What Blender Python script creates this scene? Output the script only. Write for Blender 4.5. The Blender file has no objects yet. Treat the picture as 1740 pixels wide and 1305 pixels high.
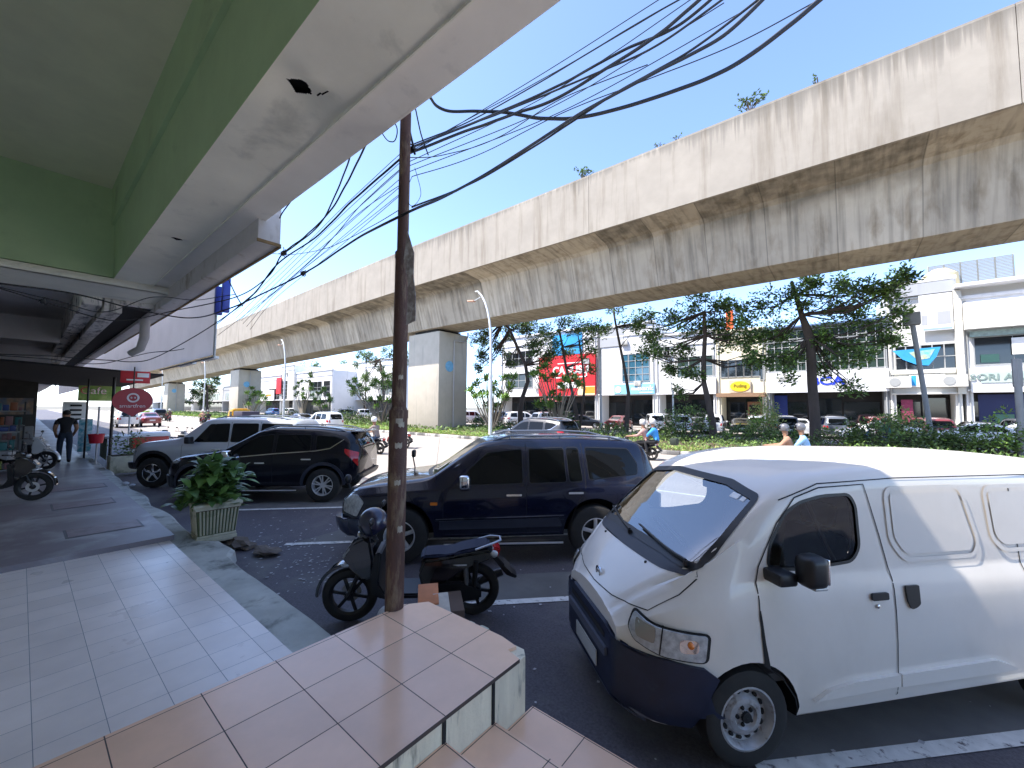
import bpy, bmesh, math, random
from mathutils import Vector, Matrix, noise
from mathutils.bvhtree import BVHTree
from math import sin, cos, pi, radians as R
S = bpy.context.scene
# ---------------------------------------------------------------- camera
YAW, PIT, ROL, FPX, EYE = R(39.47), R(3.3), R(.34), 686.0, 2.2
cam = bpy.data.objects.new('camera', bpy.data.cameras.new('camera'))
S.collection.objects.link(cam)
fw = Vector((-sin(YAW)*cos(PIT), cos(YAW)*cos(PIT), sin(PIT)))
rt = Vector((cos(YAW), sin(YAW), 0)); up = rt.cross(fw)
rt, up = rt*cos(ROL)+up*sin(ROL), -rt*sin(ROL)+up*cos(ROL)
cam.matrix_world = Matrix(((rt.x, up.x, -fw.x, 0), (rt.y, up.y, -fw.y, 0), (rt.z, up.z, -fw.z, EYE), (0, 0, 0, 1)))
cam.data.sensor_width = 36; cam.data.lens = 36*FPX/1740
cam.data.clip_start = .05; cam.data.clip_end = 3000
S.camera = cam
def ray(x, y): return fw+rt*((x-870)/FPX)-up*((y-652.5)/FPX)
def atY(x, y, Y):
    d = ray(x, y); return d*(Y/d.y)+Vector((0, 0, EYE))
def atZ(x, y, z):
    d = ray(x, y); return d*((z-EYE)/d.z)+Vector((0, 0, EYE))
# ---------------------------------------------------------------- light
SUNV = Vector((-.37, -.48, 1)).normalized()
elev = math.asin(SUNV.z)
W = bpy.data.worlds.new('World'); S.world = W; W.use_nodes = True
nt = W.node_tree; bg = nt.nodes['Background']
sky = nt.nodes.new('ShaderNodeTexSky'); sky.sky_type = 'NISHITA'; sky.sun_disc = False
sky.sun_elevation = elev; sky.sun_rotation = math.atan2(SUNV.x, SUNV.y) % (2*pi)
sky.altitude = 0; sky.air_density = .58; sky.dust_density = .7; sky.ozone_density = 2.5
nt.links.new(sky.outputs[0], bg.inputs[0]); bg.inputs[1].default_value = .15
sun = bpy.data.lights.new('sun', 'SUN'); sun.energy = 2.5; sun.angle = R(.5); sun.color = (1, .94, .85)
so = bpy.data.objects.new('sun', sun); S.collection.objects.link(so)
so.rotation_euler = SUNV.to_track_quat('Z', 'Y').to_euler()
S.view_settings.view_transform = 'Standard'; S.view_settings.look = 'None'
S.view_settings.exposure = 2.12; S.view_settings.gamma = 1
S.render.engine = 'CYCLES'
S.cycles.max_bounces = 8; S.cycles.diffuse_bounces = 5; S.cycles.transparent_max_bounces = 12
random.seed(7)
rnd = random.uniform
# ---------------------------------------------------------------- helpers
def link(o, parent=None):
    S.collection.objects.link(o)
    if parent: o.parent = parent
    return o
def tag(o, label=None, cat=None, group=None, kind=None):
    if label: o['label'] = label
    if cat: o['category'] = cat
    if group: o['group'] = group
    if kind: o['kind'] = kind
    return o
def thing(name, label, cat, loc=(0, 0, 0), rz=0, group=None):
    o = bpy.data.objects.new(name, None); link(o); o.location = loc; o.rotation_euler.z = rz
    o.empty_display_size = .1
    return tag(o, label, cat, group)
def copy_tree(o, parent=None):
    c = o.copy(); link(c)
    if parent: c.parent = parent
    for ch in [x for x in S.objects if x.parent == o and x != c]: copy_tree(ch, c)
    return c
class MB:
    def __init__(s): s.v = []; s.f = []; s.m = []; s.sm = []
    def add(s, vs, fs, m=0, smooth=False):
        b = len(s.v); s.v += [tuple(v) for v in vs]
        for f in fs: s.f.append([i+b for i in f]); s.m.append(m); s.sm.append(smooth)
        return s
    def box(s, x0, x1, y0, y1, z0, z1, m=0, M=None):
        vs = [Vector((x, y, z)) for x in (x0, x1) for y in (y0, y1) for z in (z0, z1)]
        if M: vs = [M @ v for v in vs]
        return s.add(vs, [(0, 1, 3, 2), (4, 6, 7, 5), (0, 4, 5, 1), (2, 3, 7, 6), (0, 2, 6, 4), (1, 5, 7, 3)], m)
    def rbox(s, x0, x1, y0, y1, z0, z1, b=.02, m=0, M=None, seg=2):
        bm = bmesh.new(); bmesh.ops.create_cube(bm, size=1)
        for v in bm.verts: v.co = Vector(((x0+x1)/2+v.co.x*(x1-x0), (y0+y1)/2+v.co.y*(y1-y0), (z0+z1)/2+v.co.z*(z1-z0)))
        bmesh.ops.bevel(bm, geom=bm.edges[:], offset=min(b, .49*min(x1-x0, y1-y0, z1-z0)), segments=seg, affect='EDGES', profile=.5); bm.normal_update()
        for f in bm.faces: f.smooth = max(abs(c) for c in f.normal) < .999
        return s.bm(bm, m, M, None)
    def bm(s, bm, m=0, M=None, smooth=False):
        bm.verts.index_update(); bm.normal_update(); k = len(s.sm)
        s.add([(M @ v.co if M else v.co) for v in bm.verts], [[v.index for v in f.verts] for f in bm.faces], m, bool(smooth))
        if smooth is None:
            for i, f in enumerate(bm.faces): s.sm[k+i] = f.smooth
        bm.free(); return s
    def tube(s, pts, r, n=8, m=0, cap=True):
        pts = [Vector(p) for p in pts]; k = len(pts)
        rs = r if isinstance(r, (list, tuple)) else [r]*k
        t0 = (pts[1]-pts[0]).normalized(); a = t0.orthogonal().normalized(); vs = []
        for i, p in enumerate(pts):
            t = (pts[min(i+1, k-1)]-pts[max(i-1, 0)])
            t = t.normalized() if t.length > 1e-9 else t0
            a = (a-t*a.dot(t)); a = a.normalized() if a.length > 1e-6 else t.orthogonal().normalized()
            b = t.cross(a)
            for j in range(n):
                q = 2*pi*j/n; vs.append(p+(a*cos(q)+b*sin(q))*rs[i])
        fs = [(i*n+j, i*n+(j+1) % n, (i+1)*n+(j+1) % n, (i+1)*n+j) for i in range(k-1) for j in range(n)]
        if cap: fs += [tuple(range(n))[::-1], tuple((k-1)*n+j for j in range(n))]
        return s.add(vs, fs, m, True)
    def lathe(s, prof, n=24, axis='Z', c=(0, 0, 0), m=0, M=None):
        vs = []
        for r, h in prof:
            for j in range(n):
                a = 2*pi*j/n; x, y = r*cos(a), r*sin(a)
                v = Vector((x, y, h)) if axis == 'Z' else (Vector((x, h, y)) if axis == 'Y' else Vector((h, x, y)))
                v = v+Vector(c); vs.append(M @ v if M else v)
        k = len(prof)
        fs = [(i*n+j, i*n+(j+1) % n, (i+1)*n+(j+1) % n, (i+1)*n+j) for i in range(k-1) for j in range(n)]
        return s.add(vs, fs, m, True)
    def cyl(s, p, q, r, n=12, m=0): return s.tube([p, q], r, n, m)
    def sph(s, c, rx, ry=None, rz=None, m=0, n=12, M=None):
        ry = ry or rx; rz = rz or rx
        bm = bmesh.new(); bmesh.ops.create_uvsphere(bm, u_segments=n, v_segments=max(6, n*2//3), radius=1)
        for v in bm.verts: v.co = Vector((c[0]+v.co.x*rx, c[1]+v.co.y*ry, c[2]+v.co.z*rz))
        return s.bm(bm, m, M, True)
    def prism(s, poly, h, fn, m=0):
        """poly 2D, extruded 0..h; fn(u, v, w) -> 3D"""
        n = len(poly); vs = [fn(u, v, 0) for u, v in poly]+[fn(u, v, h) for u, v in poly]
        return s.add(vs, [tuple(range(n))[::-1], tuple(range(n, 2*n))]+[(i, (i+1) % n, n+(i+1) % n, n+i) for i in range(n)], m)
    def leaf(s, p, d, nrm, L, w, m=0):
        d = d.normalized(); sd = d.cross(nrm)
        sd = sd.normalized() if sd.length > 1e-5 else d.orthogonal().normalized()
        b = p+d*L*.5-sd.cross(d)*L*.06
        return s.add([p, b+sd*w*.5, p+d*L, b-sd*w*.5], [(0, 1, 2, 3)], m)
    def mesh(s, name, mats):
        me = bpy.data.meshes.new(name); me.from_pydata(s.v, [], s.f)
        for m in (mats if isinstance(mats, (list, tuple)) else [mats]): me.materials.append(m)
        me.polygons.foreach_set('material_index', s.m); me.polygons.foreach_set('use_smooth', s.sm)
        me.update(); return me
    def build(s, name, mats, parent=None, recalc=True, sharp=True):
        me = s.mesh(name, mats)
        if recalc:
            bm = bmesh.new(); bm.from_mesh(me); bmesh.ops.recalc_face_normals(bm, faces=bm.faces[:]); bm.to_mesh(me); bm.free()
        if sharp and any(s.sm): me.set_sharp_from_angle(angle=R(40))
        return link(bpy.data.objects.new(name, me), parent)
# ---------------------------------------------------------------- materials
MATS = {}
def pm(name, col, rough=.6, metal=0, var=.12, sc=4, st=(1, 1, 1), col2=None, thr=(.45, .65), sc2=1.5, st2=(1, 1, 1), bump=0, bsc=40, coat=0, spec=.5, coords='Object', tr=0):
    if name in MATS: return MATS[name]
    m = bpy.data.materials.new(name); MATS[name] = m; m.use_nodes = True
    t = m.node_tree; N = t.nodes; L = t.links; b = N['Principled BSDF']
    b.inputs['Roughness'].default_value = rough; b.inputs['Metallic'].default_value = metal
    b.inputs['Coat Weight'].default_value = coat; b.inputs['Coat Roughness'].default_value = .04
    b.inputs['Specular IOR Level'].default_value = spec
    if coords == 'World': src = N.new('ShaderNodeNewGeometry').outputs['Position']
    else: src = N.new('ShaderNodeTexCoord').outputs['Object']
    def nz(scale, stretch, det=6, dist=0):
        mp = N.new('ShaderNodeMapping'); mp.inputs['Scale'].default_value = stretch; L.new(src, mp.inputs[0])
        n = N.new('ShaderNodeTexNoise'); n.inputs['Scale'].default_value = scale; n.inputs['Detail'].default_value = det
        n.inputs['Roughness'].default_value = .62; n.inputs['Distortion'].default_value = dist
        L.new(mp.outputs[0], n.inputs[0]); return n.outputs[0]
    a = nz(sc, st)
    r = N.new('ShaderNodeMapRange'); r.inputs[1].default_value = .3; r.inputs[2].default_value = .7
    r.inputs[3].default_value = 1-var; r.inputs[4].default_value = 1+var; L.new(a, r.inputs[0])
    v = N.new('ShaderNodeVectorMath'); v.operation = 'SCALE'; v.inputs[0].default_value = col[:3]; L.new(r.outputs[0], v.inputs[3])
    out = v.outputs[0]
    if col2:
        n2 = nz(sc2, st2, 8, .3)
        r2 = N.new('ShaderNodeMapRange'); r2.inputs[1].default_value = thr[0]; r2.inputs[2].default_value = thr[1]; L.new(n2, r2.inputs[0])
        mx = N.new('ShaderNodeMix'); mx.data_type = 'RGBA'; L.new(r2.outputs[0], mx.inputs[0]); L.new(out, mx.inputs[6])
        mx.inputs[7].default_value = (*col2, 1); out = mx.outputs[2]
    L.new(out, b.inputs['Base Color'])
    if bump:
        n3 = nz(bsc, (1, 1, 1), 4); bp = N.new('ShaderNodeBump'); bp.inputs['Strength'].default_value = bump
        bp.inputs['Distance'].default_value = .02; L.new(n3, bp.inputs['Height']); L.new(bp.outputs[0], b.inputs['Normal'])
    if tr:
        T = N.new('ShaderNodeBsdfTranslucent'); L.new(out, T.inputs[0]); mxs = N.new('ShaderNodeMixShader'); mxs.inputs[0].default_value = tr
        L.new(b.outputs[0], mxs.inputs[1]); L.new(T.outputs[0], mxs.inputs[2]); L.new(mxs.outputs[0], N['Material Output'].inputs[0])
    return m
def flat(name, col, rough=.5, **k): return pm(name, col, rough, var=k.pop('var', .05), **k)
def glassmat(name, tint, refl=.08):
    m = bpy.data.materials.new(name); m.use_nodes = True; t = m.node_tree; N = t.nodes; L = t.links; N.clear()
    o = N.new('ShaderNodeOutputMaterial'); tr = N.new('ShaderNodeBsdfTransparent'); tr.inputs[0].default_value = (*tint, 1)
    g = N.new('ShaderNodeBsdfGlossy'); g.inputs['Roughness'].default_value = .01
    lw = N.new('ShaderNodeFresnel'); lw.inputs[0].default_value = 1.5
    mr = N.new('ShaderNodeMapRange'); mr.inputs[1].default_value = 0; mr.inputs[2].default_value = 1; mr.inputs[3].default_value = refl; mr.inputs[4].default_value = 1
    L.new(lw.outputs[0], mr.inputs[0])
    x = N.new('ShaderNodeMixShader'); L.new(mr.outputs[0], x.inputs[0]); L.new(tr.outputs[0], x.inputs[1]); L.new(g.outputs[0], x.inputs[2])
    L.new(x.outputs[0], o.inputs[0]); return m
def tilemat(name, col, size, ox, oy, grout, gw=.0025, rough=.12, var=.08, col2=None):
    m = pm(name, col, rough, var=var, sc=2.2, coords='World', col2=col2, sc2=1.1, thr=(.5, .75), bump=.05, bsc=7)
    t = m.node_tree; N = t.nodes; L = t.links; b = N['Principled BSDF']
    g = N.new('ShaderNodeNewGeometry'); sp = N.new('ShaderNodeSeparateXYZ'); L.new(g.outputs['Position'], sp.inputs[0])
    def md(op, a, bb=None, c=None):
        n = N.new('ShaderNodeMath'); n.operation = op
        for i, x in enumerate((a, bb, c)):
            if x is None: continue
            if isinstance(x, (int, float)): n.inputs[i].default_value = x
            else: L.new(x, n.inputs[i])
        return n.outputs[0]
    ds = []; ids = []
    for k, o in ((0, ox), (1, oy)):
        q = md('DIVIDE', md('SUBTRACT', sp.outputs[k], o), size)
        ids.append(md('FLOOR', q))
        ds.append(md('PINGPONG', q, .5))
    d = md('MULTIPLY', md('MINIMUM', ds[0], ds[1]), size)
    mask = md('LESS_THAN', d, gw)
    cx = N.new('ShaderNodeCombineXYZ'); L.new(ids[0], cx.inputs[0]); L.new(ids[1], cx.inputs[1])
    wn = N.new('ShaderNodeTexWhiteNoise'); L.new(cx.outputs[0], wn.inputs[0])
    mr = N.new('ShaderNodeMapRange'); mr.inputs[3].default_value = .93; mr.inputs[4].default_value = 1.06; L.new(wn.outputs[0], mr.inputs[0])
    src = b.inputs['Base Color'].links[0].from_socket
    vm = N.new('ShaderNodeVectorMath'); vm.operation = 'SCALE'; L.new(src, vm.inputs[0]); L.new(mr.outputs[0], vm.inputs[3])
    mx = N.new('ShaderNodeMix'); mx.data_type = 'RGBA'; L.new(mask, mx.inputs[0]); L.new(vm.outputs[0], mx.inputs[6]); mx.inputs[7].default_value = (*grout, 1)
    L.new(mx.outputs[2], b.inputs['Base Color'])
    r2 = md('ADD', md('MULTIPLY', mask, .5), rough)
    # dusty smears change the gloss a little
    nn = N.new('ShaderNodeTexNoise'); nn.inputs['Scale'].default_value = 1.7; nn.inputs['Detail'].default_value = 5; L.new(g.outputs['Position'], nn.inputs[0])
    L.new(md('ADD', r2, md('MULTIPLY', nn.outputs[0], .22)), b.inputs['Roughness'])
    return m
def text(body, mat, size, M, parent=None, name='lettering', ext=.004, align='CENTER', xs=1, bold=0):
    c = bpy.data.curves.new('lettering', 'FONT'); c.body = body; c.size = size; c.extrude = ext; c.align_x = align; c.align_y = 'CENTER'; c.offset = bold
    o = bpy.data.objects.new('tmp', c); S.collection.objects.link(o)
    dg = bpy.context.evaluated_depsgraph_get(); me = bpy.data.meshes.new_from_object(o.evaluated_get(dg))
    bpy.data.objects.remove(o); me.transform(Matrix.Diagonal((xs, 1, 1, 1))); me.transform(M); me.materials.clear(); me.materials.append(mat); me.name = name
    return link(bpy.data.objects.new(name, me), parent)
def facing(p, d):
    """text matrix at p whose front looks along horizontal direction d"""
    d = Vector(d).normalized(); z = Vector((0, 0, 1)); x = z.cross(d)
    return Matrix(((x.x, z.x, d.x, p[0]), (x.y, z.y, d.y, p[1]), (x.z, z.z, d.z, p[2]), (0, 0, 0, 1)))
# shared paints
white = pm('white_paint', (.75, .75, .73), .5, var=.06, sc=3)
black = flat('black_plastic', (.012, .012, .014), .42)
rubber = pm('rubber', (.022, .021, .020), .8, var=.2, sc=12)
chrome = flat('chrome', (.75, .76, .78), .08, metal=1, var=.02)
alloy = pm('alloy', (.72, .72, .73), .3, metal=.6, var=.1)
darkglass = flat('tinted_glass', (.004, .005, .006), .02, spec=.28, var=.02)
lens = flat('lamp_lens', (.42, .44, .46), .06, spec=.8, coat=.6, var=.35, sc=22)
redlens = flat('red_lens', (.4, .01, .012), .12, coat=.6, var=.1)
orange = flat('orange_lens', (.75, .2, .02), .2, coat=.4)
blackhole = flat('deep_black', (.004, .004, .004), .9)
seam = flat('seam_dark', (.012, .012, .013), .8)
# ---------------------------------------------------------------- ground, road, kerbs
def sheet(name, x0, x1, y0, y1, z, mat, nx=1, ny=1):
    m = MB(); vs = [(x0+(x1-x0)*i/nx, y0+(y1-y0)*j/ny, z) for i in range(nx+1) for j in range(ny+1)]
    m.add(vs, [(i*(ny+1)+j, (i+1)*(ny+1)+j, (i+1)*(ny+1)+j+1, i*(ny+1)+j+1) for i in range(nx) for j in range(ny)])
    return tag(m.build(name, mat, recalc=False), kind='structure')
asphN = pm('asphalt_near', (.080, .073, .086), .7, var=.35, sc=45, coords='World', col2=(.135, .13, .125), sc2=.8, thr=(.5, .66), bump=.35, bsc=90)
asphP = pm('asphalt_patch', (.12, .12, .118), .8, var=.2, sc=2, coords='World', bump=.2, bsc=90)
asphM = pm('asphalt_worn', (.33, .295, .265), .85, var=.12, sc=.5, st=(.3, 1.5, 1), coords='World', col2=(.27, .245, .225), sc2=.25, st2=(.25, 2, 1), thr=(.4, .7), bump=.2, bsc=60)
earth = pm('earth', (.09, .065, .04), .95, var=.3, sc=3, coords='World', bump=.3, bsc=20)
pave2 = pm('far_paving', (.3, .28, .26), .85, var=.1, coords='World')
sheet('ground', -900, 600, -400, 900, -.03, pm('ground_soil', (.16, .15, .12), .9, coords='World'))
sheet('parking_lane', -260, 60, -1, 6.9, -.004, asphN)
sheet('road', -260, 60, 6.9, 19.7, 0, asphM)
sheet('far_road', -260, 60, 30.9, 45.2, 0, asphM)
paintw = pm('road_paint', (.62, .62, .6), .7, var=.15, sc=9, coords='World', col2=(.12, .11, .12), sc2=14, thr=(.56, .66))
# diagonal bay lines (47 degrees) and grey repaired strips between them
a47 = R(47); du = Vector((cos(a47), sin(a47), 0)); dn = Vector((-sin(a47), cos(a47), 0))
m = MB(); pt = MB()
for k, (p, s0, s1) in enumerate([((-6.95, 2.78), 0, 5.2), ((-10.08, 2.9), -.3, 5.2), ((-3.16, 3.45), -.85, 4.6), ((-.34, 3.11), -.2, 5), ((2.9, 3.1), -.6, 5), ((-13.5, 3.1), -.4, 5), ((-16.8, 3.1), -.4, 5)]):
    P = Vector((*p, .004))
    w = .055
    m.add([P+du*s0-dn*w, P+du*s1-dn*w, P+du*s1+dn*w, P+du*s0+dn*w], [(0, 1, 2, 3)])
    q = P+Vector((0, 0, -.004))
    pt.add([q+du*(s0+.1)+dn*w, q+du*(s1)+dn*w, q+du*s1+dn*.75, q+du*(s0+.7)+dn*.75], [(0, 1, 2, 3)])
tag(m.build('road_marking', paintw, recalc=False), kind='structure')
tag(pt.build('asphalt_patch', asphP, recalc=False), kind='structure')
m = MB()
for k in range(40):   # lane dashes on the main road
    x = -150+k*5.6
    for y in (10.9, 15.3): m.add([(x, y, .004), (x+2.2, y, .004), (x+2.2, y+.12, .004), (x, y+.12, .004)], [(0, 1, 2, 3)])
tag(m.build('lane_marking', paintw, recalc=False), kind='structure')
# ---- near pavements
conc = pm('kerb_concrete', (.46, .48, .45), .85, var=.2, sc=2.2, coords='World', col2=(.1, .11, .1), sc2=2.6, thr=(.52, .72), bump=.25, bsc=25)
tgrey = tilemat('grey_tile', (.84, .76, .71), .305, -.04, -.165, (.26, .27, .29), .002, .2)
m = MB(); m.box(-7.78, -2.0, -6, 1.5, -.01, .2)
tag(m.build('tiled_pavement', tgrey), kind='structure')
m = MB()
# ragged-edged concrete kerb strip beside the tiles
xs = [-30+.25*i for i in range(int(28/.25)+1)]
vs = []; fs = []
def kerb_y(x):
    if x > -7.5: return 1.86+.05*noise.noise(Vector((x*1.3, 0, 0)))+(.14 if x < -6.6 else 0)
    return 1.78+.1*noise.noise(Vector((x*.8, 5, 0)))
for x in xs:
    yo = kerb_y(x); zz = .192 if x > -7.78 else .25
    vs += [(x, 1.5+.03*noise.noise(Vector((x*3, 2, 0))) if x > -7.78 else 1.5, zz), (x, yo-.03, zz), (x, yo+.02, zz-.05), (x, yo+.05, -.02)]
n = len(xs)
m.add(vs, [(i*4+j, (i+1)*4+j, (i+1)*4+j+1, i*4+j+1) for i in range(n-1) for j in range(3)])
tag(m.build('kerb', conc, recalc=True), kind='structure')
dkp = pm('old_terrazzo', (.23, .205, .225), .45, var=.15, sc=1.2, coords='World', col2=(.40, .40, .41), sc2=.7, thr=(.5, .62), bump=.06, bsc=9)
m = MB(); m.box(-90, -7.78, -6, 1.55, -.01, .27)
tag(m.build('pavement', dkp), kind='structure')
# metal-framed drain covers and trims on the pavement
m = MB(); fr = MB()
for (x0, x1, y0, y1, z) in ((-9.3, -8.7, .5, 1.35, .271), (-11.9, -11.2, .45, 1.3, .271), (-14.2, -13.5, .5, 1.4, .271)):
    fr.box(x0, x1, y0, y1, z, z+.004); m.box(x0+.03, x1-.03, y0+.03, y1-.03, z+.002, z+.009)
tag(m.build('drain_cover', pm('worn_cover', (.24, .20, .215), .5, var=.3, sc=6, coords='World')), kind='structure')
tag(fr.build('drain_frame', flat('frame_dark', (.16, .16, .18), .6)), kind='structure')
# ---- orange tiled landing and its steps
torange = tilemat('orange_tile', (.90, .58, .40), .4, -1.73, -.05, (.07, .05, .045), .0028, .09, col2=(.86, .58, .42))
rend = pm('dirty_render', (.80, .72, .54), .85, var=.12, sc=3, st=(3, 3, .5), coords='World', col2=(.1, .1, .085), sc2=5, st2=(2, 2, .4), thr=(.55, .72), bump=.3, bsc=30)
yo = 2.33
poly = [(-2.96, -6), (-1.73, -6), (-1.73, 2.2), (-1.86, 2.23), (-1.84, 2.30), (-2.0, 2.33), (-2.83, 2.32), (-2.96, 2.14)]
m = MB(); m.prism(poly, .022, lambda u, v, w: (u, v, .498+w))
landing = thing('tiled_landing', 'raised landing of glossy orange floor tiles around the foot of the utility pole', 'landing', (0, 0, 0))
m.build('tile_top', torange, landing)
b = MB(); b.prism([(-2.95, -6), (-1.745, -6), (-1.745, 2.28), (-1.80, 2.335), (-2.83, 2.33), (-2.95, 2.13)], .518, lambda u, v, w: (u, v, -.02+w))
for y in (1.15, 1.55, 1.95): pass
b.build('base', rend, landing)
for y in (1.55, 1.95): m = MB(); m.box(-1.744, -1.737, y-.012, y+.012, .12, .497); m.build('joint', seam, landing)
for i in range(6):   # crumbs of mortar along the broken outer edge
    x = -2.7+.12*i+rnd(-.02, .02); y = 2.335+rnd(0, .03); s_ = rnd(.03, .055)
    m = MB(); m.rbox(x-s_, x+s_, y-s_*.5, y+s_*.5, .43, .49+rnd(0, .02), .012); m.build('mortar', pm('mortar', (.55, .54, .42), .9, bump=.4), landing)
steps = thing('tiled_steps', 'three orange tiled steps going down beside the raised landing', 'steps')
for k, (y0, y1, z) in enumerate([(-3, 1.56, .375), (-3, 1.97, .245), (-3, 2.36, .13)]):
    m = MB(); m.box(-1.743, 6, y0+.01*k, y1, -.02, z, 0); m.rbox(-1.743, 6, y1-.012, y1+.004, z-.02, z-.0005, .004, 0)
    m.build('step', torange, steps)
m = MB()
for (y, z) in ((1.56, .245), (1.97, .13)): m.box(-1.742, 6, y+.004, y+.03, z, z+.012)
m.build('tread_strip', pm('tread_strip', (.05, .04, .035), .9), steps)  # thin dark strips along the foot of the risers
# ---- median
medk = pm('median_kerb', (.45, .43, .4), .8, var=.15, sc=1.5, coords='World', col2=(.13, .125, .12), sc2=.9, st2=(.9, .1, .1), thr=(.5, .56))
m = MB(); x = -200
while x < 40:
    L_ = 1.0; m.rbox(x+.01, x+L_-.01, 19.6+rnd(-.015, .015), 19.85, -.02, .2+rnd(-.02, .01), .03); x += L_
tag(m.build('median_kerb', medk), kind='structure')
m = MB(); m.box(-200, 40, 30.6, 30.8, -.02, .18); tag(m.build('far_median_kerb', medk), kind='structure')
sheet('median', -200, 40, 19.85, 30.6, .14, earth, 60, 6)
m = MB(); m.box(-200, 60, 43.2, 45.2, -.02, .15); tag(m.build('far_pavement', pave2), kind='structure')
# ---------------------------------------------------------------- our building: portico ceiling and beams
green = pm('green_ceiling_paint', (.44, .60, .35), .7, var=.08, sc=1.2, coords='World', col2=(.30, .42, .24), sc2=1.3, thr=(.58, .8), bump=.06, bsc=30)
beige = pm('olive_ceiling', (.74, .74, .54), .8, var=.07, sc=1.4, coords='World', bump=.04, bsc=60)
beamp = pm('grey_beam_paint', (.88, .87, .76), .7, var=.08, sc=1.1, coords='World', col2=(.5, .51, .45), sc2=1.4, thr=(.55, .75), bump=.12, bsc=5)
fasc = pm('white_fascia_paint', (.92, .89, .83), .65, var=.05, sc=1.5, coords='World', col2=(.5, .5, .5), sc2=1.2, thr=(.58, .8), bump=.05, bsc=6)
wallm = pm('shop_wall', (.7, .72, .68), .8, var=.1, coords='World')
shop = thing('shophouse', 'green and white shophouse whose deep portico beam hangs over the landing', 'building')
XE = 9.0; XW = -12.4
zb = 4.65
# outer beam: grid soffit with a dented, punched plaster patch, then the pale drip band
def soffit(name, y0, y1, z0, z1, mat, dents=(), x0=XW, x1=XE, dx=.011, dy=.012):
    xsg = [x0+(x1-x0)*i/int((x1-x0)/.5) for i in range(int((x1-x0)/.5)+1)]
    xs_ = sorted(set([round(v, 3) for v in xsg]+[round(cx+dx*i, 3) for (cx, cy, *_r) in dents for i in range(-55, 56)]))
    ny = max(2, int((y1-y0)/dy)); vs = []; holes = set()
    for x in xs_:
        for j in range(ny+1):
            y = y0+(y1-y0)*j/ny; z = z0+(z1-z0)*j/ny+.008*noise.noise(Vector((x*1.2, y*2, 0)))
            for (cx, cy, rr, dep) in dents:
                d = math.hypot(x-cx, (y-cy)*1.2); z += dep*math.exp(-(d/rr)**2)+.4*dep*math.exp(-(math.hypot(x-cx-.25, y-cy+.02)/(rr*.5))**2)*-1
            vs.append((x, y, z))
    m = MB(); fs = []
    for i in range(len(xs_)-1):
        for j in range(ny):
            cxm = (xs_[i]+xs_[i+1])/2; cym = y0+(y1-y0)*(j+.5)/ny; hole = False
            for (cx, cy, rr, dep) in dents:
                u, v = (cxm-cx)/(rr*.33), (cym-cy)/(rr*.36)
                if abs(u) < 1 and abs(v) < (1-abs(u)*.8)*(1+.25*noise.noise(Vector((u*3, v*3, 0)))) and u+v > -.9 or (abs(u-1.3) < .9 and abs(v-1.25-.1*u) < .07): hole = True
            if not hole: fs.append((i*(ny+1)+j, i*(ny+1)+j+1, (i+1)*(ny+1)+j+1, (i+1)*(ny+1)+j))
    m.add(vs, fs, 0, True); return m.build(name, mat, shop, recalc=False, sharp=False)
d1 = atZ(508, 165, zb); d2 = atZ(300, 412, zb)
soffit('beam_soffit', 1.03, 1.6, zb, zb, beamp, [(d1.x, d1.y, .27, .10), (d2.x, d2.y, .2, .06)])
soffit('outer_soffit', 1.6, 1.95, zb+.03, zb+.0, fasc)
m = MB(); m.box(XW, XE, 1.6, 1.612, zb-.02, zb+.034, 0); m.build('drip_edge', beamp, shop)
m = MB(); m.box(XW, XE, 1.1, 1.9, zb+.2, 5.7, 0); m.box(XW, XE, 1.93, 1.95, zb+.001, 5.73, 0); m.box(XW, XE, 1.03, 1.93, 5.7, 5.73, 0); m.box(XW, -3.0, 1.75, 1.948, 5.73, 7.9, 0)  # last box: unseen raised parapet, added to cast shade over the parked cars
m.build('fascia', fasc, shop)
for q in (d1, d2): m = MB(); m.box(q.x-.4, q.x+.4, 1.1, 1.5, zb+.15, zb+.19); m.build('hole_shade', blackhole, shop)  # black slabs paint the shade inside the punched holes
m = MB(); m.add([(XW, 1.03, zb), (XE, 1.03, zb), (XE, .93, 6.4), (XW, .93, 6.4), (XW, 1.0, 5.72), (XE, 1.0, 5.72)], [(0, 1, 5, 4), (4, 5, 2, 3)]); m.box(XW, XE, .95, 1.1, 5.7, 6.5)
m.build('beam_side', green, shop)
m = MB(); m.box(-10.9, XE, -3.6, .94, 6.4, 6.55); m.build('ceiling', beige, shop)
m = MB(); m.box(-11.75, -10.9, -3.6, 1.028, zb+.02, 6.55); m.build('cross_beam', green, shop)
m = MB(); m.box(-12.35, -10.88, -3.6, 1.9, zb-.13, zb-.001); m.rbox(-11.0, -10.86, -3.6, 1.85, zb-.13, zb-.02, .03); m.build('cross_beam_soffit', beamp, shop)
m = MB(); m.box(-12.4, XE, -3.8, -3.6, .2, 12.5); m.box(XE, XE+.2, -3.8, -1, .2, 6.5); m.build('wall', wallm, shop)
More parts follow.
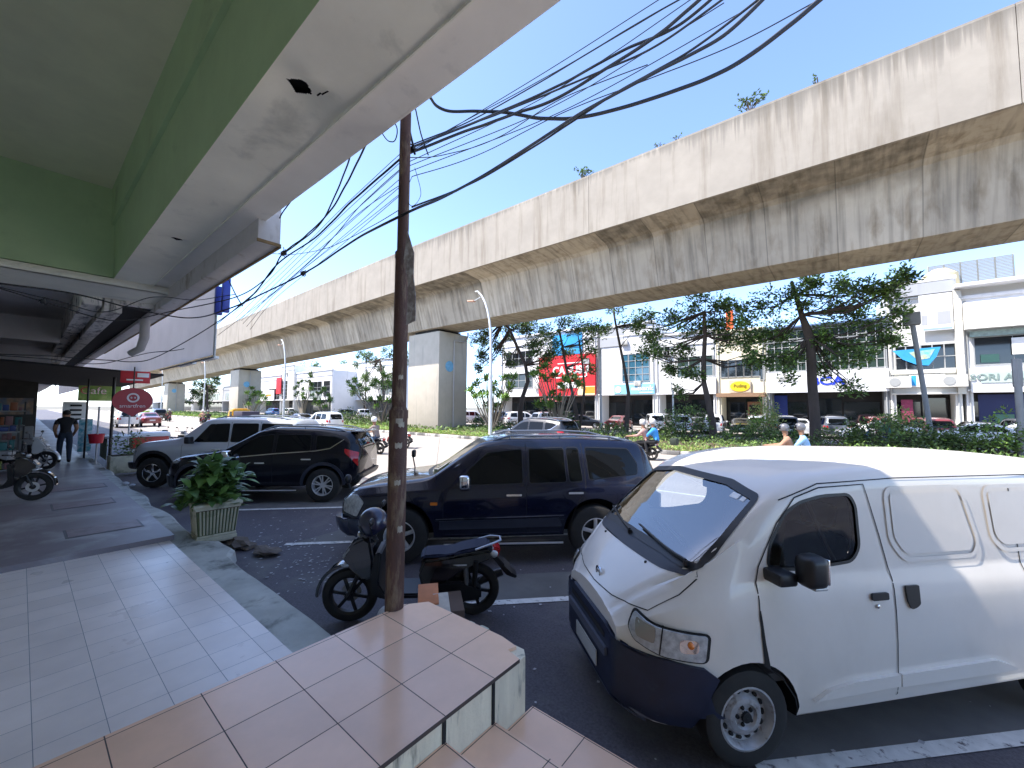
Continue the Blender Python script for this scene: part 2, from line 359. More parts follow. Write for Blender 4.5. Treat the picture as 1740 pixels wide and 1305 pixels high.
# neighbour's canopy further along: grey ceilings, dirty beams, pale sign board on the outside
cgrey = pm('grey_canopy', (.88, .86, .84), .75, var=.1, sc=.8, coords='World')
cdirt = pm('stained_canopy_beam', (.86, .82, .76), .8, var=.1, coords='World', col2=(.05, .045, .04), sc2=2.2, st2=(1, 3, 1), thr=(.5, .68))
lil = pm('lilac_panel', (.82, .77, .76), .6, var=.06, sc=1.2, coords='World', tr=.65)
nb = thing('neighbouring_shophouse', 'grey canopied shophouse beyond the cross beam, with stained beams and a pale sign box', 'building')
m = MB(); m.box(-20, -12.4, -3.6, .75, 5.0, 5.1); m.box(-92, -20.4, -3.6, .75, 4.6, 4.7); m.build('ceiling', cgrey, nb)
m = MB(); m.box(-12.5, -12.3, 1.3, 1.87, 4.44, 5.2); m.box(-26, -12.42, .72, 1.02, 4.35, 5.0); m.box(-40, -26, .6, 1.0, 4.0, 4.6)
m.box(-92, -12.42, 1.06, 1.34, 4.25, 4.62); m.build('beam', cdirt, nb)
for q in ((-20.4, -20, 4.25, 5.0), (-26.2, -25.9, 3.9, 4.6)): m = MB(); m.box(q[0], q[1], -3.6, .72, q[2], q[3]); m.build('cross_beam', cgrey, nb)
m = MB(); m.box(-92, -12.42, 1.34, 1.87, 4.45, 4.5); m.build('groove_shade', blackhole, nb)  # black slab paints the shade of the groove beside the beam
m = MB(); m.box(-92, -12.42, -3.75, -3.6, .27, 7.4); m.box(-92, -12.42, -3.6, 1.7, 7.3, 7.45); m.box(-92, -12.42, 1.55, 1.7, 5.12, 7.3); m.box(-92, -40, .6, 1.7, 4.0, 5.1); m.build('wall', cgrey, nb)
m = MB(); m.rbox(-92, -5.85, 1.86, 2.14, 4.36, 4.95, .02); m.build('projecting_box', pm('aged_white_box', (.62, .6, .6), .7, var=.06, coords='World', col2=(.3, .25, .2), sc2=3, st2=(1, 1, .5), thr=(.58, .75)), nb)
m = MB(); m.box(-5.86, -5.84, 1.855, 2.145, 4.35, 4.39); m.box(-24, -5.85, 2.12, 2.15, 4.34, 4.362); m.build('rusty_trim', pm('rust', (.25, .16, .07), .8, var=.3), nb)
sg = thing('sign_box', 'pale lilac sign box hanging above the pavement with a tube lamp rail along its foot', 'sign')
m = MB(); m.add([(-60, 2.30, 3.17), (-9.35, 2.30, 3.17), (-9.35, 2.30, 4.72), (-60, 2.30, 4.72)], [(0, 1, 2, 3)]); m.build('panel', lil, sg)
m = MB(); m.tube([(-9.3, 2.31, 3.1), (-9.3, 2.31, 4.95)], .022); m.tube([(-9.3, 2.31, 3.13), (-14, 2.31, 3.13)], .02); m.build('frame', flat('galv', (.45, .47, .5), .4, metal=.6), sg)
for q in ((-10.3, -9.5), (-12.4, -11.1)): m = MB(); m.box(q[0], q[1], 2.36, 2.44, 3.12, 3.17); m.build('tube_lamp', flat('lamp_white', (.9, .9, .88), .4), sg)
bs = tag(MB().rbox(-9.0, -8.9, 2.3, 2.42, 3.95, 4.6, .01).rbox(-9.35, -9.25, 2.28, 2.4, 3.95, 4.5, .01).build('blue_panel', flat('sign_blue', (.03, .06, .4), .4)), 'small blue panel hung at the near end of the lilac sign box', 'sign')
m = MB(); m.tube([(-13.6, 1.9, 4.36), (-13.6, 1.9, 3.9), (-13.7, 1.85, 3.62), (-13.9, 1.7, 3.5)], [.1, .1, .09, .08], 12)
tag(m.build('drain_pipe', flat('pvc', (.55, .54, .52), .5)), 'short curved grey drain pipe under the neighbouring canopy', 'pipe')
# ---------------------------------------------------------------- viaduct
def concmat(name, col, topd=False, z0=0, z1=1, segl=0):
    m = pm(name, col, .85, var=.1, sc=.9, coords='World', col2=(col[0]*.5, col[1]*.44, col[2]*.36), sc2=1.1, st2=(1.6, 1.6, .11), thr=(.5, .8), bump=.15, bsc=12)
    t = m.node_tree; N = t.nodes; L = t.links; b = N['Principled BSDF']
    g = N.new('ShaderNodeNewGeometry'); sp = N.new('ShaderNodeSeparateXYZ'); L.new(g.outputs['Position'], sp.inputs[0])
    src = b.inputs['Base Color'].links[0].from_socket
    def md(op, a, bb=0.0):
        n = N.new('ShaderNodeMath'); n.operation = op
        for i, x in enumerate((a, bb)):
            if isinstance(x, (int, float)): n.inputs[i].default_value = x
            else: L.new(x, n.inputs[i])
        return n.outputs[0]
    def mapr(a, f0, f1, t0, t1):
        r = N.new('ShaderNodeMapRange'); L.new(a, r.inputs[0])
        for i, x in enumerate((f0, f1, t0, t1)): r.inputs[i+1].default_value = x
        return r.outputs[0]
    fac = None
    if topd:   # dark algae weeping down from the exposed top edge
        n = N.new('ShaderNodeTexNoise'); n.inputs['Scale'].default_value = 1.4; n.inputs['Detail'].default_value = 7
        mp = N.new('ShaderNodeMapping'); mp.inputs['Scale'].default_value = (5.5, 1, .12); L.new(g.outputs['Position'], mp.inputs[0]); L.new(mp.outputs[0], n.inputs[0])
        nl = N.new('ShaderNodeTexNoise'); nl.inputs['Scale'].default_value = .22; nl.inputs['Detail'].default_value = 3; L.new(g.outputs['Position'], nl.inputs[0])
        h = md('SUBTRACT', z1, sp.outputs[2]); ln = md('MULTIPLY', mapr(n.outputs[0], .3, .75, .12, 1.7), mapr(nl.outputs[0], .35, .65, .35, 1.5))
        fac = mapr(md('DIVIDE', h, ln), 0, 1, .5, 1)
    if segl:
        ids = md('FLOOR', md('DIVIDE', sp.outputs[0], segl)); w = N.new('ShaderNodeTexWhiteNoise'); w.noise_dimensions = '1D'; L.new(ids, w.inputs['W'])
        fac = mapr(w.outputs[0], 0, 1, .80, 1.12)
        q = md('PINGPONG', md('DIVIDE', sp.outputs[0], segl), .5)
        ln = mapr(md('MULTIPLY', q, segl), .0, .035, .5, 1); fac = md('MULTIPLY', fac, ln)
        # heavy stains under the wing, broken into patches
        n = N.new('ShaderNodeTexNoise'); n.inputs['Scale'].default_value = 1.0; n.inputs['Detail'].default_value = 8
        mp = N.new('ShaderNodeMapping'); mp.inputs['Scale'].default_value = (4.5, .6, .13); L.new(g.outputs['Position'], mp.inputs[0]); L.new(mp.outputs[0], n.inputs[0])
        fac = md('MULTIPLY', fac, mapr(n.outputs[0], .46, .68, 1, .62))
        w2 = N.new('ShaderNodeTexWhiteNoise'); w2.noise_dimensions = '1D'; L.new(md('ADD', ids, 31.7), w2.inputs['W'])
        wing = md('MULTIPLY', mapr(sp.outputs[2], 11.3, 11.9, 0, 1), md('GREATER_THAN', w2.outputs[0], .42))
        n3 = N.new('ShaderNodeTexNoise'); n3.inputs['Scale'].default_value = 1.3; n3.inputs['Detail'].default_value = 8; L.new(g.outputs['Position'], n3.inputs[0])
        fac = md('MULTIPLY', fac, md('SUBTRACT', 1.0, md('MULTIPLY', wing, mapr(n3.outputs[0], .35, .6, .2, .55))))
    if fac is not None:
        v = N.new('ShaderNodeVectorMath'); v.operation = 'SCALE'; L.new(src, v.inputs[0]); L.new(fac, v.inputs[3]); L.new(v.outputs[0], b.inputs['Base Color'])
    return m
cpar = concmat('parapet_concrete', (.285, .25, .205), True, z1=15.85)
cgir = concmat('girder_concrete', (.45, .385, .295), segl=2.72)
cpier = pm('pier_concrete', (.46, .41, .33), .85, var=.07, sc=1.2, coords='World', col2=(.3, .28, .24), sc2=1.2, st2=(2, 2, .15), thr=(.55, .8), bump=.1, bsc=10)
via = thing('viaduct', 'long concrete box-girder viaduct on square piers crossing the whole view', 'viaduct')
def zoff(x): return 0 if x > -30 else (-.012*(-30-x))
js = [-11.15+16*k for k in range(-13, 5)]
for x0, x1 in zip(js[:-1], js[1:]):
    m = MB(); x1 -= .02; a, b_ = zoff(x0), zoff(x1)
    pr = [(20.5, 12.32), (20.5, 15.72), (20.56, 15.85), (20.74, 15.85), (20.8, 15.7), (20.8, 12.9), (20.9, 12.62), (20.9, 12.32)]
    m.add([(x0, y, z+a) for y, z in pr]+[(x1, y, z+b_) for y, z in pr], [tuple(range(8)), tuple(range(8, 16))[::-1]]+[(i, (i+1) % 8, 8+(i+1) % 8, 8+i) for i in range(8)])
    m.build('parapet', cpar, via)
    m = MB(); m.box(x0, x1, 28.8, 29.1, 12.4+a, 15.7+a); m.build('far_parapet', cpar, via)
piers = [-30.05+52.2*k for k in range(-3, 2)]
for k in range(len(piers)-1):
    x0, x1 = piers[k]+.03, piers[k+1]-.03; m = MB(); nseg = 19; ring = []
    for i in range(nseg+1):
        x = x0+(x1-x0)*i/nseg; z = zoff(x)
        ring.append([(x, y, zz+z) for y, zz in [(20.62, 12.322), (22.25, 12.12), (22.5, 11.95), (23.3, 9.3), (26.4, 9.3), (27.2, 11.95), (27.45, 12.12), (29.0, 12.322), (29, 12.55), (20.62, 12.55)]])
    vs = [p for r_ in ring for p in r_]
    m.add(vs, [(i*10+j, (i+1)*10+j, (i+1)*10+(j+1) % 10, i*10+(j+1) % 10) for i in range(nseg) for j in range(10)]+[tuple(range(10)), tuple(nseg*10+j for j in range(10))[::-1]])
    m.build('girder', cgir, via)
for k, x in enumerate(piers[:-1]):
    z = zoff(x); m = MB(); pp = [(-2.25, 0), (2.25, 0), (2.25, 3.6), (-2.25, 3.6)]
    m.rbox(x-2.25, x+2.25, 23.5, 27.0, 0, 9.02+z, .07, seg=2); P = m.build('pier', cpier, via)
    m = MB(); m.box(x-1.6, x+1.6, 23.8, 26.7, 9.02+z, 9.3+z); m.build('bearing', flat('bearing_dark', (.03, .03, .03), .9), via)
    m = MB(); m.tube([(x+2.36, 25.2, .3), (x+2.36, 25.2, 8.0), (x+2.36, 25.2, 8.3), (x+2.36, 26.6, 8.35), (x+2.4, 26.9, 8.9), (x+2.4, 26.9, 9.3)], .07)
    m.build('downpipe', flat('pipe_grey', (.4, .38, .35), .7), P)
    m = MB(); m.lathe([(0, 0), (.5, 0), (.5, .02), (0, .02)], 20, 'X', (x+2.255, 24.75, 5.9)); m.build('blue_marking', flat('blue_daub', (.18, .42, .6), .7, var=.2), P)
# ---------------------------------------------------------------- vehicles
def lerp(c, x):
    if x <= c[0][0]: return c[0][1]
    for (a, u), (b, v) in zip(c[:-1], c[1:]):
        if x <= b: return u+(v-u)*(x-a)/(b-a)
    return c[-1][1]
def loft(sp, inset=0, step=.05):
    x0, x1 = sp['x0'], sp['x1']; n = int(round((x1-x0)/step)); xs = [x0+(x1-x0)*i/n for i in range(n+1)]
    A = {}
    for k in ('w', 'zs', 'zb', 'zt', 'wt'):
        a = [lerp(sp[k], x) for x in xs]
        for _ in range(sp.get('sm', 2)): a = [a[0]]+[(a[i-1]+2*a[i]+a[i+1])/4 for i in range(1, n)]+[a[n]]
        A[k] = a
    cr = sp.get('crown', .04); rings = []
    def ring(x, w, zs, zb, zt, wt):
        zm = zs+(zb-zs)*.5; g = max(zt-zb, .01); wb = w-.03
        L = [(0, zs), (.5*w, zs), (.86*w, zs), (w-.045, zs+.015), (w-.015, zs+.09), (w, zm), (w, zm+(zb-zm)*.5), (w-.008, zb-.06), (w-.03, zb)]
        for f in (.06, .3, .55, .78): L.append((wb+(wt-wb)*f, zb+g*f))
        r = min(.07, g*.25)
        L += [(wt+.0, zt-r), (wt-.02, zt-r*.4), (wt-.07, zt), (wt*.72, zt+cr*.45), (wt*.38, zt+cr*.85), (0, zt+cr)]
        return [(x, y, z) for y, z in L]+[(x, -y, z) for y, z in L[-2:0:-1]]
    for i, x in enumerate(xs):
        w, zs, zb, zt, wt = [A[k][i] for k in ('w', 'zs', 'zb', 'zt', 'wt')]
        if inset: w -= inset; wt -= inset; zt -= inset*1.2; zs += sp.get('floor', .3)-zs if sp.get('floor') else inset
        rings.append(ring(x, w, zs, zb, zt, wt))
    for end, dx in ((0, -.02), (-1, .02)):   # rounded caps
        base = rings[end]; cz = sum(p[2] for p in base)/len(base)
        new = [(p[0]+dx*1.0, p[1]*.96, cz+(p[2]-cz)*.955) for p in base]
        if end == 0: rings.insert(0, new)
        else: rings.append(new)
    k = len(rings[0]); m = MB()
    m.add([p for r_ in rings for p in r_], [(i*k+j, i*k+(j+1) % k, (i+1)*k+(j+1) % k, (i+1)*k+j) for i in range(len(rings)-1) for j in range(k)], 0, True)
    o = len(rings)*k-k; c0 = [sum(p[a] for p in rings[0])/k for a in range(3)]; c1 = [sum(p[a] for p in rings[-1])/k for a in range(3)]
    m.add([c0]+rings[0], [(0, 1+(j+1) % k, 1+j) for j in range(k)], 0, True)
    m.add([c1]+rings[-1], [(0, 1+j, 1+(j+1) % k) for j in range(k)], 0, True)
    bm = bmesh.new(); me = m.mesh('t', white); bm.from_mesh(me); bmesh.ops.remove_doubles(bm, verts=bm.verts, dist=1e-5)
    bmesh.ops.recalc_face_normals(bm, faces=bm.faces[:])
    return bm
def bm_obj(bm, mats, name='tmp'):
    me = bpy.data.meshes.new(name); bm.to_mesh(me); bm.free()
    for m in mats: me.materials.append(m)
    return link(bpy.data.objects.new(name, me))
def boolean(ob, cutters):
    for c in cutters:
        md = ob.modifiers.new('b', 'BOOLEAN'); md.operation = 'DIFFERENCE'; md.object = c; md.solver = 'EXACT'
    bpy.context.view_layer.update(); dg = bpy.context.evaluated_depsgraph_get()
    me = bpy.data.meshes.new_from_object(ob.evaluated_get(dg)); ob.modifiers.clear(); ob.data = me
    for c in cutters: bpy.data.objects.remove(c)
    return ob
def rc(poly, r, n=4):
    out = []; k = len(poly)
    for i in range(k):
        p0, p, p1 = Vector(poly[i-1]), Vector(poly[i]), Vector(poly[(i+1) % k])
        a = (p0-p); b = (p1-p); ra = min(r, a.length*.45, b.length*.45); A = p+a.normalized()*ra; B = p+b.normalized()*ra
        for j in range(n+1):
            t = j/n; out.append(tuple(A*(1-t)**2+p*2*t*(1-t)+B*t*t))
    return out
def inset2(poly, d):
    k = len(poly); area = sum(poly[i-1][0]*poly[i][1]-poly[i][0]*poly[i-1][1] for i in range(k)); s = 1 if area > 0 else -1; out = []
    for i in range(k):
        p0, p, p1 = Vector(poly[i-1]), Vector(poly[i]), Vector(poly[(i+1) % k]); e0 = (p-p0).normalized(); e1 = (p1-p).normalized()
        n0 = Vector((-e0.y, e0.x))*s; n1 = Vector((-e1.y, e1.x))*s; n_ = n0+n1
        n_ = n_/max(.4, n_.length_squared)*2 if n_.length > .1 else n0
        out.append(tuple(p+n_*d*.999*1.0))
    return out
k7 = .70711
VIEW = {'FL': (lambda u, v: Vector((3+u*k7, 3-u*k7, v)), Vector((-k7, -k7, 0))), 'FR': (lambda u, v: Vector((3+u*k7, -3+u*k7, v)), Vector((-k7, k7, 0))), 'L': (lambda u, v: Vector((u, 3, v)), Vector((0, -1, 0))), 'R': (lambda u, v: Vector((u, -3, v)), Vector((0, 1, 0))),
        'F': (lambda u, v: Vector((6, u, v)), Vector((-1, 0, 0))), 'B': (lambda u, v: Vector((-9, u, v)), Vector((1, 0, 0))), 'T': (lambda u, v: Vector((u, v, 5)), Vector((0, 0, -1)))}
def patch(bvh, poly, view, off, mats, name, parent, g=.07, thick=0, fn=None):
    bm = bmesh.new(); vs = [bm.verts.new((u, v, 0)) for u, v in poly]
    f = bm.faces.new(vs); bmesh.ops.triangulate(bm, faces=[f], ngon_method='EAR_CLIP')
    us = [p[0] for p in poly]; vv = [p[1] for p in poly]
    for ax, lo, hi in ((0, min(us), max(us)), (1, min(vv), max(vv))):
        k = int((hi-lo)/g)
        for i in range(1, k+1):
            c = lo+(hi-lo)*i/(k+1); no = (1, 0, 0) if ax == 0 else (0, 1, 0)
            bmesh.ops.bisect_plane(bm, geom=bm.verts[:]+bm.edges[:]+bm.faces[:], plane_co=(c if ax == 0 else 0, c if ax else 0, 0), plane_no=no, dist=1e-6)
    org, d = VIEW[view]
    for v in bm.verts:
        o = org(v.co.x, v.co.y); h = bvh.ray_cast(o, d, 12)
        if h[0] is None:
            h = bvh.find_nearest(o+d*(2.1 if view in 'LR' else 5.2))
            v.co = h[0]
            v.co = v.co-d*off
        else: v.co = h[0]-d*off
    bmesh.ops.recalc_face_normals(bm, faces=bm.faces[:])
    s = sum(f.normal.dot(d)*f.calc_area() for f in bm.faces)
    if s > 0: bmesh.ops.reverse_faces(bm, faces=bm.faces[:])
    if thick:
        r_ = bmesh.ops.extrude_face_region(bm, geom=bm.faces[:]); 
        for v in [e for e in r_['geom'] if isinstance(e, bmesh.types.BMVert)]: v.co -= d*thick
        bmesh.ops.recalc_face_normals(bm, faces=bm.faces[:])
    for f in bm.faces: f.smooth = True
    me = bpy.data.meshes.new(name); bm.to_mesh(me); bm.free()
    for m in (mats if isinstance(mats, (list, tuple)) else [mats]): me.materials.append(m)
    if thick: me.set_sharp_from_angle(angle=R(45))
    return link(bpy.data.objects.new(name, me), parent)
def strip(pts, w):
    """polyline -> thin polygon"""
    P = [Vector(p) for p in pts]; a = []; b = []
    for i, p in enumerate(P):
        t = (P[min(i+1, len(P)-1)]-P[max(i-1, 0)]).normalized(); n = Vector((-t.y, t.x)); a.append(tuple(p+n*w/2)); b.append(tuple(p-n*w/2))
    return a+b[::-1]
def wheel(parent, x, y, r, w, side, kind='alloy', rr=None, lod=0):
    rr = rr or r*.62; s = side; m = MB()
    m.lathe([(rr*.98, -w*.46), (r*.86, -w*.5), (r*.97, -w*.42), (r, -w*.25), (r, w*.25), (r*.97, w*.42), (r*.86, w*.5), (rr*.98, w*.46), (rr*.96, w*.1), (rr*.98, -w*.46)], 36 if not lod else 16, 'Y', (x, y, r))
    T = m.build('wheel', rubber, parent)
    m = MB(); yo = lambda d: s*d
    if kind == 'steel':
        m.lathe([(rr*.99, yo(w*.30)), (rr*1.03, yo(w*.47)), (rr*.97, yo(w*.48)), (rr*.9, yo(w*.36)), (rr*.84, yo(w*.18)), (rr*.72, yo(w*.14)), (rr*.58, yo(w*.34)), (rr*.42, yo(w*.36)), (rr*.36, yo(w*.26)), (rr*.2, yo(w*.26)), (rr*.17, yo(w*.36)), (0.001, yo(w*.37))], 36, 'Y', (x, y, r))
        m0 = m; SRIM = pm('steel_rim', (.42, .42, .43), .45, metal=.4, var=.2, sc=14, col2=(.16, .12, .1), sc2=18, thr=(.55, .7))
        h = MB()
        for k in range(14):
            a = 2*pi*k/14; M = Matrix.Translation((x+cos(a)*rr*.745, y+yo(w*.175), r+sin(a)*rr*.745)) @ Matrix.Rotation(-a, 4, 'Y')
            h.sph((0, 0, 0), .013, .012, .02, M=M, n=8)
        for k in range(5):
            a = 2*pi*k/5; h.sph((x+cos(a)*rr*.28, y+yo(w*.28), r+sin(a)*rr*.28), .013, .014, .013, n=8)
        h.lathe([(rr*.19, yo(w*.27)), (rr*.17, yo(w*.42)), (.001, yo(w*.44))], 14, 'Y', (x, y, r))
        o0 = len(m0.v); m0.v += h.v; m0.f += [[i+o0 for i in f] for f in h.f]; m0.m += [1]*len(h.f); m0.sm += h.sm; m0.build('rim', [SRIM, seam], T)
        return T
    m.lathe([(rr*.98, yo(w*.2)), (rr*1.03, yo(w*.46)), (rr*.95, yo(w*.47)), (rr*.9, yo(w*.3)), (rr*.88, -yo(w*.3))], 32 if not lod else 14, 'Y', (x, y, r))
    m.lathe([(rr*.3, yo(w*.2)), (rr*.26, yo(w*.34)), (rr*.1, yo(w*.36)), (0.001, yo(w*.36))], 16 if not lod else 8, 'Y', (x, y, r))
    n = {'alloy': 5, 'star': 6, 'deep': 5}[kind]
    for k in range(n):
        a = 2*pi*k/n+.3
        M = Matrix.Translation((x, y, r)) @ Matrix.Rotation(-a, 4, 'Y')
        if kind == 'star':
            for q in (-.16, .16):
                M2 = M @ Matrix.Rotation(q, 4, 'Y'); m.rbox(rr*.2, rr*.93, yo(w*.3)-.012, yo(w*.3)+.012, -.014, .014, .005, M=M2)
        else: m.rbox(rr*.18, rr*.93, yo(w*.28)-.014, yo(w*.28)+.014, -rr*.13, rr*.13, .01, M=M)
    m.build('rim', alloy if kind != 'deep' else chrome, T)
    d = MB(); d.lathe([(rr*.9, yo(w*.02)), (0.001, yo(w*.02))], 16, 'Y', (x, y, r)); d.build('brake_disc', flat('brake_dark', (.05, .05, .05), .5, metal=.5), T)
    return T
def car_base(name, label, sp, paint, group=None, arches=True):
    root = thing(name, label, 'car' if 'cat' not in sp else sp['cat'], group=group)
    bm = loft(sp); bvh = BVHTree.FromBMesh(bm); ob = bm_obj(bm, [paint, blackhole], 'body')
    if arches:
        cut = []
        for ax in sp['axles']:
            for s in (1, -1):
                w = lerp(sp['w'], ax); m = MB(); ra = sp['ra']
                y0, y1 = (w-.34, w+.2) if s > 0 else (-w-.2, -w+.34)
                m.lathe([(0.001, y0), (ra, y0), (ra, y1), (.001, y1)], 36, 'Y', (ax, 0, sp['rw']+sp.get('az', .01)), 1)
                bmc = bmesh.new(); me = m.mesh('c', [paint, blackhole]); bmc.from_mesh(me)
                bmesh.ops.remove_doubles(bmc, verts=bmc.verts, dist=1e-3); bmesh.ops.recalc_face_normals(bmc, faces=bmc.faces[:])
                cut.append(bm_obj(bmc, [paint, blackhole], 'cut'))
        boolean(ob, cut)
    ob.name = 'body'; ob.parent = root
    if ob.data.shape_keys is None: ob.data.set_sharp_from_angle(angle=R(38))
    return root, ob, bvh
def place(root, x, y, head_deg):
    root.location = (x, y, 0); root.rotation_euler.z = R(head_deg); return root
def carpaint(name, col, metal=.4, coat=1, rough=.35, dust=None):
    return pm(name, col, rough, metal=metal, var=.04, sc=2, coat=coat, col2=dust, sc2=3, thr=(.55, .95) if dust else (.45, .65))
# ---- the white van in front
vanp = pm('van_white', (.80, .75, .69), .33, var=.03, sc=1.2, coat=.5, col2=(.68, .63, .56), sc2=1.6, st2=(1, 1, .6), thr=(.5, .9))
VS = dict(cat='van', x0=-3.22, x1=.70, crown=.03, sm=2, rw=.29, ra=.345, axles=(0, -2.65), floor=.42,
          w=[(-3.22, .76), (-3.05, .82), (-.2, .832), (.15, .825), (.38, .79), (.55, .71), (.66, .60), (.70, .52)],
          zs=[(-3.22, .3), (.3, .24), (.6, .22), (.70, .26)],
          zb=[(-3.22, 1.1), (-.3, 1.12), (.1, 1.09), (.4, .96), (.58, .88), (.70, .74)],
          zt=[(-3.22, 1.70), (-3.0, 1.78), (-1.6, 1.81), (-.95, 1.80), (-.55, 1.75), (-.30, 1.665), (.28, 1.20), (.36, 1.15), (.52, 1.02), (.64, .90), (.70, .80)],
          wt=[(-3.22, .66), (-3.0, .755), (-.4, .75), (-.1, .75), (.08, .735), (.2, .71), (.3, .67), (.42, .60), (.6, .46), (.70, .36)])
van, vb, vbvh = car_base('van', 'white panel van with a dark blue front bumper parked at the right', VS, vanp)
wprof = rc([(-.42, 1.17), (-.165, 1.19), (-.20, 1.33), (-.33, 1.52), (-.45, 1.585), (-.62, 1.62), (-.83, 1.625), (-.87, 1.55), (-.865, 1.28), (-.80, 1.2)], .05)
wsp = rc([(-.70, 1.18), (-.4, 1.20), (.4, 1.20), (.70, 1.18), (.695, 1.38), (.66, 1.60), (.35, 1.65), (-.35, 1.65), (-.66, 1.60), (-.695, 1.38)], .03)
def prism_obj(poly, view, d0, d1):
    m = MB(); org, d = VIEW[view]
    fn = (lambda u, v, w: Vector((u, d0+w, v))) if view in 'LR' else (lambda u, v, w: Vector((d0+w, u, v)))
    m.prism(poly, d1-d0, fn, 1); bmc = bmesh.new(); bmc.from_mesh(m.mesh('c', [vanp, black])); bmesh.ops.recalc_face_normals(bmc, faces=bmc.faces[:])
    return bm_obj(bmc, [vanp, black], 'cut')
VI = dict(VS); VI['x0'] = -3.1; VI['x1'] = .3
VI['zs'] = [(-3.1, .5), (.3, .5)]; VI['floor'] = .5
VI['zb'] = [(-3.1, 1.1), (.3, 1.08)]
VI['zt'] = [(-3.1, 1.62), (-2.9, 1.76), (-1.6, 1.79), (-.95, 1.77), (-.6, 1.72), (-.36, 1.64), (.22, 1.165), (.3, 1.1)]
cab = bm_obj(loft(VI, .045), [vanp, vanp], 'cut')
for p in cab.data.polygons: p.material_index = 0
boolean(vb, [cab, prism_obj(wprof, 'L', .5, 1.2), prism_obj(wprof, 'R', -1.2, -.5), prism_obj(wsp, 'F', -.5, .6)])
vb.data.set_sharp_from_angle(angle=R(38))
vglass = glassmat('van_window_glass', (.9, .92, .9), .04); vws = glassmat('van_windscreen_glass', (.8, .86, .88), .26)
wider = lambda p, d: inset2(p, -d)
patch(vbvh, wider(wsp, .03), 'F', .003, black, 'windscreen_rubber', van)
# the rubber must be open in the middle: rebuild as a frame
bpy.data.objects.remove([o for o in S.objects if o.name.startswith('windscreen_rubber')][0])
def ringpatch(bvh, outer, inner, view, off, mat, name, parent):
    n = len(outer); m = None; obs = []
    bm = bmesh.new(); a = [bm.verts.new((u, v, 0)) for u, v in outer]; b = [bm.verts.new((u, v, 0)) for u, v in inner]
    for i in range(n): bm.faces.new((a[i], a[(i+1) % n], b[(i+1) % n], b[i]))
    bmesh.ops.subdivide_edges(bm, edges=[e for e in bm.edges if e.calc_length() > .12], cuts=5, use_grid_fill=True)
    org, d = VIEW[view]
    for v in bm.verts:
        h = bvh.ray_cast(org(v.co.x, v.co.y), d, 12)
        v.co = (h[0] if h[0] is not None else bvh.find_nearest(org(v.co.x, v.co.y)+d*2.1)[0])-d*off
    bmesh.ops.recalc_face_normals(bm, faces=bm.faces[:])
    if sum(f.normal.dot(d) for f in bm.faces) > 0: bmesh.ops.reverse_faces(bm, faces=bm.faces[:])
    for f in bm.faces: f.smooth = True
    ob = bm_obj(bm, [mat], name); ob.parent = parent; return ob
WS = patch(vbvh, wider(wsp, .012), 'F', -.004, vws, 'windscreen', van, .1)
ringpatch(vbvh, wider(wsp, .022), inset2(wsp, .018), 'F', .011, black, 'windscreen_seal', van)
m = MB(); m.rbox(-.47, -.36, .40, .47, 1.66, 1.67, .002); 
st = patch(vbvh, [(.46, 1.60), (.54, 1.595), (.54, 1.565), (.46, 1.57)], 'F', .0, flat('sticker', (.8, .8, .8), .5), 'sticker', WS)
patch(vbvh, [(.56, 1.59), (.60, 1.585), (.60, 1.56), (.56, 1.565)], 'F', .0, flat('sticker', (.8, .8, .8), .5), 'sticker', WS)
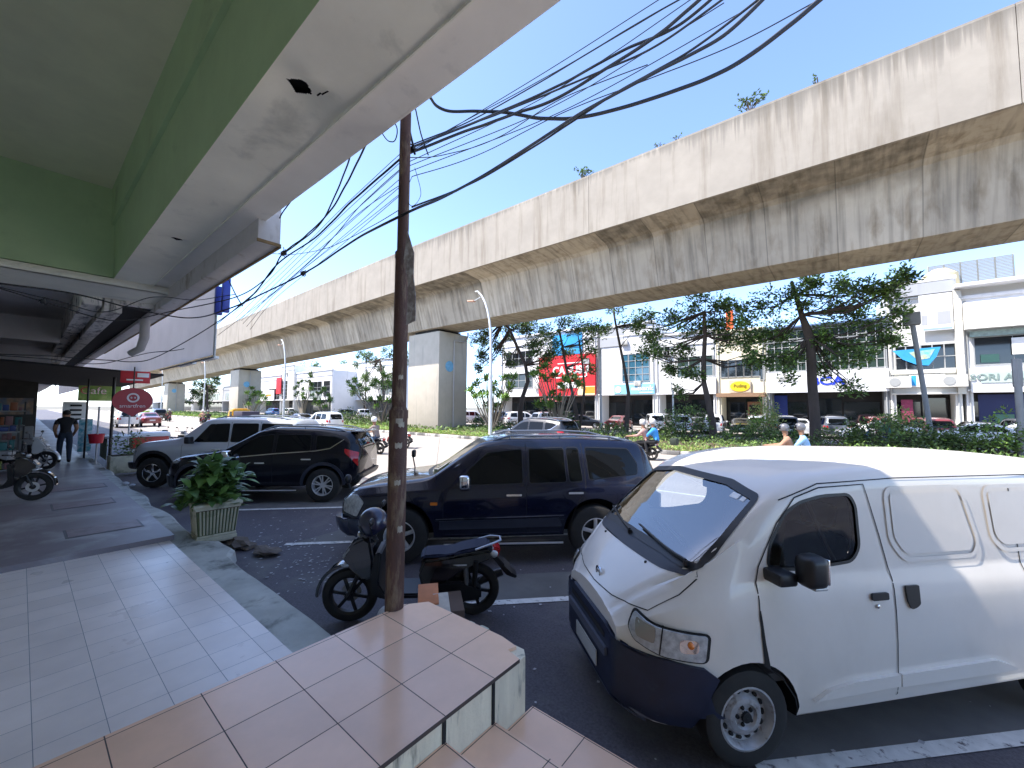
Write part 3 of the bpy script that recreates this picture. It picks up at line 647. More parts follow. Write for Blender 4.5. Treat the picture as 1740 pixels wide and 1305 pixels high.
for s, v in ((1, 'L'), (-1, 'R')):
    sg_ = [(x, z) for x, z in wprof]
    patch(vbvh, wider(sg_, .01), v, -.006, vglass, 'window', van, .12)
    ringpatch(vbvh, wider(sg_, .012), inset2(sg_, .008), v, .003, black, 'window_seal', van)
    dpoly = [(-.07, 1.11), (-.10, 1.20), (-.26, 1.46), (-.41, 1.615), (-.60, 1.675), (-.95, 1.69), (-1.03, 1.35), (-1.08, 1.1), (-1.09, .27), (-.34, .27), (-.31, .40), (-.22, .53), (-.11, .61), (-.07, .9), (-.07, 1.11)]
    patch(vbvh, strip(dpoly, .008), v, .0045, seam, 'door_seam', van)
    patch(vbvh, strip([(-1.09, .9), (-1.09, .27)], .006), v, .003, seam, 'door_seam', van) if s < 0 else None
    patch(vbvh, strip([(-.30, 1.60), (-.60, 1.70), (-1.2, 1.725), (-2.9, 1.725)], .007), v, .003, seam, 'door_seam', van)
    patch(vbvh, strip([(-2.2, 1.66), (-2.24, .5)], .008), v, .0025, seam, 'door_seam', van)
    gp = [(-.078, .95), (-.068, .95), (-.075, .80), (-.092, .615), (-.135, .60), (-.105, .75)]
    patch(vbvh, gp, v, .004, seam, 'panel_gap', van, .03)
    # blanked rear window panels (pressed recesses)
    for q in ([(-1.13, 1.64), (-1.74, 1.64), (-1.84, 1.28), (-1.80, 1.2), (-1.22, 1.2), (-1.13, 1.32)], [(-1.98, 1.63), (-2.75, 1.63), (-2.82, 1.22), (-2.08, 1.22), (-2.0, 1.3)]):
        q = rc(q, .05); ringpatch(vbvh, wider(q, .03), wider(q, .002), v, .008, vanp, 'pressed_frame', van)
        patch(vbvh, inset2(rc(inset2(q, .0), .02), .02), v, .006, vanp, 'blank_panel', van)
    mp = [(-.44, .375), (-.55, .43), (-.73, .465), (-1.085, .475), (-1.085, .40), (-.7, .385)]
    patch(vbvh, mp, v, 0, vanp, 'door_moulding', van, .05, thick=.024)
    patch(vbvh, [(-1.095, .475), (-1.88, .49), (-2.0, .45), (-2.08, .41), (-1.9, .40), (-1.095, .395)], v, 0, vanp, 'door_moulding', van, .05, thick=.024)
    patch(vbvh, rc([(-.89, 1.0), (-1.02, 1.0), (-1.02, .955), (-.89, .955)], .012), v, .006, black, 'door_handle', van, .05, thick=.012)
    patch(vbvh, rc([(-1.16, 1.03), (-1.27, 1.03), (-1.27, .91), (-1.24, .89), (-1.2, .88), (-1.17, .93)], .012), v, .006, black, 'door_handle', van, .05, thick=.01)
    # bumper wrap on the side, headlamp
    m = MB()
bump = pm('van_bumper_blue', (.012, .018, .045), .45, var=.25, sc=5, col2=(.05, .055, .08), sc2=6, thr=(.6, .8))
patch(vbvh, [(-.80, .22), (.80, .22), (.80, .52), (.70, .64), (.40, .66), (.33, .70), (-.33, .70), (-.40, .66), (-.70, .64), (-.80, .52)], 'F', .0, bump, 'bumper', van, .05, thick=.03)
patch(vbvh, [(.72, .26), (.72, .66), (.5, .66), (.30, .63), (.22, .57), (.29, .50), (.36, .36), (.37, .27)], 'L', 0, bump, 'bumper_corner', van, .05, thick=.028)
patch(vbvh, [(.72, .26), (.72, .66), (.5, .66), (.30, .63), (.22, .57), (.29, .50), (.36, .36), (.37, .27)], 'R', 0, bump, 'bumper_corner', van, .05, thick=.028)
for s, v in ((1, 'L'), (-1, 'R')):
    hp = rc([(.075, .79), (.03, .73), (-.14, .685), (-.37, .67), (-.385, .82), (-.10, .845), (.05, .88)], .025); v = 'F'+v
    patch(vbvh, wider(hp, .014), v, .016, seam, 'headlight_surround', van, .04)
    H = patch(vbvh, hp, v, .018, lens, 'headlight', van, .04, thick=.012)
    patch(vbvh, rc([(-.24, .72), (-.34, .72), (-.34, .80), (-.24, .80)], .03), v, .032, chrome, 'reflector', H, .04)
    patch(vbvh, strip([(-.13, .69), (-.15, .865)], .008), v, .032, seam, 'divider', H, .04)
    patch(vbvh, rc([(.02, .76), (-.10, .745), (-.11, .84), (.03, .86)], .02), v, .032, flat('bulb_bowl', (.32, .31, .28), .2, metal=.5), 'reflector', H, .04)
    m = MB(); h = vbvh.ray_cast(*[VIEW[v][0](-.30, .77), VIEW[v][1]])[0]; m.sph(h-VIEW[v][1]*.036, .02, .02, .02, n=10); m.build('bulb', orange, H)
patch(vbvh, rc([(-.36, .645), (.36, .645), (.36, .60), (-.36, .60)], .015), 'F', .033, seam, 'grille_slot', van, .06)
patch(vbvh, rc([(-.40, .56), (.40, .56), (.40, .50), (-.40, .50)], .02), 'F', .032, flat('bumper_light', (.09, .1, .14), .35), 'grille_bar', van, .06, thick=.02)
plate = patch(vbvh, rc([(-.22, .44), (.22, .44), (.22, .33), (-.22, .33)], .01), 'F', .036, flat('plate_pale', (.5, .52, .52), .4), 'number_plate', van, .1, thick=.008)
patch(vbvh, [(-.7, .265), (.7, .265), (.7, .24), (-.7, .24)], 'F', .034, flat('bumper_light', (.09, .1, .14), .35), 'bumper_lip', van, .06, thick=.01)
# cowl below the screen, bonnet seam, badge, washers
patch(vbvh, [(-.64, 1.135), (.64, 1.135), (.655, 1.235), (-.655, 1.235)], 'F', .0035, pm('cowl_dark', (.03, .032, .045), .5), 'cowl', van, .05) if 0 else None
cow = [(-.72, 1.13), (-.5, 1.115), (0, 1.115), (.5, 1.115), (.72, 1.13), (.70, 1.177), (.4, 1.197), (-.4, 1.197), (-.70, 1.177)]
patch(vbvh, cow, 'F', .004, pm('cowl_dark', (.03, .032, .045), .5), 'cowl', van, .05)
patch(vbvh, strip([(.72, 1.12), (.70, 1.02), (.62, .90), (.3, .86), (0, .85), (-.3, .86), (-.62, .90), (-.70, 1.02), (-.72, 1.12)], .006), 'F', .003, seam, 'bonnet_seam', van, .05)
m = MB(); h = vbvh.ray_cast(Vector((5, 0, .91)), Vector((-1, 0, 0)))[0]
m.lathe([(.030, 0), (.045, 0), (.045, .012), (.03, .012), (.03, 0)], 24, 'X', (h.x+.002, 0, .91)); m.rbox(h.x, h.x+.012, -.03, .03, .905, .918, .004); m.build('badge', chrome, van)
m = MB()
for y in (-.36, .36):
    h = vbvh.ray_cast(Vector((.44, y, 3)), Vector((0, 0, -1)))[0]; m.sph(h, .011, .011, .012, n=8)
m.build('washer_jet', black, van)
m = MB()
for y0, y1 in ((.64, -.02), (-.05, -.64)):
    pts = []
    for k in range(7):
        y = y0+(y1-y0)*k/6; z = 1.195+.05*k/6; h = vbvh.ray_cast(Vector((5, y, z)), Vector((-1, 0, 0)))[0]; pts.append(h+Vector((.03, 0, .012)))
    m.tube(pts, [.012, .012, .01, .009, .008, .007, .006], 6)
    m.tube([pts[0]+Vector((0, 0, -.03)), pts[0]], .016, 8)
    q = [p+Vector((-.012, 0, -.004)) for p in pts[2:]]; m.tube(q, .006, 5)
m.build('wiper', black, van)
for s in (1, -1):
    m = MB(); m.rbox(-.40, -.25, s*.885-.0 if s > 0 else -1.02, 1.02 if s > 0 else -.885, 1.13, 1.32, .045, seg=4)
    m.rbox(-.26, -.13, min(s*.78, s*.93), max(s*.78, s*.93), 1.12, 1.2, .02)
    mi = m.build('wing_mirror', black, van)
    m = MB(); m.rbox(-.41, -.395, min(s*.91, s*1.0), max(s*.91, s*1.0), 1.15, 1.30, .006); m.build('mirror_glass', chrome, mi)
    m = MB(); m.rbox(-.39, -.30, min(s*.93, s*1.0), max(s*.93, s*1.0), 1.12, 1.14, .008); m.build('mirror_lamp', lens, mi)
    for ax in (0, -2.65): wheel(van, ax, s*.715, .29, .17, s, 'steel', .185)
    m = MB(); m.sph((-.94, s*.836, .915), .014, .006, .014, n=10); m.build('keyhole', chrome, van)
# cabin
m = MB(); m.rbox(-.05, .24, -.66, .66, .62, 1.06, .05); m.rbox(-.02, .06, .15, .55, 1.04, 1.12, .03); m.box(-3, .2, -.76, .76, .47, .52); m.build('dashboard', flat('dash_grey', (.07, .07, .075), .6), van)
m = MB()
for y in (.36, -.36):
    m.rbox(-.95, -.42, y-.24, y+.24, .6, .82, .05)
    M = Matrix.Translation((-.88, y, .8)) @ Matrix.Rotation(R(-12), 4, 'Y'); m.rbox(-.07, .07, -.23, .23, 0, .5, .05, M=M); m.rbox(-.05, .05, -.13, .13, .52, .70, .04, M=M)
m.build('seat', flat('seat_dark', (.03, .03, .035), .85), van)
m = MB()
M = Matrix.Translation((-.18, -.36, 1.06)) @ Matrix.Rotation(R(-50), 4, 'Y')
m.tube([M @ Vector((.18*cos(a), .18*sin(a), 0)) for a in [2*pi*k/24 for k in range(25)]], .014, 8); m.tube([M @ Vector((-.17, 0, 0)), M @ Vector((.17, 0, 0))], .014); m.tube([M @ Vector((0, 0, 0)), M @ Vector((0, 0, -.3))], .03)
m.build('steering_wheel', black, van)
m = MB(); m.box(.0, .22, -.4, .25, 1.063, 1.068, 0); m.build('papers', flat('paper_yellow', (.62, .58, .38), .8, var=.3, sc=20, st=(12, 1, 1)), van)
m = MB(); m.tube([(-.55, .70, 1.6), (-.70, .72, 1.25), (-.9, .72, .9)], .015); m.build('seat_belt', black, van)
m = MB(); M = Matrix.Translation((-.36, .0, 1.56)); m.rbox(-.02, .02, -.11, .11, -.035, .035, .015, M=M); m.build('rear_view_mirror', black, van)
VH = 180+49
hv = Vector((cos(R(VH)), sin(R(VH)), 0)); lv = Vector((-hv.y, hv.x, 0))
c = Vector((-.53, 2.95, 0))-lv*.78; place(van, c.x, c.y, VH)
# ---- dark 4x4s
def suv_common(root, bvh, sp, side_windows, seams_, belt, handles, mould, head, tail, r, wkind, track, names=('L', 'R'), rr=None, wsf=None, rail=None):
    for s, v in ((1, 'L'), (-1, 'R')):
        for q in side_windows:
            q = rc(q, .035); patch(bvh, wider(q, .014), v, .002, black, 'window_frame', root, .12); patch(bvh, q, v, .005, darkglass, 'window', root, .12)
        for q in seams_: patch(bvh, strip(q, .008), v, .0025, seam, 'door_seam', root)
        if belt: patch(bvh, strip(belt, .018), v, .003, chrome, 'chrome_strip', root, .1, thick=.006)
        for hx, hz in handles:
            patch(bvh, rc([(hx-.11, hz-.014), (hx+.11, hz-.014), (hx+.11, hz+.014), (hx-.11, hz+.014)], .012), v, .012, chrome, 'door_handle', root, .06, thick=.02)
        if mould: patch(bvh, mould, v, 0, MATS['lower_cladding'], 'door_moulding', root, .1, thick=.018)
        patch(bvh, rc(head, .03), v, .003, lens, 'headlight', root, .05, thick=.01)
        patch(bvh, rc(tail, .03), v, .003, redlens, 'tail_light', root, .05, thick=.01)
        for ax in sp['axles']: wheel(root, ax, s*track, sp['rw'], .25, s, wkind, rr)
    if wsf:
        q = rc(wsf, .05); patch(bvh, wider(q, .02), 'F', .002, black, 'windscreen_frame', root, .12); patch(bvh, q, 'F', .005, darkglass, 'windscreen', root, .12)
navy = pm('navy_paint', (.003, .005, .020), .22, var=.04, coat=.7, spec=.3, col2=(.012, .013, .02), sc2=2.2, thr=(.5, .9))
pm('lower_cladding', (.02, .024, .04), .4, coat=.5)
navyB = pm('navy_black_paint', (.002, .003, .008), .2, var=.04, coat=.4, spec=.25)
LC = dict(x0=-3.76, x1=.86, crown=.03, sm=2, rw=.39, ra=.475, axles=(0, -2.80), az=.02,
          w=[(-3.76, .80), (-3.6, .88), (-3.3, .93), (-.2, .95), (.35, .94), (.62, .86), (.78, .74), (.86, .66)],
          zs=[(-3.76, .5), (-3.3, .36), (0, .34), (.6, .34), (.86, .42)],
          zb=[(-3.76, 1.05), (-2, 1.07), (-.6, 1.04), (.3, .98), (.7, .92), (.86, .80)],
          zt=[(-3.76, 1.35), (-3.68, 1.56), (-3.5, 1.68), (-2.6, 1.73), (-1.5, 1.72), (-1.12, 1.66), (-.42, 1.18), (-.3, 1.15), (.4, 1.07), (.72, 1.0), (.86, .86)],
          wt=[(-3.76, .66), (-3.5, .72), (-1.2, .74), (-.5, .80), (.4, .78), (.8, .6), (.86, .56)])
lc, lb, lbv = car_base('parked_car', 'dark navy four-wheel-drive with chrome mirrors parked between the scooter and the white van', LC, navy)
suv_common(lc, lbv, LC, [[(-.80, 1.09), (-.98, 1.32), (-1.22, 1.53), (-1.72, 1.58), (-1.73, 1.11)], [(-1.83, 1.585), (-2.34, 1.60), (-2.37, 1.12), (-1.83, 1.11)], [(-2.39, 1.60), (-2.56, 1.60), (-2.61, 1.13), (-2.42, 1.12)], [(-2.68, 1.60), (-3.33, 1.58), (-3.46, 1.36), (-3.45, 1.22), (-2.72, 1.15)]],
           [[(-.56, 1.06), (-.6, .9), (-.6, .4)], [(-1.78, 1.66), (-1.78, .4)], [(-2.62, 1.66), (-2.66, 1.05), (-2.5, .75), (-2.38, .42)], [(-.2, .86), (-.1, .98), (.55, .93)]],
           None, [(-1.6, .95), (-2.5, .97)], [(-.55, .60), (-2.25, .62), (-2.30, .50), (-.55, .48)],
           [(.84, .70), (.60, .66), (.50, .86), (.60, .95), (.84, .93)], [(-3.74, 1.0), (-3.58, 1.0), (-3.58, 1.14), (-3.74, 1.14)], .39, 'alloy', .82, rr=.215,
           wsf=[(-.66, 1.20), (.66, 1.20), (.60, 1.67), (-.60, 1.67)])
def extras(root, bvh, sp, bump_mat, bx, bz0, bz1, mirror=(-.86, 1.06), mmat=chrome, steps_=(-.7, -2.25, .28), rails=(-1.3, -3.3), grille=(.62, .86), flares=None, wf=.9):
    patch(bvh, rc([(-.78, bz0), (.78, bz0), (.80, bz1), (-.80, bz1)], .05), 'F', 0, bump_mat, 'bumper', root, .08, thick=bx)
    for v in 'LR': patch(bvh, rc([(sp['x1'], bz0), (.50, bz0), (.52, bz1), (sp['x1'], bz1)], .04), v, 0, bump_mat, 'bumper_corner', root, .08, thick=.03)
    patch(bvh, rc([(-.42, grille[0]), (.42, grille[0]), (.44, grille[1]), (-.44, grille[1])], .03), 'F', .006, chrome, 'grille', root, .08)
    patch(bvh, rc([(-.40, grille[0]+.02), (.40, grille[0]+.02), (.42, grille[1]-.02), (-.42, grille[1]-.02)], .03), 'F', .01, seam, 'grille_mesh', root, .08)
    patch(bvh, rc([(-.22, bz0+.05), (.22, bz0+.05), (.22, bz0+.16), (-.22, bz0+.16)], .01), 'F', bx+.004, flat('plate_dark', (.03, .03, .03), .4), 'number_plate', root, .1)
    patch(bvh, rc([(-.62, 1.18), (.62, 1.18), (.52, 1.56), (-.52, 1.56)], .05), 'B', .005, darkglass, 'rear_window', root, .12)
    patch(bvh, rc([(-.76, .42), (.76, .42), (.78, .62), (-.78, .62)], .05), 'B', 0, bump_mat, 'rear_bumper', root, .08, thick=.06)
    W_ = lerp(sp['w'], -1)
    for s in (1, -1):
        m = MB(); x, z = mirror; ya, yb = sorted((s*(W_+.03), s*(W_+.23))); m.rbox(x-.09, x+.05, ya, yb, z, z+.19, .035, seg=3); yc, yd = sorted((s*(W_-.06), s*(W_+.05))); m.rbox(x-.04, x+.03, yc, yd, z-.01, z+.05, .012)
        mi = m.build('wing_mirror', mmat, root)
        if steps_:
            m = MB(); ya, yb = sorted((s*(W_-.08), s*(W_+.06))); m.rbox(steps_[1], steps_[0], ya, yb, steps_[2]-.05, steps_[2], .015); ya, yb = sorted((s*(W_+.05), s*(W_+.068))); m.rbox(steps_[1], steps_[0], ya, yb, steps_[2]-.02, steps_[2]+.004, .004, 1)
            m.build('side_step', [black, alloy], root)
        if rails:
            m = MB(); y = s*(lerp(sp['wt'], -2)-.1); pts = []
            for k in range(9):
                x = rails[0]+(rails[1]-rails[0])*k/8; h = bvh.ray_cast(Vector((x, y, 4)), Vector((0, 0, -1)))[0]; pts.append(h+Vector((0, 0, .045 if 0 < k < 8 else .0)))
            m.tube(pts, .016, 8)
            for k in (1, 4, 7): m.tube([pts[k], pts[k]-Vector((0, 0, .05))], .014, 6)
            m.build('roof_rail', MATS.get('rail_grey') or flat('rail_grey', (.2, .22, .26), .35, metal=.6), root)
chr_b = pm('bumper_navy', (.012, .018, .05), .3, coat=1, var=.05)
extras(lc, lbv, LC, chr_b, .09, .36, .62, (-.88, 1.07), chrome, (-.62, -2.3, .30), (-1.3, -3.35))
for v in 'LR': patch(lbv, strip([(-.5, .625), (-2.32, .655)], .014), v, .004, chrome, 'chrome_strip', lc, .1, thick=.008)
m = MB(); m.tube([(-.47, .86, 1.0), (-.49, .87, 1.35), (-.53, .87, 1.75)], [.004, .0025, .0015], 5); m.build('aerial', black, lc)
m = MB(); m.tube([(.05, -.72, 1.08), (.1, -.74, 1.3)], .012, 6); m.rbox(.05, .12, -.82, -.68, 1.28, 1.42, .03); m.build('wing_mirror_stalk', black, lc)
m = MB(); m.tube([(.80, .52, .96), (.83, .52, 1.06)], .012, 6); m.sph((.84, .52, 1.12), .05, .06, .07); m.build('corner_mirror', black, lc)
patch(lbv, rc([(-.42, .86), (-.52, .86), (-.52, .82), (-.42, .82)], .01), 'L', .004, orange, 'indicator', lc, .05, thick=.006)
m = MB()
for k in range(30): pass
P0 = Vector((-2.91, 5.46, 0)); LH = 180+44; hh = Vector((cos(R(LH)), sin(R(LH)), 0)); ll = Vector((-hh.y, hh.x, 0)); c = P0-ll*.82+hh*2.8; place(lc, c.x, c.y, LH)
PJ = dict(x0=-3.56, x1=.78, crown=.03, sm=2, rw=.385, ra=.46, axles=(0, -2.80), az=.02,
          w=[(-3.56, .76), (-3.42, .86), (-3.2, .9), (-.2, .92), (.35, .9), (.6, .80), (.78, .62)],
          zs=[(-3.56, .5), (-3.3, .36), (0, .34), (.6, .3), (.78, .36)],
          zb=[(-3.56, 1.05), (-3, 1.12), (-2, 1.08), (-.6, 1.0), (.3, .98), (.6, .92), (.78, .80)],
          zt=[(-3.56, 1.25), (-3.46, 1.42), (-3.34, 1.58), (-2.6, 1.66), (-1.6, 1.68), (-1.25, 1.61), (-.42, 1.14), (-.3, 1.12), (.4, 1.03), (.64, .96), (.78, .84)],
          wt=[(-3.56, .62), (-3.4, .66), (-1.2, .70), (-.5, .76), (.4, .74), (.7, .6), (.78, .5)])
pj, pb, pbv = car_base('parked_car', 'black sport utility car with a pale belt line and six-spoke wheels behind the potted plant', PJ, navyB)
suv_common(pj, pbv, PJ, [[(-.62, 1.03), (-.85, 1.22), (-1.1, 1.40), (-1.3, 1.49), (-1.62, 1.53), (-1.63, 1.12)], [(-1.71, 1.53), (-2.45, 1.52), (-2.48, 1.17), (-1.71, 1.13)], [(-2.58, 1.51), (-3.0, 1.475), (-3.18, 1.41), (-3.0, 1.30), (-2.9, 1.24), (-2.60, 1.19)]],
           [[(-.56, 1.0), (-.58, .45)], [(-1.66, 1.62), (-1.67, .45)], [(-2.52, 1.62), (-2.54, 1.1), (-2.42, .8), (-2.3, .5)]],
           [(-.55, 1.0), (-1.65, 1.10), (-2.6, 1.165), (-2.92, 1.22), (-3.2, 1.42)], [(-1.4, .9), (-2.42, .98)], None,
           [(.76, .86), (.40, .90), (.34, .96), (.7, .98)], [(-3.55, 1.12), (-3.24, 1.22), (-3.26, 1.12), (-3.42, .98), (-3.55, .80)], .385, 'star', .80, rr=.235,
           wsf=[(-.64, 1.17), (.64, 1.17), (.58, 1.62), (-.58, 1.62)])
for v in 'LR':
    for ax in (0, -2.8):
        arc = [(ax+.475*cos(a), .405+.475*sin(a)) for a in [R(-8)+k*R(196)/16 for k in range(17)]]
        patch(pbv, strip(arc, .07), v, 0, MATS['lower_cladding'], 'wheel_arch_trim', pj, .1, thick=.02)
extras(pj, pbv, PJ, flat('bumper_black', (.02, .02, .022), .45), .05, .34, .6, (-.72, 1.0), chrome, (-.62, -2.25, .30), (-1.3, -3.2), (.66, .9))
m = MB(); m.rbox(-3.62, -3.3, -.6, .6, 1.575, 1.605, .012); m.build('spoiler', navyB, pj)
P0 = Vector((-9.38, 4.56, 0)); LH = 180+43; hh = Vector((cos(R(LH)), sin(R(LH)), 0)); ll = Vector((-hh.y, hh.x, 0)); c = P0-ll*.80+hh*2.8; place(pj, c.x, c.y, LH)
# silver 4x4
silver = carpaint('silver_paint', (.60, .62, .65), .35, rough=.38)
SV = dict(x0=-3.75, x1=.64, crown=.02, sm=2, rw=.40, ra=.50, axles=(0, -2.75), az=.03,
          w=[(-3.75, .80), (-3.6, .88), (-.2, .9), (.35, .88), (.58, .80), (.64, .74)],
          zs=[(-3.75, .5), (-3.3, .45), (0, .45), (.64, .48)], zb=[(-3.75, 1.1), (-.6, 1.14), (.3, 1.08), (.64, .98)],
          zt=[(-3.75, 1.5), (-3.6, 1.78), (-2.6, 1.86), (-1.5, 1.85), (-1.2, 1.8), (-.55, 1.30), (-.3, 1.26), (.5, 1.17), (.64, 1.04)],
          wt=[(-3.75, .70), (-1.2, .72), (-.5, .76), (.4, .72), (.64, .66)])
sv, sb, sbv = car_base('parked_car', 'silver four-wheel-drive with bright chrome wheels parked furthest left behind the black one', SV, silver)
suv_common(sv, sbv, SV, [[(-.98, 1.22), (-1.34, 1.68), (-1.84, 1.70), (-1.86, 1.22)], [(-1.93, 1.70), (-2.6, 1.70), (-2.62, 1.22), (-1.93, 1.22)], [(-2.7, 1.7), (-3.5, 1.68), (-3.55, 1.24), (-2.7, 1.22)]],
           [[(-.70, 1.14), (-.70, .5)], [(-1.89, 1.75), (-1.89, .5)], [(-2.66, 1.75), (-2.66, 1.1), (-2.35, .6)]], None, [(-1.6, 1.02), (-2.4, 1.02)], [(-.6, .80), (-3.6, .80), (-3.6, .56), (-2.8, .9), (-2.4, .56), (-.6, .56)] if 0 else [(-.58, .74), (-2.2, .74), (-2.25, .56), (-.58, .56)],
           [(.62, .84), (.50, .84), (.46, .98), (.62, .98)], [(-3.74, .9), (-3.62, .9), (-3.62, 1.1), (-3.74, 1.1)], .4, 'deep', .82, rr=.235,
           wsf=[(-.66, 1.32), (.66, 1.32), (.62, 1.76), (-.62, 1.76)])
for v in 'LR':
    for ax in (0, -2.75):
        arc = [(ax+.52*cos(a), .43+.52*sin(a)) for a in [R(-5)+k*R(190)/16 for k in range(17)]]
        patch(sbv, strip(arc, .08), v, 0, black, 'wheel_arch_trim', sv, .1, thick=.03)
extras(sv, sbv, SV, flat('bumper_black', (.02, .02, .022), .45), .14, .46, .66, (-.95, 1.18), black, (-.6, -2.2, .42), (-1.4, -3.4), (.78, 1.0))
P0 = Vector((-14.38, 2.38, 0)); LH = 180+43; hh = Vector((cos(R(LH)), sin(R(LH)), 0)); ll = Vector((-hh.y, hh.x, 0)); c = P0-ll*.82; place(sv, c.x, c.y, LH)
# ---------------------------------------------------------------- two-wheelers
def slab(m, poly, hw, b=.015, mi=0, y0=0, taper=None):
    bm = bmesh.new(); n = len(poly)
    A = [bm.verts.new((x, y0-hw*(taper(x, z) if taper else 1), z)) for x, z in poly]; B = [bm.verts.new((x, y0+hw*(taper(x, z) if taper else 1), z)) for x, z in poly]
    bm.faces.new(A); bm.faces.new(B[::-1])
    for i in range(n): bm.faces.new((A[i], B[i], B[(i+1) % n], A[(i+1) % n]))
    bmesh.ops.recalc_face_normals(bm, faces=bm.faces[:])
    bmesh.ops.bevel(bm, geom=[e for e in bm.edges], offset=b, segments=2, affect='EDGES', clamp_overlap=True)
    return m.bm(bm, mi, None, True)
seatm = pm('seat_vinyl', (.010, .013, .035), .62, bump=.1, bsc=60, spec=.3)
def scooter(name, label, cat, bodym, trim=None, group=None, lod=0, nmirror=1):
    root = thing(name, label, cat, group=group); trim = trim or bodym
    r = .275; n = 28 if not lod else 14
    for k, x in enumerate((0, 1.26)):
        m = MB(); m.lathe([(.19, -.03), (.235, -.042), (.262, -.035), (r, -.012), (r, .012), (.262, .035), (.235, .042), (.19, .03), (.19, -.03)], n, 'Y', (x, 0, r)); T = m.build('wheel', rubber, root)
        m = MB(); m.lathe([(.195, -.032), (.2, -.036), (.175, -.02), (.175, .02), (.2, .036), (.195, .032)], n, 'Y', (x, 0, r)); m.lathe([(.001, -.05), (.045, -.05), (.045, .05), (.001, .05)], 12, 'Y', (x, 0, r))
        for q in range(6):
            a = 2*pi*q/6+.2; M = Matrix.Translation((x, 0, r)) @ Matrix.Rotation(-a, 4, 'Y'); m.rbox(.03, .182, -.012, .012, -.017, .017, .006, M=M)
        m.build('rim', black, T)
    m = MB(); m.lathe([(.05, -.06), (.1, -.06), (.1, -.055), (.05, -.055)], 16, 'Y', (1.26, 0, r)); m.build('brake_disc', alloy, root)
    m = MB()
    for s in (-1, 1): m.tube([(1.27, s*.065, .275), (1.13, s*.065, .62)], [.022, .018], 8)
    m.tube([(1.14, 0, .6), (1.04, 0, .86)], .03, 8); m.build('fork', black, root)
    m = MB(); arc = [(1.26+.30*cos(a), .285+.30*sin(a)) for a in [R(-2)+k*R(125)/8 for k in range(9)]]; arc2 = [(1.26+.33*cos(a), .285+.335*sin(a)) for a in [R(0)+k*R(125)/8 for k in range(9)]]
    slab(m, arc+arc2[::-1], .055, .008); m.build('front_mudguard', bodym, root)
    m = MB(); slab(m, [(1.30, .66), (1.33, .74), (1.22, .93), (1.10, 1.0), (1.03, .96), (1.00, .72), (1.00, .50), (1.10, .46), (1.20, .54)], .15, .03, taper=lambda x, z: .55+.45*min(1, max(0, (1.34-x)/.22)))
    m.build('front_shield', bodym, root)
    m = MB(); slab(m, [(1.315, .70), (1.325, .745), (1.24, .90), (1.215, .86)], .105, .012, taper=lambda x, z: .75); m.build('shield_trim', flat('trim_silver', (.35, .37, .4), .3, metal=.3), root)
    m = MB()
    for s in (-1, 1): m.sph((1.285, s*.075, .645), .05, .055, .028, n=10)
    m.build('indicator_lamp', lens, root)
    m = MB(); slab(m, [(1.00, .95), (1.14, .93), (1.19, .98), (1.15, 1.06), (1.06, 1.11), (.98, 1.08)], .12, .03, taper=lambda x, z: 1 if x < 1.1 else .75); m.build('handlebar_cowl', bodym, root)
    m = MB(); m.sph((1.155, 0, 1.0), .035, .085, .045, n=12); m.build('headlight', lens, root)
    m = MB(); m.tube([(.94, -.33, 1.06), (1.0, -.2, 1.04), (1.03, 0, 1.03), (1.0, .2, 1.04), (.94, .33, 1.06)], .013, 8)
    for s in (-1, 1): m.tube([(.93, s*.35, 1.065), (.965, s*.24, 1.05)], .02, 8)
    for s in (-1, 1): m.tube([(.99, s*.34, 1.05), (1.03, s*.2, 1.05)], .006, 6)
    m.build('handlebar', black, root)
    for s in (-1, 1)[:2 if nmirror else 0]:
        m = MB(); m.tube([(1.0, s*.2, 1.05), (1.02, s*.25, 1.2), (1.0, s*.29, 1.24)], .006, 6); m.sph((.99, s*.30, 1.27), .02, .065, .042, n=10); m.build('mirror', black, root)
    m = MB(); slab(m, [(.98, .82), (1.03, .55), (1.03, .35), (.92, .29), (.50, .28), (.48, .33), (.88, .34), (.95, .45), (.92, .82)], .17, .015); m.build('leg_shield', black, root)
    m = MB(); slab(m, [(.50, .30), (.56, .52), (.50, .68), (.30, .70), (-.05, .735), (-.30, .765), (-.36, .73), (-.30, .64), (.05, .52), (.22, .40)], .135, .03, taper=lambda x, z: 1 if x > -.05 else .72); m.build('side_panel', bodym, root)
    m = MB()
    bm = bmesh.new(); bmesh.ops.create_uvsphere(bm, u_segments=16, v_segments=10, radius=1)
    slab(m, [(.55, .69), (.50, .745), (.34, .755), (.16, .745), (.08, .79), (-.14, .83), (-.28, .845), (-.30, .81), (-.05, .76), (.30, .71)], .135, .025, taper=lambda x, z: .8 if (x > .5 or x < -.2) else 1); bm.free(); m.build('seat', seatm, root)
    m = MB()
    m.tube([(-.12, .13, .80), (-.30, .11, .86), (-.40, .05, .875), (-.40, -.05, .875), (-.30, -.11, .86), (-.12, -.13, .80)], .013, 8); m.build('grab_rail', flat('rail_silver', (.4, .42, .46), .3, metal=.5), root)
    m = MB(); slab(m, [(-.33, .80), (-.40, .78), (-.37, .66), (-.30, .68)], .09, .015); m.build('tail_light', redlens, root)
    m = MB()
    for s in (-1, 1): m.sph((-.33, s*.10, .72), .04, .03, .05, n=8)
    m.build('rear_indicator', lens, root)
    m = MB(); slab(m, [(-.30, .68), (-.36, .68), (-.52, .46), (-.58, .42), (-.56, .40), (-.46, .44)], .08, .006); m.build('rear_mudguard', black, root)
    m = MB(); M = Matrix.Translation((-.475, 0, .52)) @ Matrix.Rotation(R(40), 4, 'Y'); m.box(-.004, .004, -.12, .12, -.06, .06, M=M); m.build('number_plate', flat('plate_dark', (.03, .03, .03), .4), root)
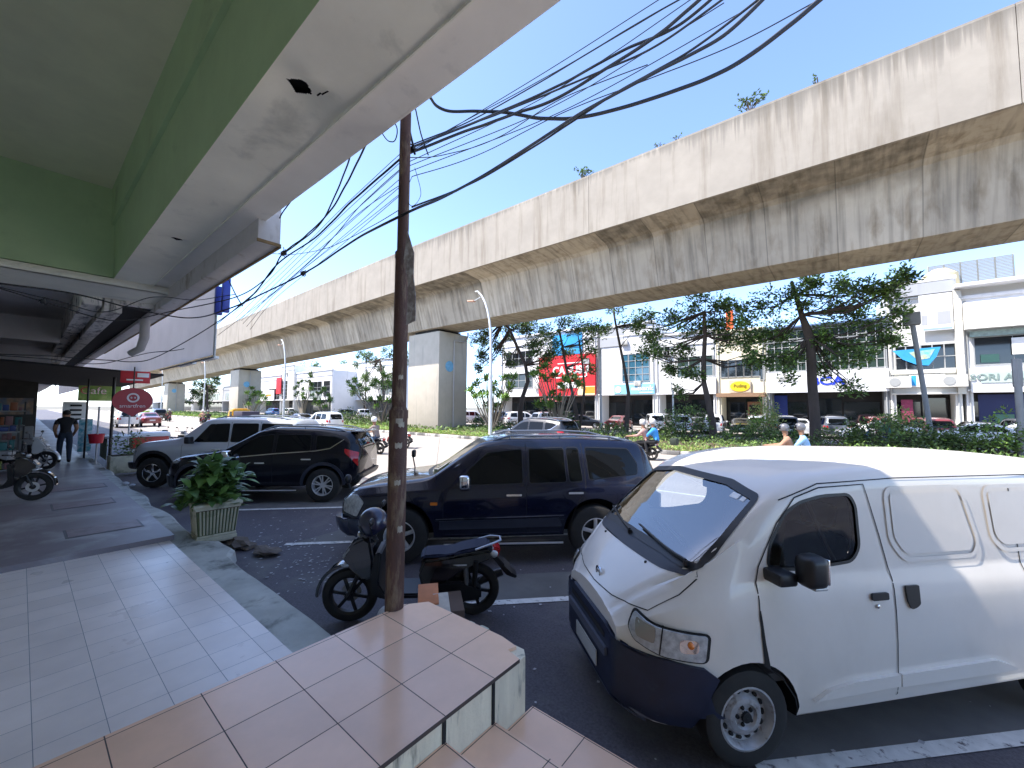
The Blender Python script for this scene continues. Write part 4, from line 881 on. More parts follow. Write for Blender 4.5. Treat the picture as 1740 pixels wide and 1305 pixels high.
    m = MB(); slab(m, [(.50, .30), (.40, .42), (.12, .42), (-.08, .33), (-.08, .22), (.15, .20), (.42, .22)], .07, .02, y0=.07); m.tube([(.42, .0, .25), (.55, 0, .25)], .05); m.tube([(0, .10, .28), (-.02, .12, .62)], .028, 8)
    m.build('engine', flat('engine_black', (.02, .02, .02), .4, metal=.3), root)
    m = MB(); m.tube([(.4, -.1, .22), (.15, -.12, .22), (-.2, -.14, .34), (-.32, -.14, .38)], [.02, .05, .055, .045], 12); m.build('exhaust', flat('exhaust_dark', (.06, .06, .065), .4, metal=.7), root)
    m = MB(); m.tube([(.42, .1, .26), (.36, .17, .04), (.30, .2, .01)], .01, 6); m.build('side_stand', black, root)
    if not lod:
        m = MB()
        for s in (-1, 1):
            m.box(-.02, .22, s*.1365-.001, s*.1365+.001, .60, .62); m.box(-.18, .0, s*.1+.0, s*.1+.002, .665, .68)
        m.build('decal', alloy, root)
        m = MB()
        for s in (-1, 1): m.tube([(-.02, s*.1, .3), (-.0, s*.1, .62)], .022, 10); m.tube([(-.02+.01*0, s*.1, .36), (-.005, s*.1, .58)], .032, 10)
        m.build('shock_absorber', flat('spring_grey', (.2, .2, .2), .4, metal=.5), root)
        m = MB(); m.tube([(1.06, .05, .95), (1.12, .09, .8), (1.16, .075, .5), (1.22, .06, .3)], .005, 5); m.tube([(.98, -.2, 1.03), (1.08, -.1, .9), (1.16, -.08, .5)], .005, 5); m.build('brake_hose', black, root)
    for c in S.objects:
        if c.parent != root: continue
        nm = c.name.split('.')[0]
        if nm in ('wheel', 'brake_disc', 'front_mudguard', 'exhaust', 'engine', 'side_stand'): continue
        for v in c.data.vertices:
            if v.co.z > .5: v.co.z = .5+(v.co.z-.5)*.80
            if v.co.x < .6: v.co.x += .12*min(1, (.6-v.co.x)/.8)
    return root
blackgloss = pm('gloss_black', (.004, .004, .007), .12, var=.04, coat=1, spec=.6)
F1 = Vector((-4.02, 2.24, 0)); B1 = Vector((-3.13, 3.17, 0)); dd = (F1-B1).normalized(); ang = math.atan2(dd.y, dd.x)
sc1 = scooter('scooter', 'black scooter with a long blue-black seat parked beside the foot of the utility pole', 'scooter', blackgloss)
sc1.location = (B1.x, B1.y, 0); sc1.rotation_euler.z = ang
sc1.rotation_euler.x = R(-4)
M0 = Matrix.Translation(sc1.location) @ sc1.rotation_euler.to_matrix().to_4x4()
def helmet(name, label, M, mat, visor=None, group=None, parent=None, s=1.0):
    m = MB(); prof = []
    for k in range(13): a = R(-38)+k*R(128)/12; prof.append((max(.001, .135*cos(a)), .15*sin(a)))
    m.lathe(prof+[(.001, .14)], 20, 'Z', (0, 0, 0), M=None)
    m.v = [((x*1.12 if x > 0 else x*1.08)*s, y*s, z*s) for x, y, z in m.v]; m.v = [tuple(M @ Vector(v)) for v in m.v]
    o = m.build(name, mat, parent)
    q = MB()
    for i in range(9):
        for j in range(5): a = R(-52)+i*R(104)/8; b = R(-14)+j*R(40)/4; q.v.append(tuple(M @ (Vector((.155*cos(a)*cos(b)*1.03, .14*sin(a)*cos(b), .155*sin(b)))*s)))
    for i in range(8):
        for j in range(4): q.f.append([i*5+j, (i+1)*5+j, (i+1)*5+j+1, i*5+j+1]); q.m.append(0); q.sm.append(True)
    q.build('visor', visor or darkglass, o)
    if label: tag(o, label, 'helmet', group)
    return o
helmet('helmet', 'dark blue helmet hung on the handlebar of the parked scooter', M0 @ Matrix.Translation((1.02, .06, 1.03)) @ Matrix.Rotation(R(35), 4, 'Y'), carpaint('helmet_blue', (.008, .01, .04), .1))
# ---------------------------------------------------------------- people
skinm = flat('skin', (.28, .15, .09), .6); hairm = flat('hair', (.01, .008, .007), .7)
def person(label, J, mats, group=None, hair=True, rz=0, loc=(0, 0, 0), helm=None, sub=1, face=(1, 0, 0)):
    """J: joint name -> (x,y,z); one continuous skinned body"""
    rad = dict(pelvis=.165, waist=.155, chest=.18, upper=.15, neck=.07, head0=.095, head1=.115, head2=.085,
               sh=.085, el=.055, wr=.036, hd=.042, hip=.115, kn=.08, an=.055, heel=.055, toe=.045)
    V = []; E = []; Rr = []; reg = []
    def av(p, r, g, par=None):
        V.append(Vector(p)); Rr.append(r); reg.append(g)
        if par is not None: E.append((par, len(V)-1))
        return len(V)-1
    a = av(J['pelvis'], rad['pelvis'], 1); b = av(J['waist'], rad['waist'], 0, a); c = av(J['chest'], rad['chest'], 0, b); d = av(J['upper'], rad['upper'], 0, c)
    e = av(J['neck'], rad['neck'], 2, d); h0 = av(J['head0'], rad['head0'], 2, e); h1 = av(J['head1'], rad['head1'], 2, h0); av(J['head2'], rad['head2'], 2, h1)
    for s in 'lr':
        k = av(J['sh'+s], rad['sh'], 0, d); k = av(J['el'+s], rad['el'], 0 if mats.get('long') else 2, k); k = av(J['wr'+s], rad['wr'], 2, k); k = av(J['hd'+s], rad['hd'], 2, k)
        w = (Vector(J['hd'+s])-Vector(J['wr'+s])).normalized(); sd = w.cross(Vector((0, 0, 1)) if abs(w.z) < .8 else Vector((1, 0, 0))).normalized(); H = Vector(J['hd'+s])
        for q in range(4):
            o = (q-1.5)*.018; f1 = av(H+w*.05+sd*o, .010, 2, k); f2 = av(H+w*.075+sd*o+Vector((0, 0, -.012)), .009, 2, f1); av(H+w*(.09-.006*abs(q-1))+sd*o+Vector((0, 0, -.03)), .008, 2, f2)
        t1 = av(H+sd*.04*(1 if s == 'l' else -1)+w*.0, .011, 2, k); av(H+sd*.05*(1 if s == 'l' else -1)+w*.03, .009, 2, t1)
        k = av(J['hip'+s], rad['hip'], 1, a); k = av(J['kn'+s], rad['kn'], 1, k); k = av(J['an'+s], rad['an'], 1, k); f = av(J['he'+s], rad['heel'], 3, k); av(J['to'+s], rad['toe'], 3, f)
    me = bpy.data.meshes.new('p'); me.from_pydata(V, E, []); o = link(bpy.data.objects.new('p', me))
    md = o.modifiers.new('s', 'SKIN'); 
    for i, sv_ in enumerate(me.skin_vertices[0].data): sv_.radius = (Rr[i], Rr[i]*(.8 if reg[i] in (0, 1) and Rr[i] > .1 else 1)); sv_.use_root = (i == 0)
    md.use_smooth_shade = True; sb_ = o.modifiers.new('d', 'SUBSURF'); sb_.levels = sub; sb_.render_levels = sub
    bpy.context.view_layer.update(); dg = bpy.context.evaluated_depsgraph_get(); nm = bpy.data.meshes.new_from_object(o.evaluated_get(dg)); bpy.data.objects.remove(o)
    for m_ in (mats['top'], mats['legs'], skinm, mats.get('shoes', black)): nm.materials.append(m_)
    for p in nm.polygons:
        cpt = p.center; best = None
        for (i, j) in E:
            A, B = V[i], V[j]; t = max(0, min(1, (cpt-A).dot(B-A)/max(1e-9, (B-A).length_squared))); dist = (cpt-(A+(B-A)*t)).length-(Rr[i]*(1-t)+Rr[j]*t)
            if best is None or dist < best[0]: best = (dist, reg[j] if t > .5 or reg[j] == reg[i] else (reg[i] if reg[i] != 1 or reg[j] != 2 else reg[j]))
        p.material_index = best[1]; p.use_smooth = True
    o = link(bpy.data.objects.new('person', nm)); tag(o, label, 'person', group)
    hc = Vector(J['head1']); fx = Vector(face).normalized(); fy = Vector((0, 0, 1)).cross(fx).normalized(); HM = Matrix(((fx.x, fy.x, 0, hc.x), (fx.y, fy.y, 0, hc.y), (fx.z, fy.z, 1, hc.z), (0, 0, 0, 1)))
    fm = MB()
    for s in (-1, 1): fm.sph((.088, s*.033, .0), .012, .014, .009, n=8, M=HM)
    fm.build('eyes', flat('eye_dark', (.02, .015, .01), .2), o)
    fm = MB(); fm.sph((.10, 0, -.03), .018, .013, .022, n=8, M=HM); fm.build('nose', skinm, o)
    fm = MB(); fm.sph((.088, 0, -.065), .01, .024, .006, n=8, M=HM); fm.build('mouth', flat('lips', (.2, .07, .05), .5), o)
    if hair:
        hm = MB(); hm.sph((-.018, 0, .03), .108, .102, .10, n=14, M=HM); hm.build('hair', hairm, o)
    if helm: helmet('helmet', None, HM @ Matrix.Translation((0, 0, .02)), helm, parent=o, s=.98)
    o.location = loc; o.rotation_euler.z = rz
    return o
def rider_pose(back=0):
    x0 = .22-back; z = .04 if back else 0; f = lambda x, y, zz: (x-back, y, zz+z)
    J = dict(pelvis=f(.20, 0, .87), waist=f(.22, 0, 1.03), chest=f(.27, 0, 1.2), upper=f(.30, 0, 1.33), neck=f(.33, 0, 1.43), head0=f(.36, 0, 1.50), head1=f(.37, 0, 1.57), head2=f(.37, 0, 1.65))
    for s, k in (('l', 1), ('r', -1)):
        J['sh'+s] = f(.30, k*.19, 1.34); J['el'+s] = f(.48, k*.30, 1.14)
        if back: J['wr'+s] = f(.55, k*.16, 1.02); J['hd'+s] = f(.60, k*.13, 1.0)
        else: J['wr'+s] = (.86, k*.31, 1.09); J['hd'+s] = (.93, k*.31, 1.09)
        J['hip'+s] = f(.22, k*.10, .84); J['kn'+s] = f(.62, k*.19, .80); J['an'+s] = f(.55 if back else .62, k*.2, .40); J['he'+s] = f(.52 if back else .60, k*.2, .33); J['to'+s] = f(.70 if back else .78, k*.2, .32)
    for k in J:
        if k[:2] not in ('an', 'he', 'to'): J[k] = (J[k][0], J[k][1], J[k][2]-(.10 if k[:2] != 'kn' else .06))
    return J
def riders(bx, by, head, bodym, specs, label, cat='motorcycle', group=None):
    b = scooter('motorcycle', label, cat, bodym, lod=1, group=group); b.location = (bx, by, 0); b.rotation_euler.z = R(head)
    for k, (lab, mats, hm) in enumerate(specs): person(lab, rider_pose(.42*k), mats, None, hair=False, rz=R(head), loc=(bx, by, 0), helm=hm)
    return b
cloth = lambda n, c: pm('cloth_'+n, c, .9, var=.15, sc=9)
jeans = cloth('jeans', (.05, .08, .14)); dkt = cloth('dark', (.012, .012, .015)); hw = flat('helmet_white', (.7, .7, .7), .2, coat=.5); hg = flat('helmet_grey', (.12, .12, .13), .25, coat=.6); ho = flat('helmet_orange', (.35, .15, .05), .3)
redp = carpaint('moto_red', (.35, .02, .03), .1)
riders(-16.6, 10.6, 196, blackgloss, [('rider in grey jacket, jeans and white helmet, just left of the pole', dict(top=cloth('grey', (.25, .2, .18)), legs=jeans, long=1), hw)], 'dark motorcycle ridden by the person in the white helmet just left of the pole')
riders(-17.9, 13.0, 183, redp, [('rider in dark shirt and brown-orange helmet just right of the pole', dict(top=dkt, legs=cloth('navy', (.03, .03, .15)), long=1), ho)], 'red motorcycle passing just right of the pole')
b3 = riders(-6.35, 17.0, 182, blackgloss, [('front rider in dusty pink jacket and grey helmet behind the navy 4x4', dict(top=cloth('pink', (.42, .25, .22)), legs=dkt, long=1), flat('helmet_pale', (.5, .48, .46), .3)),
    ('pillion passenger in bright blue jacket and grey helmet behind the navy 4x4', dict(top=cloth('blue', (.05, .28, .65)), legs=dkt, long=1), flat('helmet_pale', (.5, .48, .46), .3))], 'motorcycle carrying two people behind the navy four-wheel-drive')
m = MB(); m.rbox(-.62, -.34, -.18, .18, .70, .98, .05); bg_ = m.build('bag', flat('bag_dark', (.02, .03, .02), .7)); bg_.location = (-5.9, 17.02, 0); bg_.rotation_euler.z = R(182); bg_.rotation_euler.y = 0; tag(bg_, 'dark bag strapped behind the pillion passenger in blue', 'bag')
riders(-1.15, 15.6, 184, blackgloss, [('front rider in brown jacket and dark helmet seen over the van roof', dict(top=cloth('brown', (.36, .2, .13)), legs=dkt, long=1), hg),
    ('pillion passenger in light blue top and dark helmet seen over the van roof', dict(top=cloth('lblue', (.25, .45, .7)), legs=dkt, long=1), hg)], 'motorcycle carrying two people behind the white van')
for k, (x, y, hd, c, t, lab) in enumerate([(-57, 13.4, 175, (.5, .3, .2), redp, 'tan'), (-52, 12.7, 178, (.03, .03, .03), blackgloss, 'black'), (-70, 12.8, 180, (.1, .06, .05), redp, 'dark brown')]):
    riders(x, y, hd, t, [('distant rider in %s top on the far stretch of road' % lab, dict(top=cloth('far%d' % k, c), legs=dkt, long=1), [hw, hg, hw][k])], 'distant motorcycle of the rider in the %s top' % lab)
# man walking away on the pavement
J = dict(pelvis=(0, 0, .92), waist=(0, 0, 1.07), chest=(.01, 0, 1.24), upper=(.02, 0, 1.38), neck=(.04, 0, 1.49), head0=(.06, 0, 1.56), head1=(.07, 0, 1.62), head2=(.07, 0, 1.70),
         shl=(.01, .19, 1.40), ell=(-.05, .25, 1.14), wrl=(.1, .22, .96), hdl=(.15, .2, .9), shr=(.01, -.19, 1.40), elr=(-.02, -.25, 1.14), wrr=(.14, -.22, .98), hdr=(.2, -.2, .93),
         hipl=(0, .1, .90), knl=(.12, .11, .5), anl=(.02, .11, .09), hel=(-.01, .11, .05), tol=(.16, .12, .035), hipr=(0, -.1, .90), knr=(-.03, -.1, .50), anr=(-.22, -.1, .13), her=(-.25, -.1, .09), tor=(-.12, -.11, .035))
person('man in black T-shirt and dark jeans walking away along the pavement', J, dict(top=dkt, legs=cloth('djeans', (.02, .03, .05))), rz=R(180), loc=(-20.2, 1.0, .27), sub=2)
# ---------------------------------------------------------------- pole
rustp = pm('rusty_pole', (.10, .052, .04), .75, var=.25, sc=3, st=(5, 5, .8), col2=(.22, .155, .10), sc2=9, st2=(1.5, 1.5, .35), thr=(.5, .62), bump=.4, bsc=60)
pole = thing('utility_pole', 'rusty brown steel utility pole rising from the corner of the orange landing', 'pole', (-2.97, 2.07, .5))
m = MB(); m.tube([(0, 0, .0), (.004, 0, 1.66), (.004, 0, 1.70)], [.077, .077, .062], 24); m.tube([(.004, 0, 1.69), (.01, 0, 3.03), (.01, 0, 3.07)], [.062, .060, .05], 24); m.tube([(.01, 0, 3.06), (.02, 0, 7.2)], [.049, .045], 20)
m.tube([(.004, 0, 1.60), (.004, 0, 1.67)], .081, 24); m.tube([(.01, 0, 3.0), (.01, 0, 3.05)], .064, 24); m.build('shaft', rustp, pole)
paperm = pm('paper_scrap', (.42, .38, .31), .9, var=.2, sc=30)
for k, (px, py, w, h) in enumerate([(673, 715, .06, .05), (681, 722, .05, .045), (672, 758, .06, .045), (671, 822, .05, .04), (676, 640, .04, .035), (684, 908, .045, .05)]):
    p = atY(px, py, 1.99); z = p.z-.5; a0 = math.atan2(-2.07, 2.97)+(px-670)*.03; rr_ = .0785 if z < 1.6 else .066
    m = MB(); n = 6
    for i in range(n+1):
        a = a0-w/2/rr_+w/rr_*i/n
        for q in (0, 1): m.v.append((.004+rr_*cos(a), rr_*sin(a), z+(q-.5)*h+.006*sin(i*2+k)))
    for i in range(n): m.f.append([2*i, 2*i+2, 2*i+3, 2*i+1]); m.m.append(0); m.sm.append(True)
    m.build('paper_scrap', paperm, pole)
m = MB(); A = [atY(px, py, 2.02)-Vector((-2.97, 2.07, .5)) for px, py in ((692, 392), (703, 430), (702, 470), (706, 505), (705, 545), (690, 552), (692, 520), (693, 480), (686, 440))]
m.prism(list(range(9)), 1, lambda u, v, w: (0, 0, 0)) if 0 else None
m.add([a for a in A]+[a+Vector((.003, .004, 0)) for a in A], [tuple(range(9)), tuple(range(9, 18))[::-1]]+[(i, (i+1) % 9, 9+(i+1) % 9, 9+i) for i in range(9)])
ban = m.build('torn_banner', pm('faded_banner', (.3, .26, .26), .7, var=.3, sc=20, col2=(.6, .6, .62), sc2=14)); ban.location = (-2.97, 2.07, .5); tag(ban, 'torn faded banner strip tied to the upper right side of the utility pole', 'banner')
# ---------------------------------------------------------------- cables
cabm = flat('cable_black', (.008, .008, .010), .6)
CG = 'black overhead cables strung along the pavement'
def atXX(x, y, X_): d = ray(x, y); return d*(X_/d.x)+Vector((0, 0, EYE))
def cable(pts, r, lab, wob=0, seedk=0, n=14):
    pts = [((p[0], p[1], min(2.15+(p[2]-2.15)*1.0+max(0, p[0]-705)/500*4.5, 2.22 if p[0] < 490 else 99)) if p[2] is not None else p) for p in pts]; r = [r*(1+max(0, p[0]-705)/500*1.6) for p in pts] if any(p[0] > 760 for p in pts) else r
    P = [atY(*p) if p[2] is not None else atXX(p[0], p[1], p[3]) for p in pts]; out = []
    for i in range(len(P)-1):
        p0 = P[max(0, i-1)]; p1 = P[i]; p2 = P[i+1]; p3 = P[min(len(P)-1, i+2)]
        for k in range(n):
            t = k/n; q = .5*((2*p1)+(p2-p0)*t+(2*p0-5*p1+4*p2-p3)*t*t+(3*p1-p0-3*p2+p3)*t**3)
            if wob: q = q+Vector((0, noise.noise(Vector((i+t, seedk, 0))*2.1), noise.noise(Vector((i+t, seedk+9, 0))*2.6)))*wob
            out.append(q)
    out.append(P[-1]); m = MB(); rr_ = [r[i]+(r[i+1]-r[i])*k/n for i in range(len(P)-1) for k in range(n)]+[r[-1]] if isinstance(r, list) else r; m.tube(out, rr_, 6); return tag(m.build('overhead_cable', cabm), lab, 'cable', CG)
C = [
 ([(1215, -25, 2.6), (1130, 50, 2.6), (1040, 110, 2.6), (950, 165, 2.5), (870, 195, 2.5), (800, 220, 2.4), (690, 262, 2.15)], .013, 'thick bundled cable in the upper tangle running right from the pole head'),
 ([(1230, -20, 2.7), (1150, 45, 2.7), (1060, 85, 2.65), (960, 140, 2.6), (850, 190, 2.5), (700, 250, 2.15)], .011, 'cable crossing the thick bundle near the top edge right of the pole'),
 ([(1190, -20, 2.9), (1100, 30, 2.9), (1000, 90, 2.8), (900, 150, 2.7), (800, 205, 2.5), (700, 246, 2.2)], .006, 'thin cable above the upper tangle'),
 ([(1170, -10, 3.1), (1060, 55, 3.0), (930, 130, 2.9), (800, 200, 2.6), (700, 256, 2.2)], .004, 'topmost thin cable of the upper tangle'),
 ([(1240, -10, 2.5), (1120, 75, 2.5), (1000, 130, 2.5), (880, 180, 2.4), (770, 222, 2.3), (695, 252, 2.14)], .008, 'lower cable of the upper tangle'),
 ([(1320, -25, 2.3), (1230, 60, 2.3), (1120, 120, 2.3), (1000, 185, 2.25), (880, 262, 2.2), (780, 322, 2.15), (690, 362, 2.0), (600, 410, 2.3), (515, 465, 2.5), (400, 520, 2.6), (330, 540, 2.55), (250, 530, None, -9.6), (130, 500, None, -9), (0, 482, None, -8)], .012, 'long thick cable sagging from the top right across the pole to the ceiling'),
 ([(1300, -10, 2.35), (1180, 82, 2.35), (1060, 150, 2.3), (940, 228, 2.25), (820, 302, 2.2), (700, 352, 2.1)], .008, 'second long cable beside the thick one right of the pole'),
 ([(1410, -15, 2.5), (1330, 52, 2.5), (1240, 115, 2.5), (1130, 160, 2.5), (1010, 195, 2.5), (930, 202, 2.5), (850, 190, 2.5), (760, 188, 2.5), (730, 165, 2.3)], .014, 'heavy twisted cable curving low under the upper tangle'),
 ([(1400, -5, 2.9), (1250, 75, 2.9), (1100, 135, 2.8), (960, 190, 2.7), (820, 260, 2.5), (700, 300, 2.2)], .004, 'thin straight cable below the heavy twisted one'),
 ([(1100, 110, 2.8), (960, 165, 2.7), (850, 232, 2.6), (760, 262, 2.4), (695, 268, 2.15)], .004, 'thin cable ending at the clamp on the pole'),
 ([(685, 266, 2.07), (600, 340, 2.2), (540, 400, 2.3), (470, 450, 2.4), (420, 510, 2.5), (330, 572, 2.5), (250, 612, None, -12.6), (180, 612, None, -12), (90, 605, None, -11.5), (0, 602, None, -11)], .010, 'cable dropping left from the pole head to the lower loops'),
 ([(622, 245, 2.0), (590, 310, 2.2), (560, 360, 2.3), (520, 400, 2.4), (480, 432, 2.4), (455, 470, 2.5), (400, 505, 2.5), (300, 527, None, -10), (200, 545, None, -9.6), (100, 520, None, -9), (0, 490, None, -8)], .009, 'kinked cable descending beside the beam edge into the splice box'),
 ([(596, 262, 2.0), (575, 320, 2.2), (540, 385, 2.3), (483, 430, 2.4)], .008, 'short cable from behind the beam to the splice box'),
 ([(684, 284, 2.07), (610, 352, 2.3), (540, 432, 2.4), (455, 505, 2.5), (370, 570, 2.5)], .004, 'thin cable nearest the pole on its left side'),
 ([(684, 312, 2.07), (600, 370, 2.3), (530, 440, 2.4), (440, 520, 2.5)], .0035, 'second thin cable left of the pole'),
 ([(684, 326, 2.07), (590, 400, 2.4), (500, 470, 2.5), (410, 545, 2.6)], .003, 'third thin cable left of the pole'),
 ([(686, 352, 2.1), (630, 385, 2.2), (560, 420, 2.4), (500, 432, 2.5), (455, 430, 2.6)], .004, 'thin cable looping level from the pole to the splice box'),
 ([(0, 488, None, -8), (100, 512, None, -8.6), (180, 530, None, -9), (260, 505, None, -9.6), (330, 510, None, -10.2), (400, 500, 2.5)], .007, 'cable looping under the cross beam'),
 ([(0, 604, None, -11), (80, 610, None, -11.4), (170, 618, None, -12), (250, 600, None, -12), (320, 590, None, -11.5), (372, 548, None, -11), (430, 500, 2.6)], .008, 'cable along the foot of the lilac panel'),
 ([(690, 195, 2.15), (698, 230, 2.15), (705, 262, 2.15)], .010, 'short cut cable stub hanging at the pole head'),
 ([(706, 185, 2.2), (716, 230, 2.2), (728, 264, 2.2)], .006, 'loose cable end hanging right of the pole head'),
 ([(640, 205, 2.0), (655, 235, 2.05), (670, 240, 2.05), (675, 220, 2.0), (668, 205, 2.0)], .005, 'small hanging cable loop left of the pole head'),
 ([(500, 335, 2.0), (478, 365, 2.1), (470, 385, 2.15)], .008, 'cable stub behind the white fascia'),
 ([(385, 468, 2.2), (400, 500, 2.3), (412, 520, 2.4)], .009, 'cable hanging from beneath the projecting box'),
 ([(705, 285, 2.15), (715, 330, 2.15), (700, 350, 2.1), (690, 330, 2.1), (700, 300, 2.1)], .0025, 'thin wire loop at the pole shoulder'),
]
for k, (y0, y1, y2) in enumerate([(-20, 120, 262), (-12, 150, 275), (5, 165, 282), (15, 172, 292)]):
    C.append(([(1150+40*k, y0, 2.4+.1*k), (930+20*k, y1, 2.4), (695, y2, 2.15)], .0035, 'extra thin cable fanning right from the pole head, number %s from the top' % ['one', 'two', 'three', 'four'][k]))
for k in range(6):
    C.append(([(684, 258+14*k, 2.07), (590-4*k, 345+16*k, 2.3), (505-8*k, 430+16*k, 2.45), (395+6*k, 535+5*k, 2.55)], .003, 'extra thin cable fanning left from the pole, number %s from the top' % ['one', 'two', 'three', 'four', 'five', 'six'][k]))
for k, (p, r_, lab) in enumerate(C): cable(p, r_, lab, .006 if r_ > .0065 else .003, k)
def lump(px, py, Y, s, lab):
    p = atY(px, py, Y) if Y else atXX(px, py, -8.5); m = MB(); m.rbox(p.x-s, p.x+s, p.y-s*.5, p.y+s*.5, p.z-s*.5, p.z+s*.5, s*.2)
    for k in range(9):
        q = p+Vector((rnd(-1, 1), rnd(-.6, .6), rnd(-1, 1)))*s*1.3; m.tube([p, (p+q)/2+Vector((rnd(-1, 1), 0, rnd(-1, 1)))*s*.7, q], .006, 5)
    tag(m.build('cable_splice', cabm), lab, 'cable splice')
lump(482, 430, 2.4, .055, 'black splice box on the cables just right of the projecting white box'); lump(515, 464, 2.45, .045, 'black knotted splice on the sagging cable left of the pole')
lump(700, 253, 2.14, .035, 'small black clamp on the pole shoulder'); lump(73, 512, None, .05, 'black clip on the cables under the cross beam at far left')
# ---------------------------------------------------------------- potted plant and rubble at the kerb
concp = pm('planter_cream', (.55, .53, .40), .8, var=.15, sc=5, col2=(.12, .14, .07), sc2=4, thr=(.52, .72), bump=.2, bsc=30)
pl = thing('planter', 'square fluted cream concrete planter at the kerb corner', 'planter', (-7.72, 2.02, 0), R(-4))
m = MB()
def frust(m, z0, z1, a0, a1, mi=0): m.add([(sx*a0, sy*a0, z0) for sx, sy in ((-1, -1), (1, -1), (1, 1), (-1, 1))]+[(sx*a1, sy*a1, z1) for sx, sy in ((-1, -1), (1, -1), (1, 1), (-1, 1))], [(3, 2, 1, 0), (4, 5, 6, 7)]+[(i, (i+1) % 4, 4+(i+1) % 4, 4+i) for i in range(4)], mi)
frust(m, .2, .68, .23, .27); m.build('pot', pm('planter_green', (.09, .11, .05), .9, var=.2, bump=.2), pl)
m = MB(); m.rbox(-.26, .26, -.26, .26, .12, .2, .01); m.rbox(-.25, .25, -.25, .25, .2, .24, .01); m.build('foot', concp, pl)
m = MB(); m.rbox(-.31, .31, -.31, .31, .66, .71, .012); m.rbox(-.29, .29, -.29, .29, .62, .66, .01); m.build('rim', concp, pl)
m = MB()
for k in range(11):
    for rot in (0, 90):
        for sg_ in (1, -1):
            t = -.2+.04*k; M = Matrix.Rotation(R(rot), 4, 'Z')
            a0, a1 = .235*sg_, .272*sg_
            vs = [M @ Vector(v) for v in ((a0, t-.012, .25), (a0, t+.012, .25), (a1, t*1.12+.012, .61), (a1, t*1.12-.012, .61), (a0+.012*sg_, t, .25), (a1+.012*sg_, t*1.12, .61))]
            m.add(vs, [(0, 4, 5, 3), (1, 2, 5, 4), (0, 1, 4), (3, 5, 2)])
m.build('fluting', concp, pl)
m = MB(); m.rbox(-.27, .27, -.27, .27, .60, .655, .01); m.build('soil', earth, pl)
leafA = pm('leaf_green', (.10, .19, .055), .4, var=.25, sc=8, col2=(.14, .22, .10), sc2=12, thr=(.5, .7), tr=.2)
leafB = pm('leaf_light', (.17, .30, .07), .4, var=.2, sc=8, tr=.25); stemm = flat('stem', (.08, .12, .04), .7)
plant = thing('potted_plant', 'bushy plant with broad green leaves growing in the fluted cream planter', 'plant', (-7.72, 2.02, .60)); plant.scale = (1.18, 1.18, 1.3); plant.location.x -= .12
def bigleaf(m, p, d, L, w, mi):
    d = d.normalized(); sd = d.cross(Vector((0, 0, 1))); sd = sd.normalized() if sd.length > .05 else Vector((1, 0, 0)); nn = sd.cross(d); pts = []
    for i, (t, ww) in enumerate([(0, .08), (.15, .55), (.4, 1), (.65, .85), (.85, .45), (1, .03)]):
        c = p+d*L*t+Vector((0, 0, -1))*L*.35*t*t; pts += [c-sd*w*ww*.5+nn*w*.12*ww, c, c+sd*w*ww*.5+nn*w*.12*ww]
    m.add(pts, [(i*3+j, (i+1)*3+j, (i+1)*3+j+1, i*3+j+1) for i in range(5) for j in range(2)], mi, True)
rs = random.Random(3); m = MB(); st_ = MB()
for k in range(62):
    a = rs.uniform(0, 2*pi); rad = rs.uniform(.02, .36)**1; hgt = rs.uniform(.0, .55)*(1-rad*.9)+.05; tip = Vector((rad*cos(a), rad*sin(a), hgt)); base = Vector((rad*.3*cos(a), rad*.3*sin(a), 0))
    st_.tube([base, (base+tip)/2+Vector((0, 0, .03)), tip], .007, 5)
    for q in range(7):
        b = a+rs.uniform(-1.9, 1.9); el = rs.uniform(.0, 1.25); dv = Vector((cos(b)*cos(el), sin(b)*cos(el), sin(el))); bigleaf(m, tip+Vector((0, 0, rs.uniform(-.12, .02))), dv, rs.uniform(.17, .29), rs.uniform(.09, .14), 0 if rs.random() < .68 else 1)
m.build('leaves', [leafA, leafB], plant, recalc=False, sharp=False); st_.build('stems', stemm, plant)
rubc = pm('rubble', (.14, .115, .095), .95, var=.3, sc=6, bump=.5, bsc=20)
def rock(x, y, z, s, lab, sq=(1, 1, .6)):
    bm = bmesh.new(); bmesh.ops.create_icosphere(bm, subdivisions=2, radius=1)
    for v in bm.verts: n_ = noise.noise(v.co*1.6+Vector((x, y, 0))); v.co = Vector((v.co.x*s*sq[0], v.co.y*s*sq[1], v.co.z*s*sq[2]))*(1+.8*n_)
    m = MB(); m.bm(bm, 0, Matrix.Translation((x, y, z)), False); return tag(m.build('rubble_block', rubc), lab, 'rubble')
rock(-7.35, 2.28, .06, .17, 'crumbling concrete block under the front corner of the cream planter', (1.7, .9, .5)); rock(-6.75, 2.42, .05, .15, 'broken dark slab lying on the asphalt right of the cream planter', (1.8, 1, .35)); rock(-7.9, 2.2, .05, .15, 'concrete lump behind the cream planter', (1.3, 1, .6))
pap = pm('asphalt_litter', (.4, .4, .42), .9, var=.2)
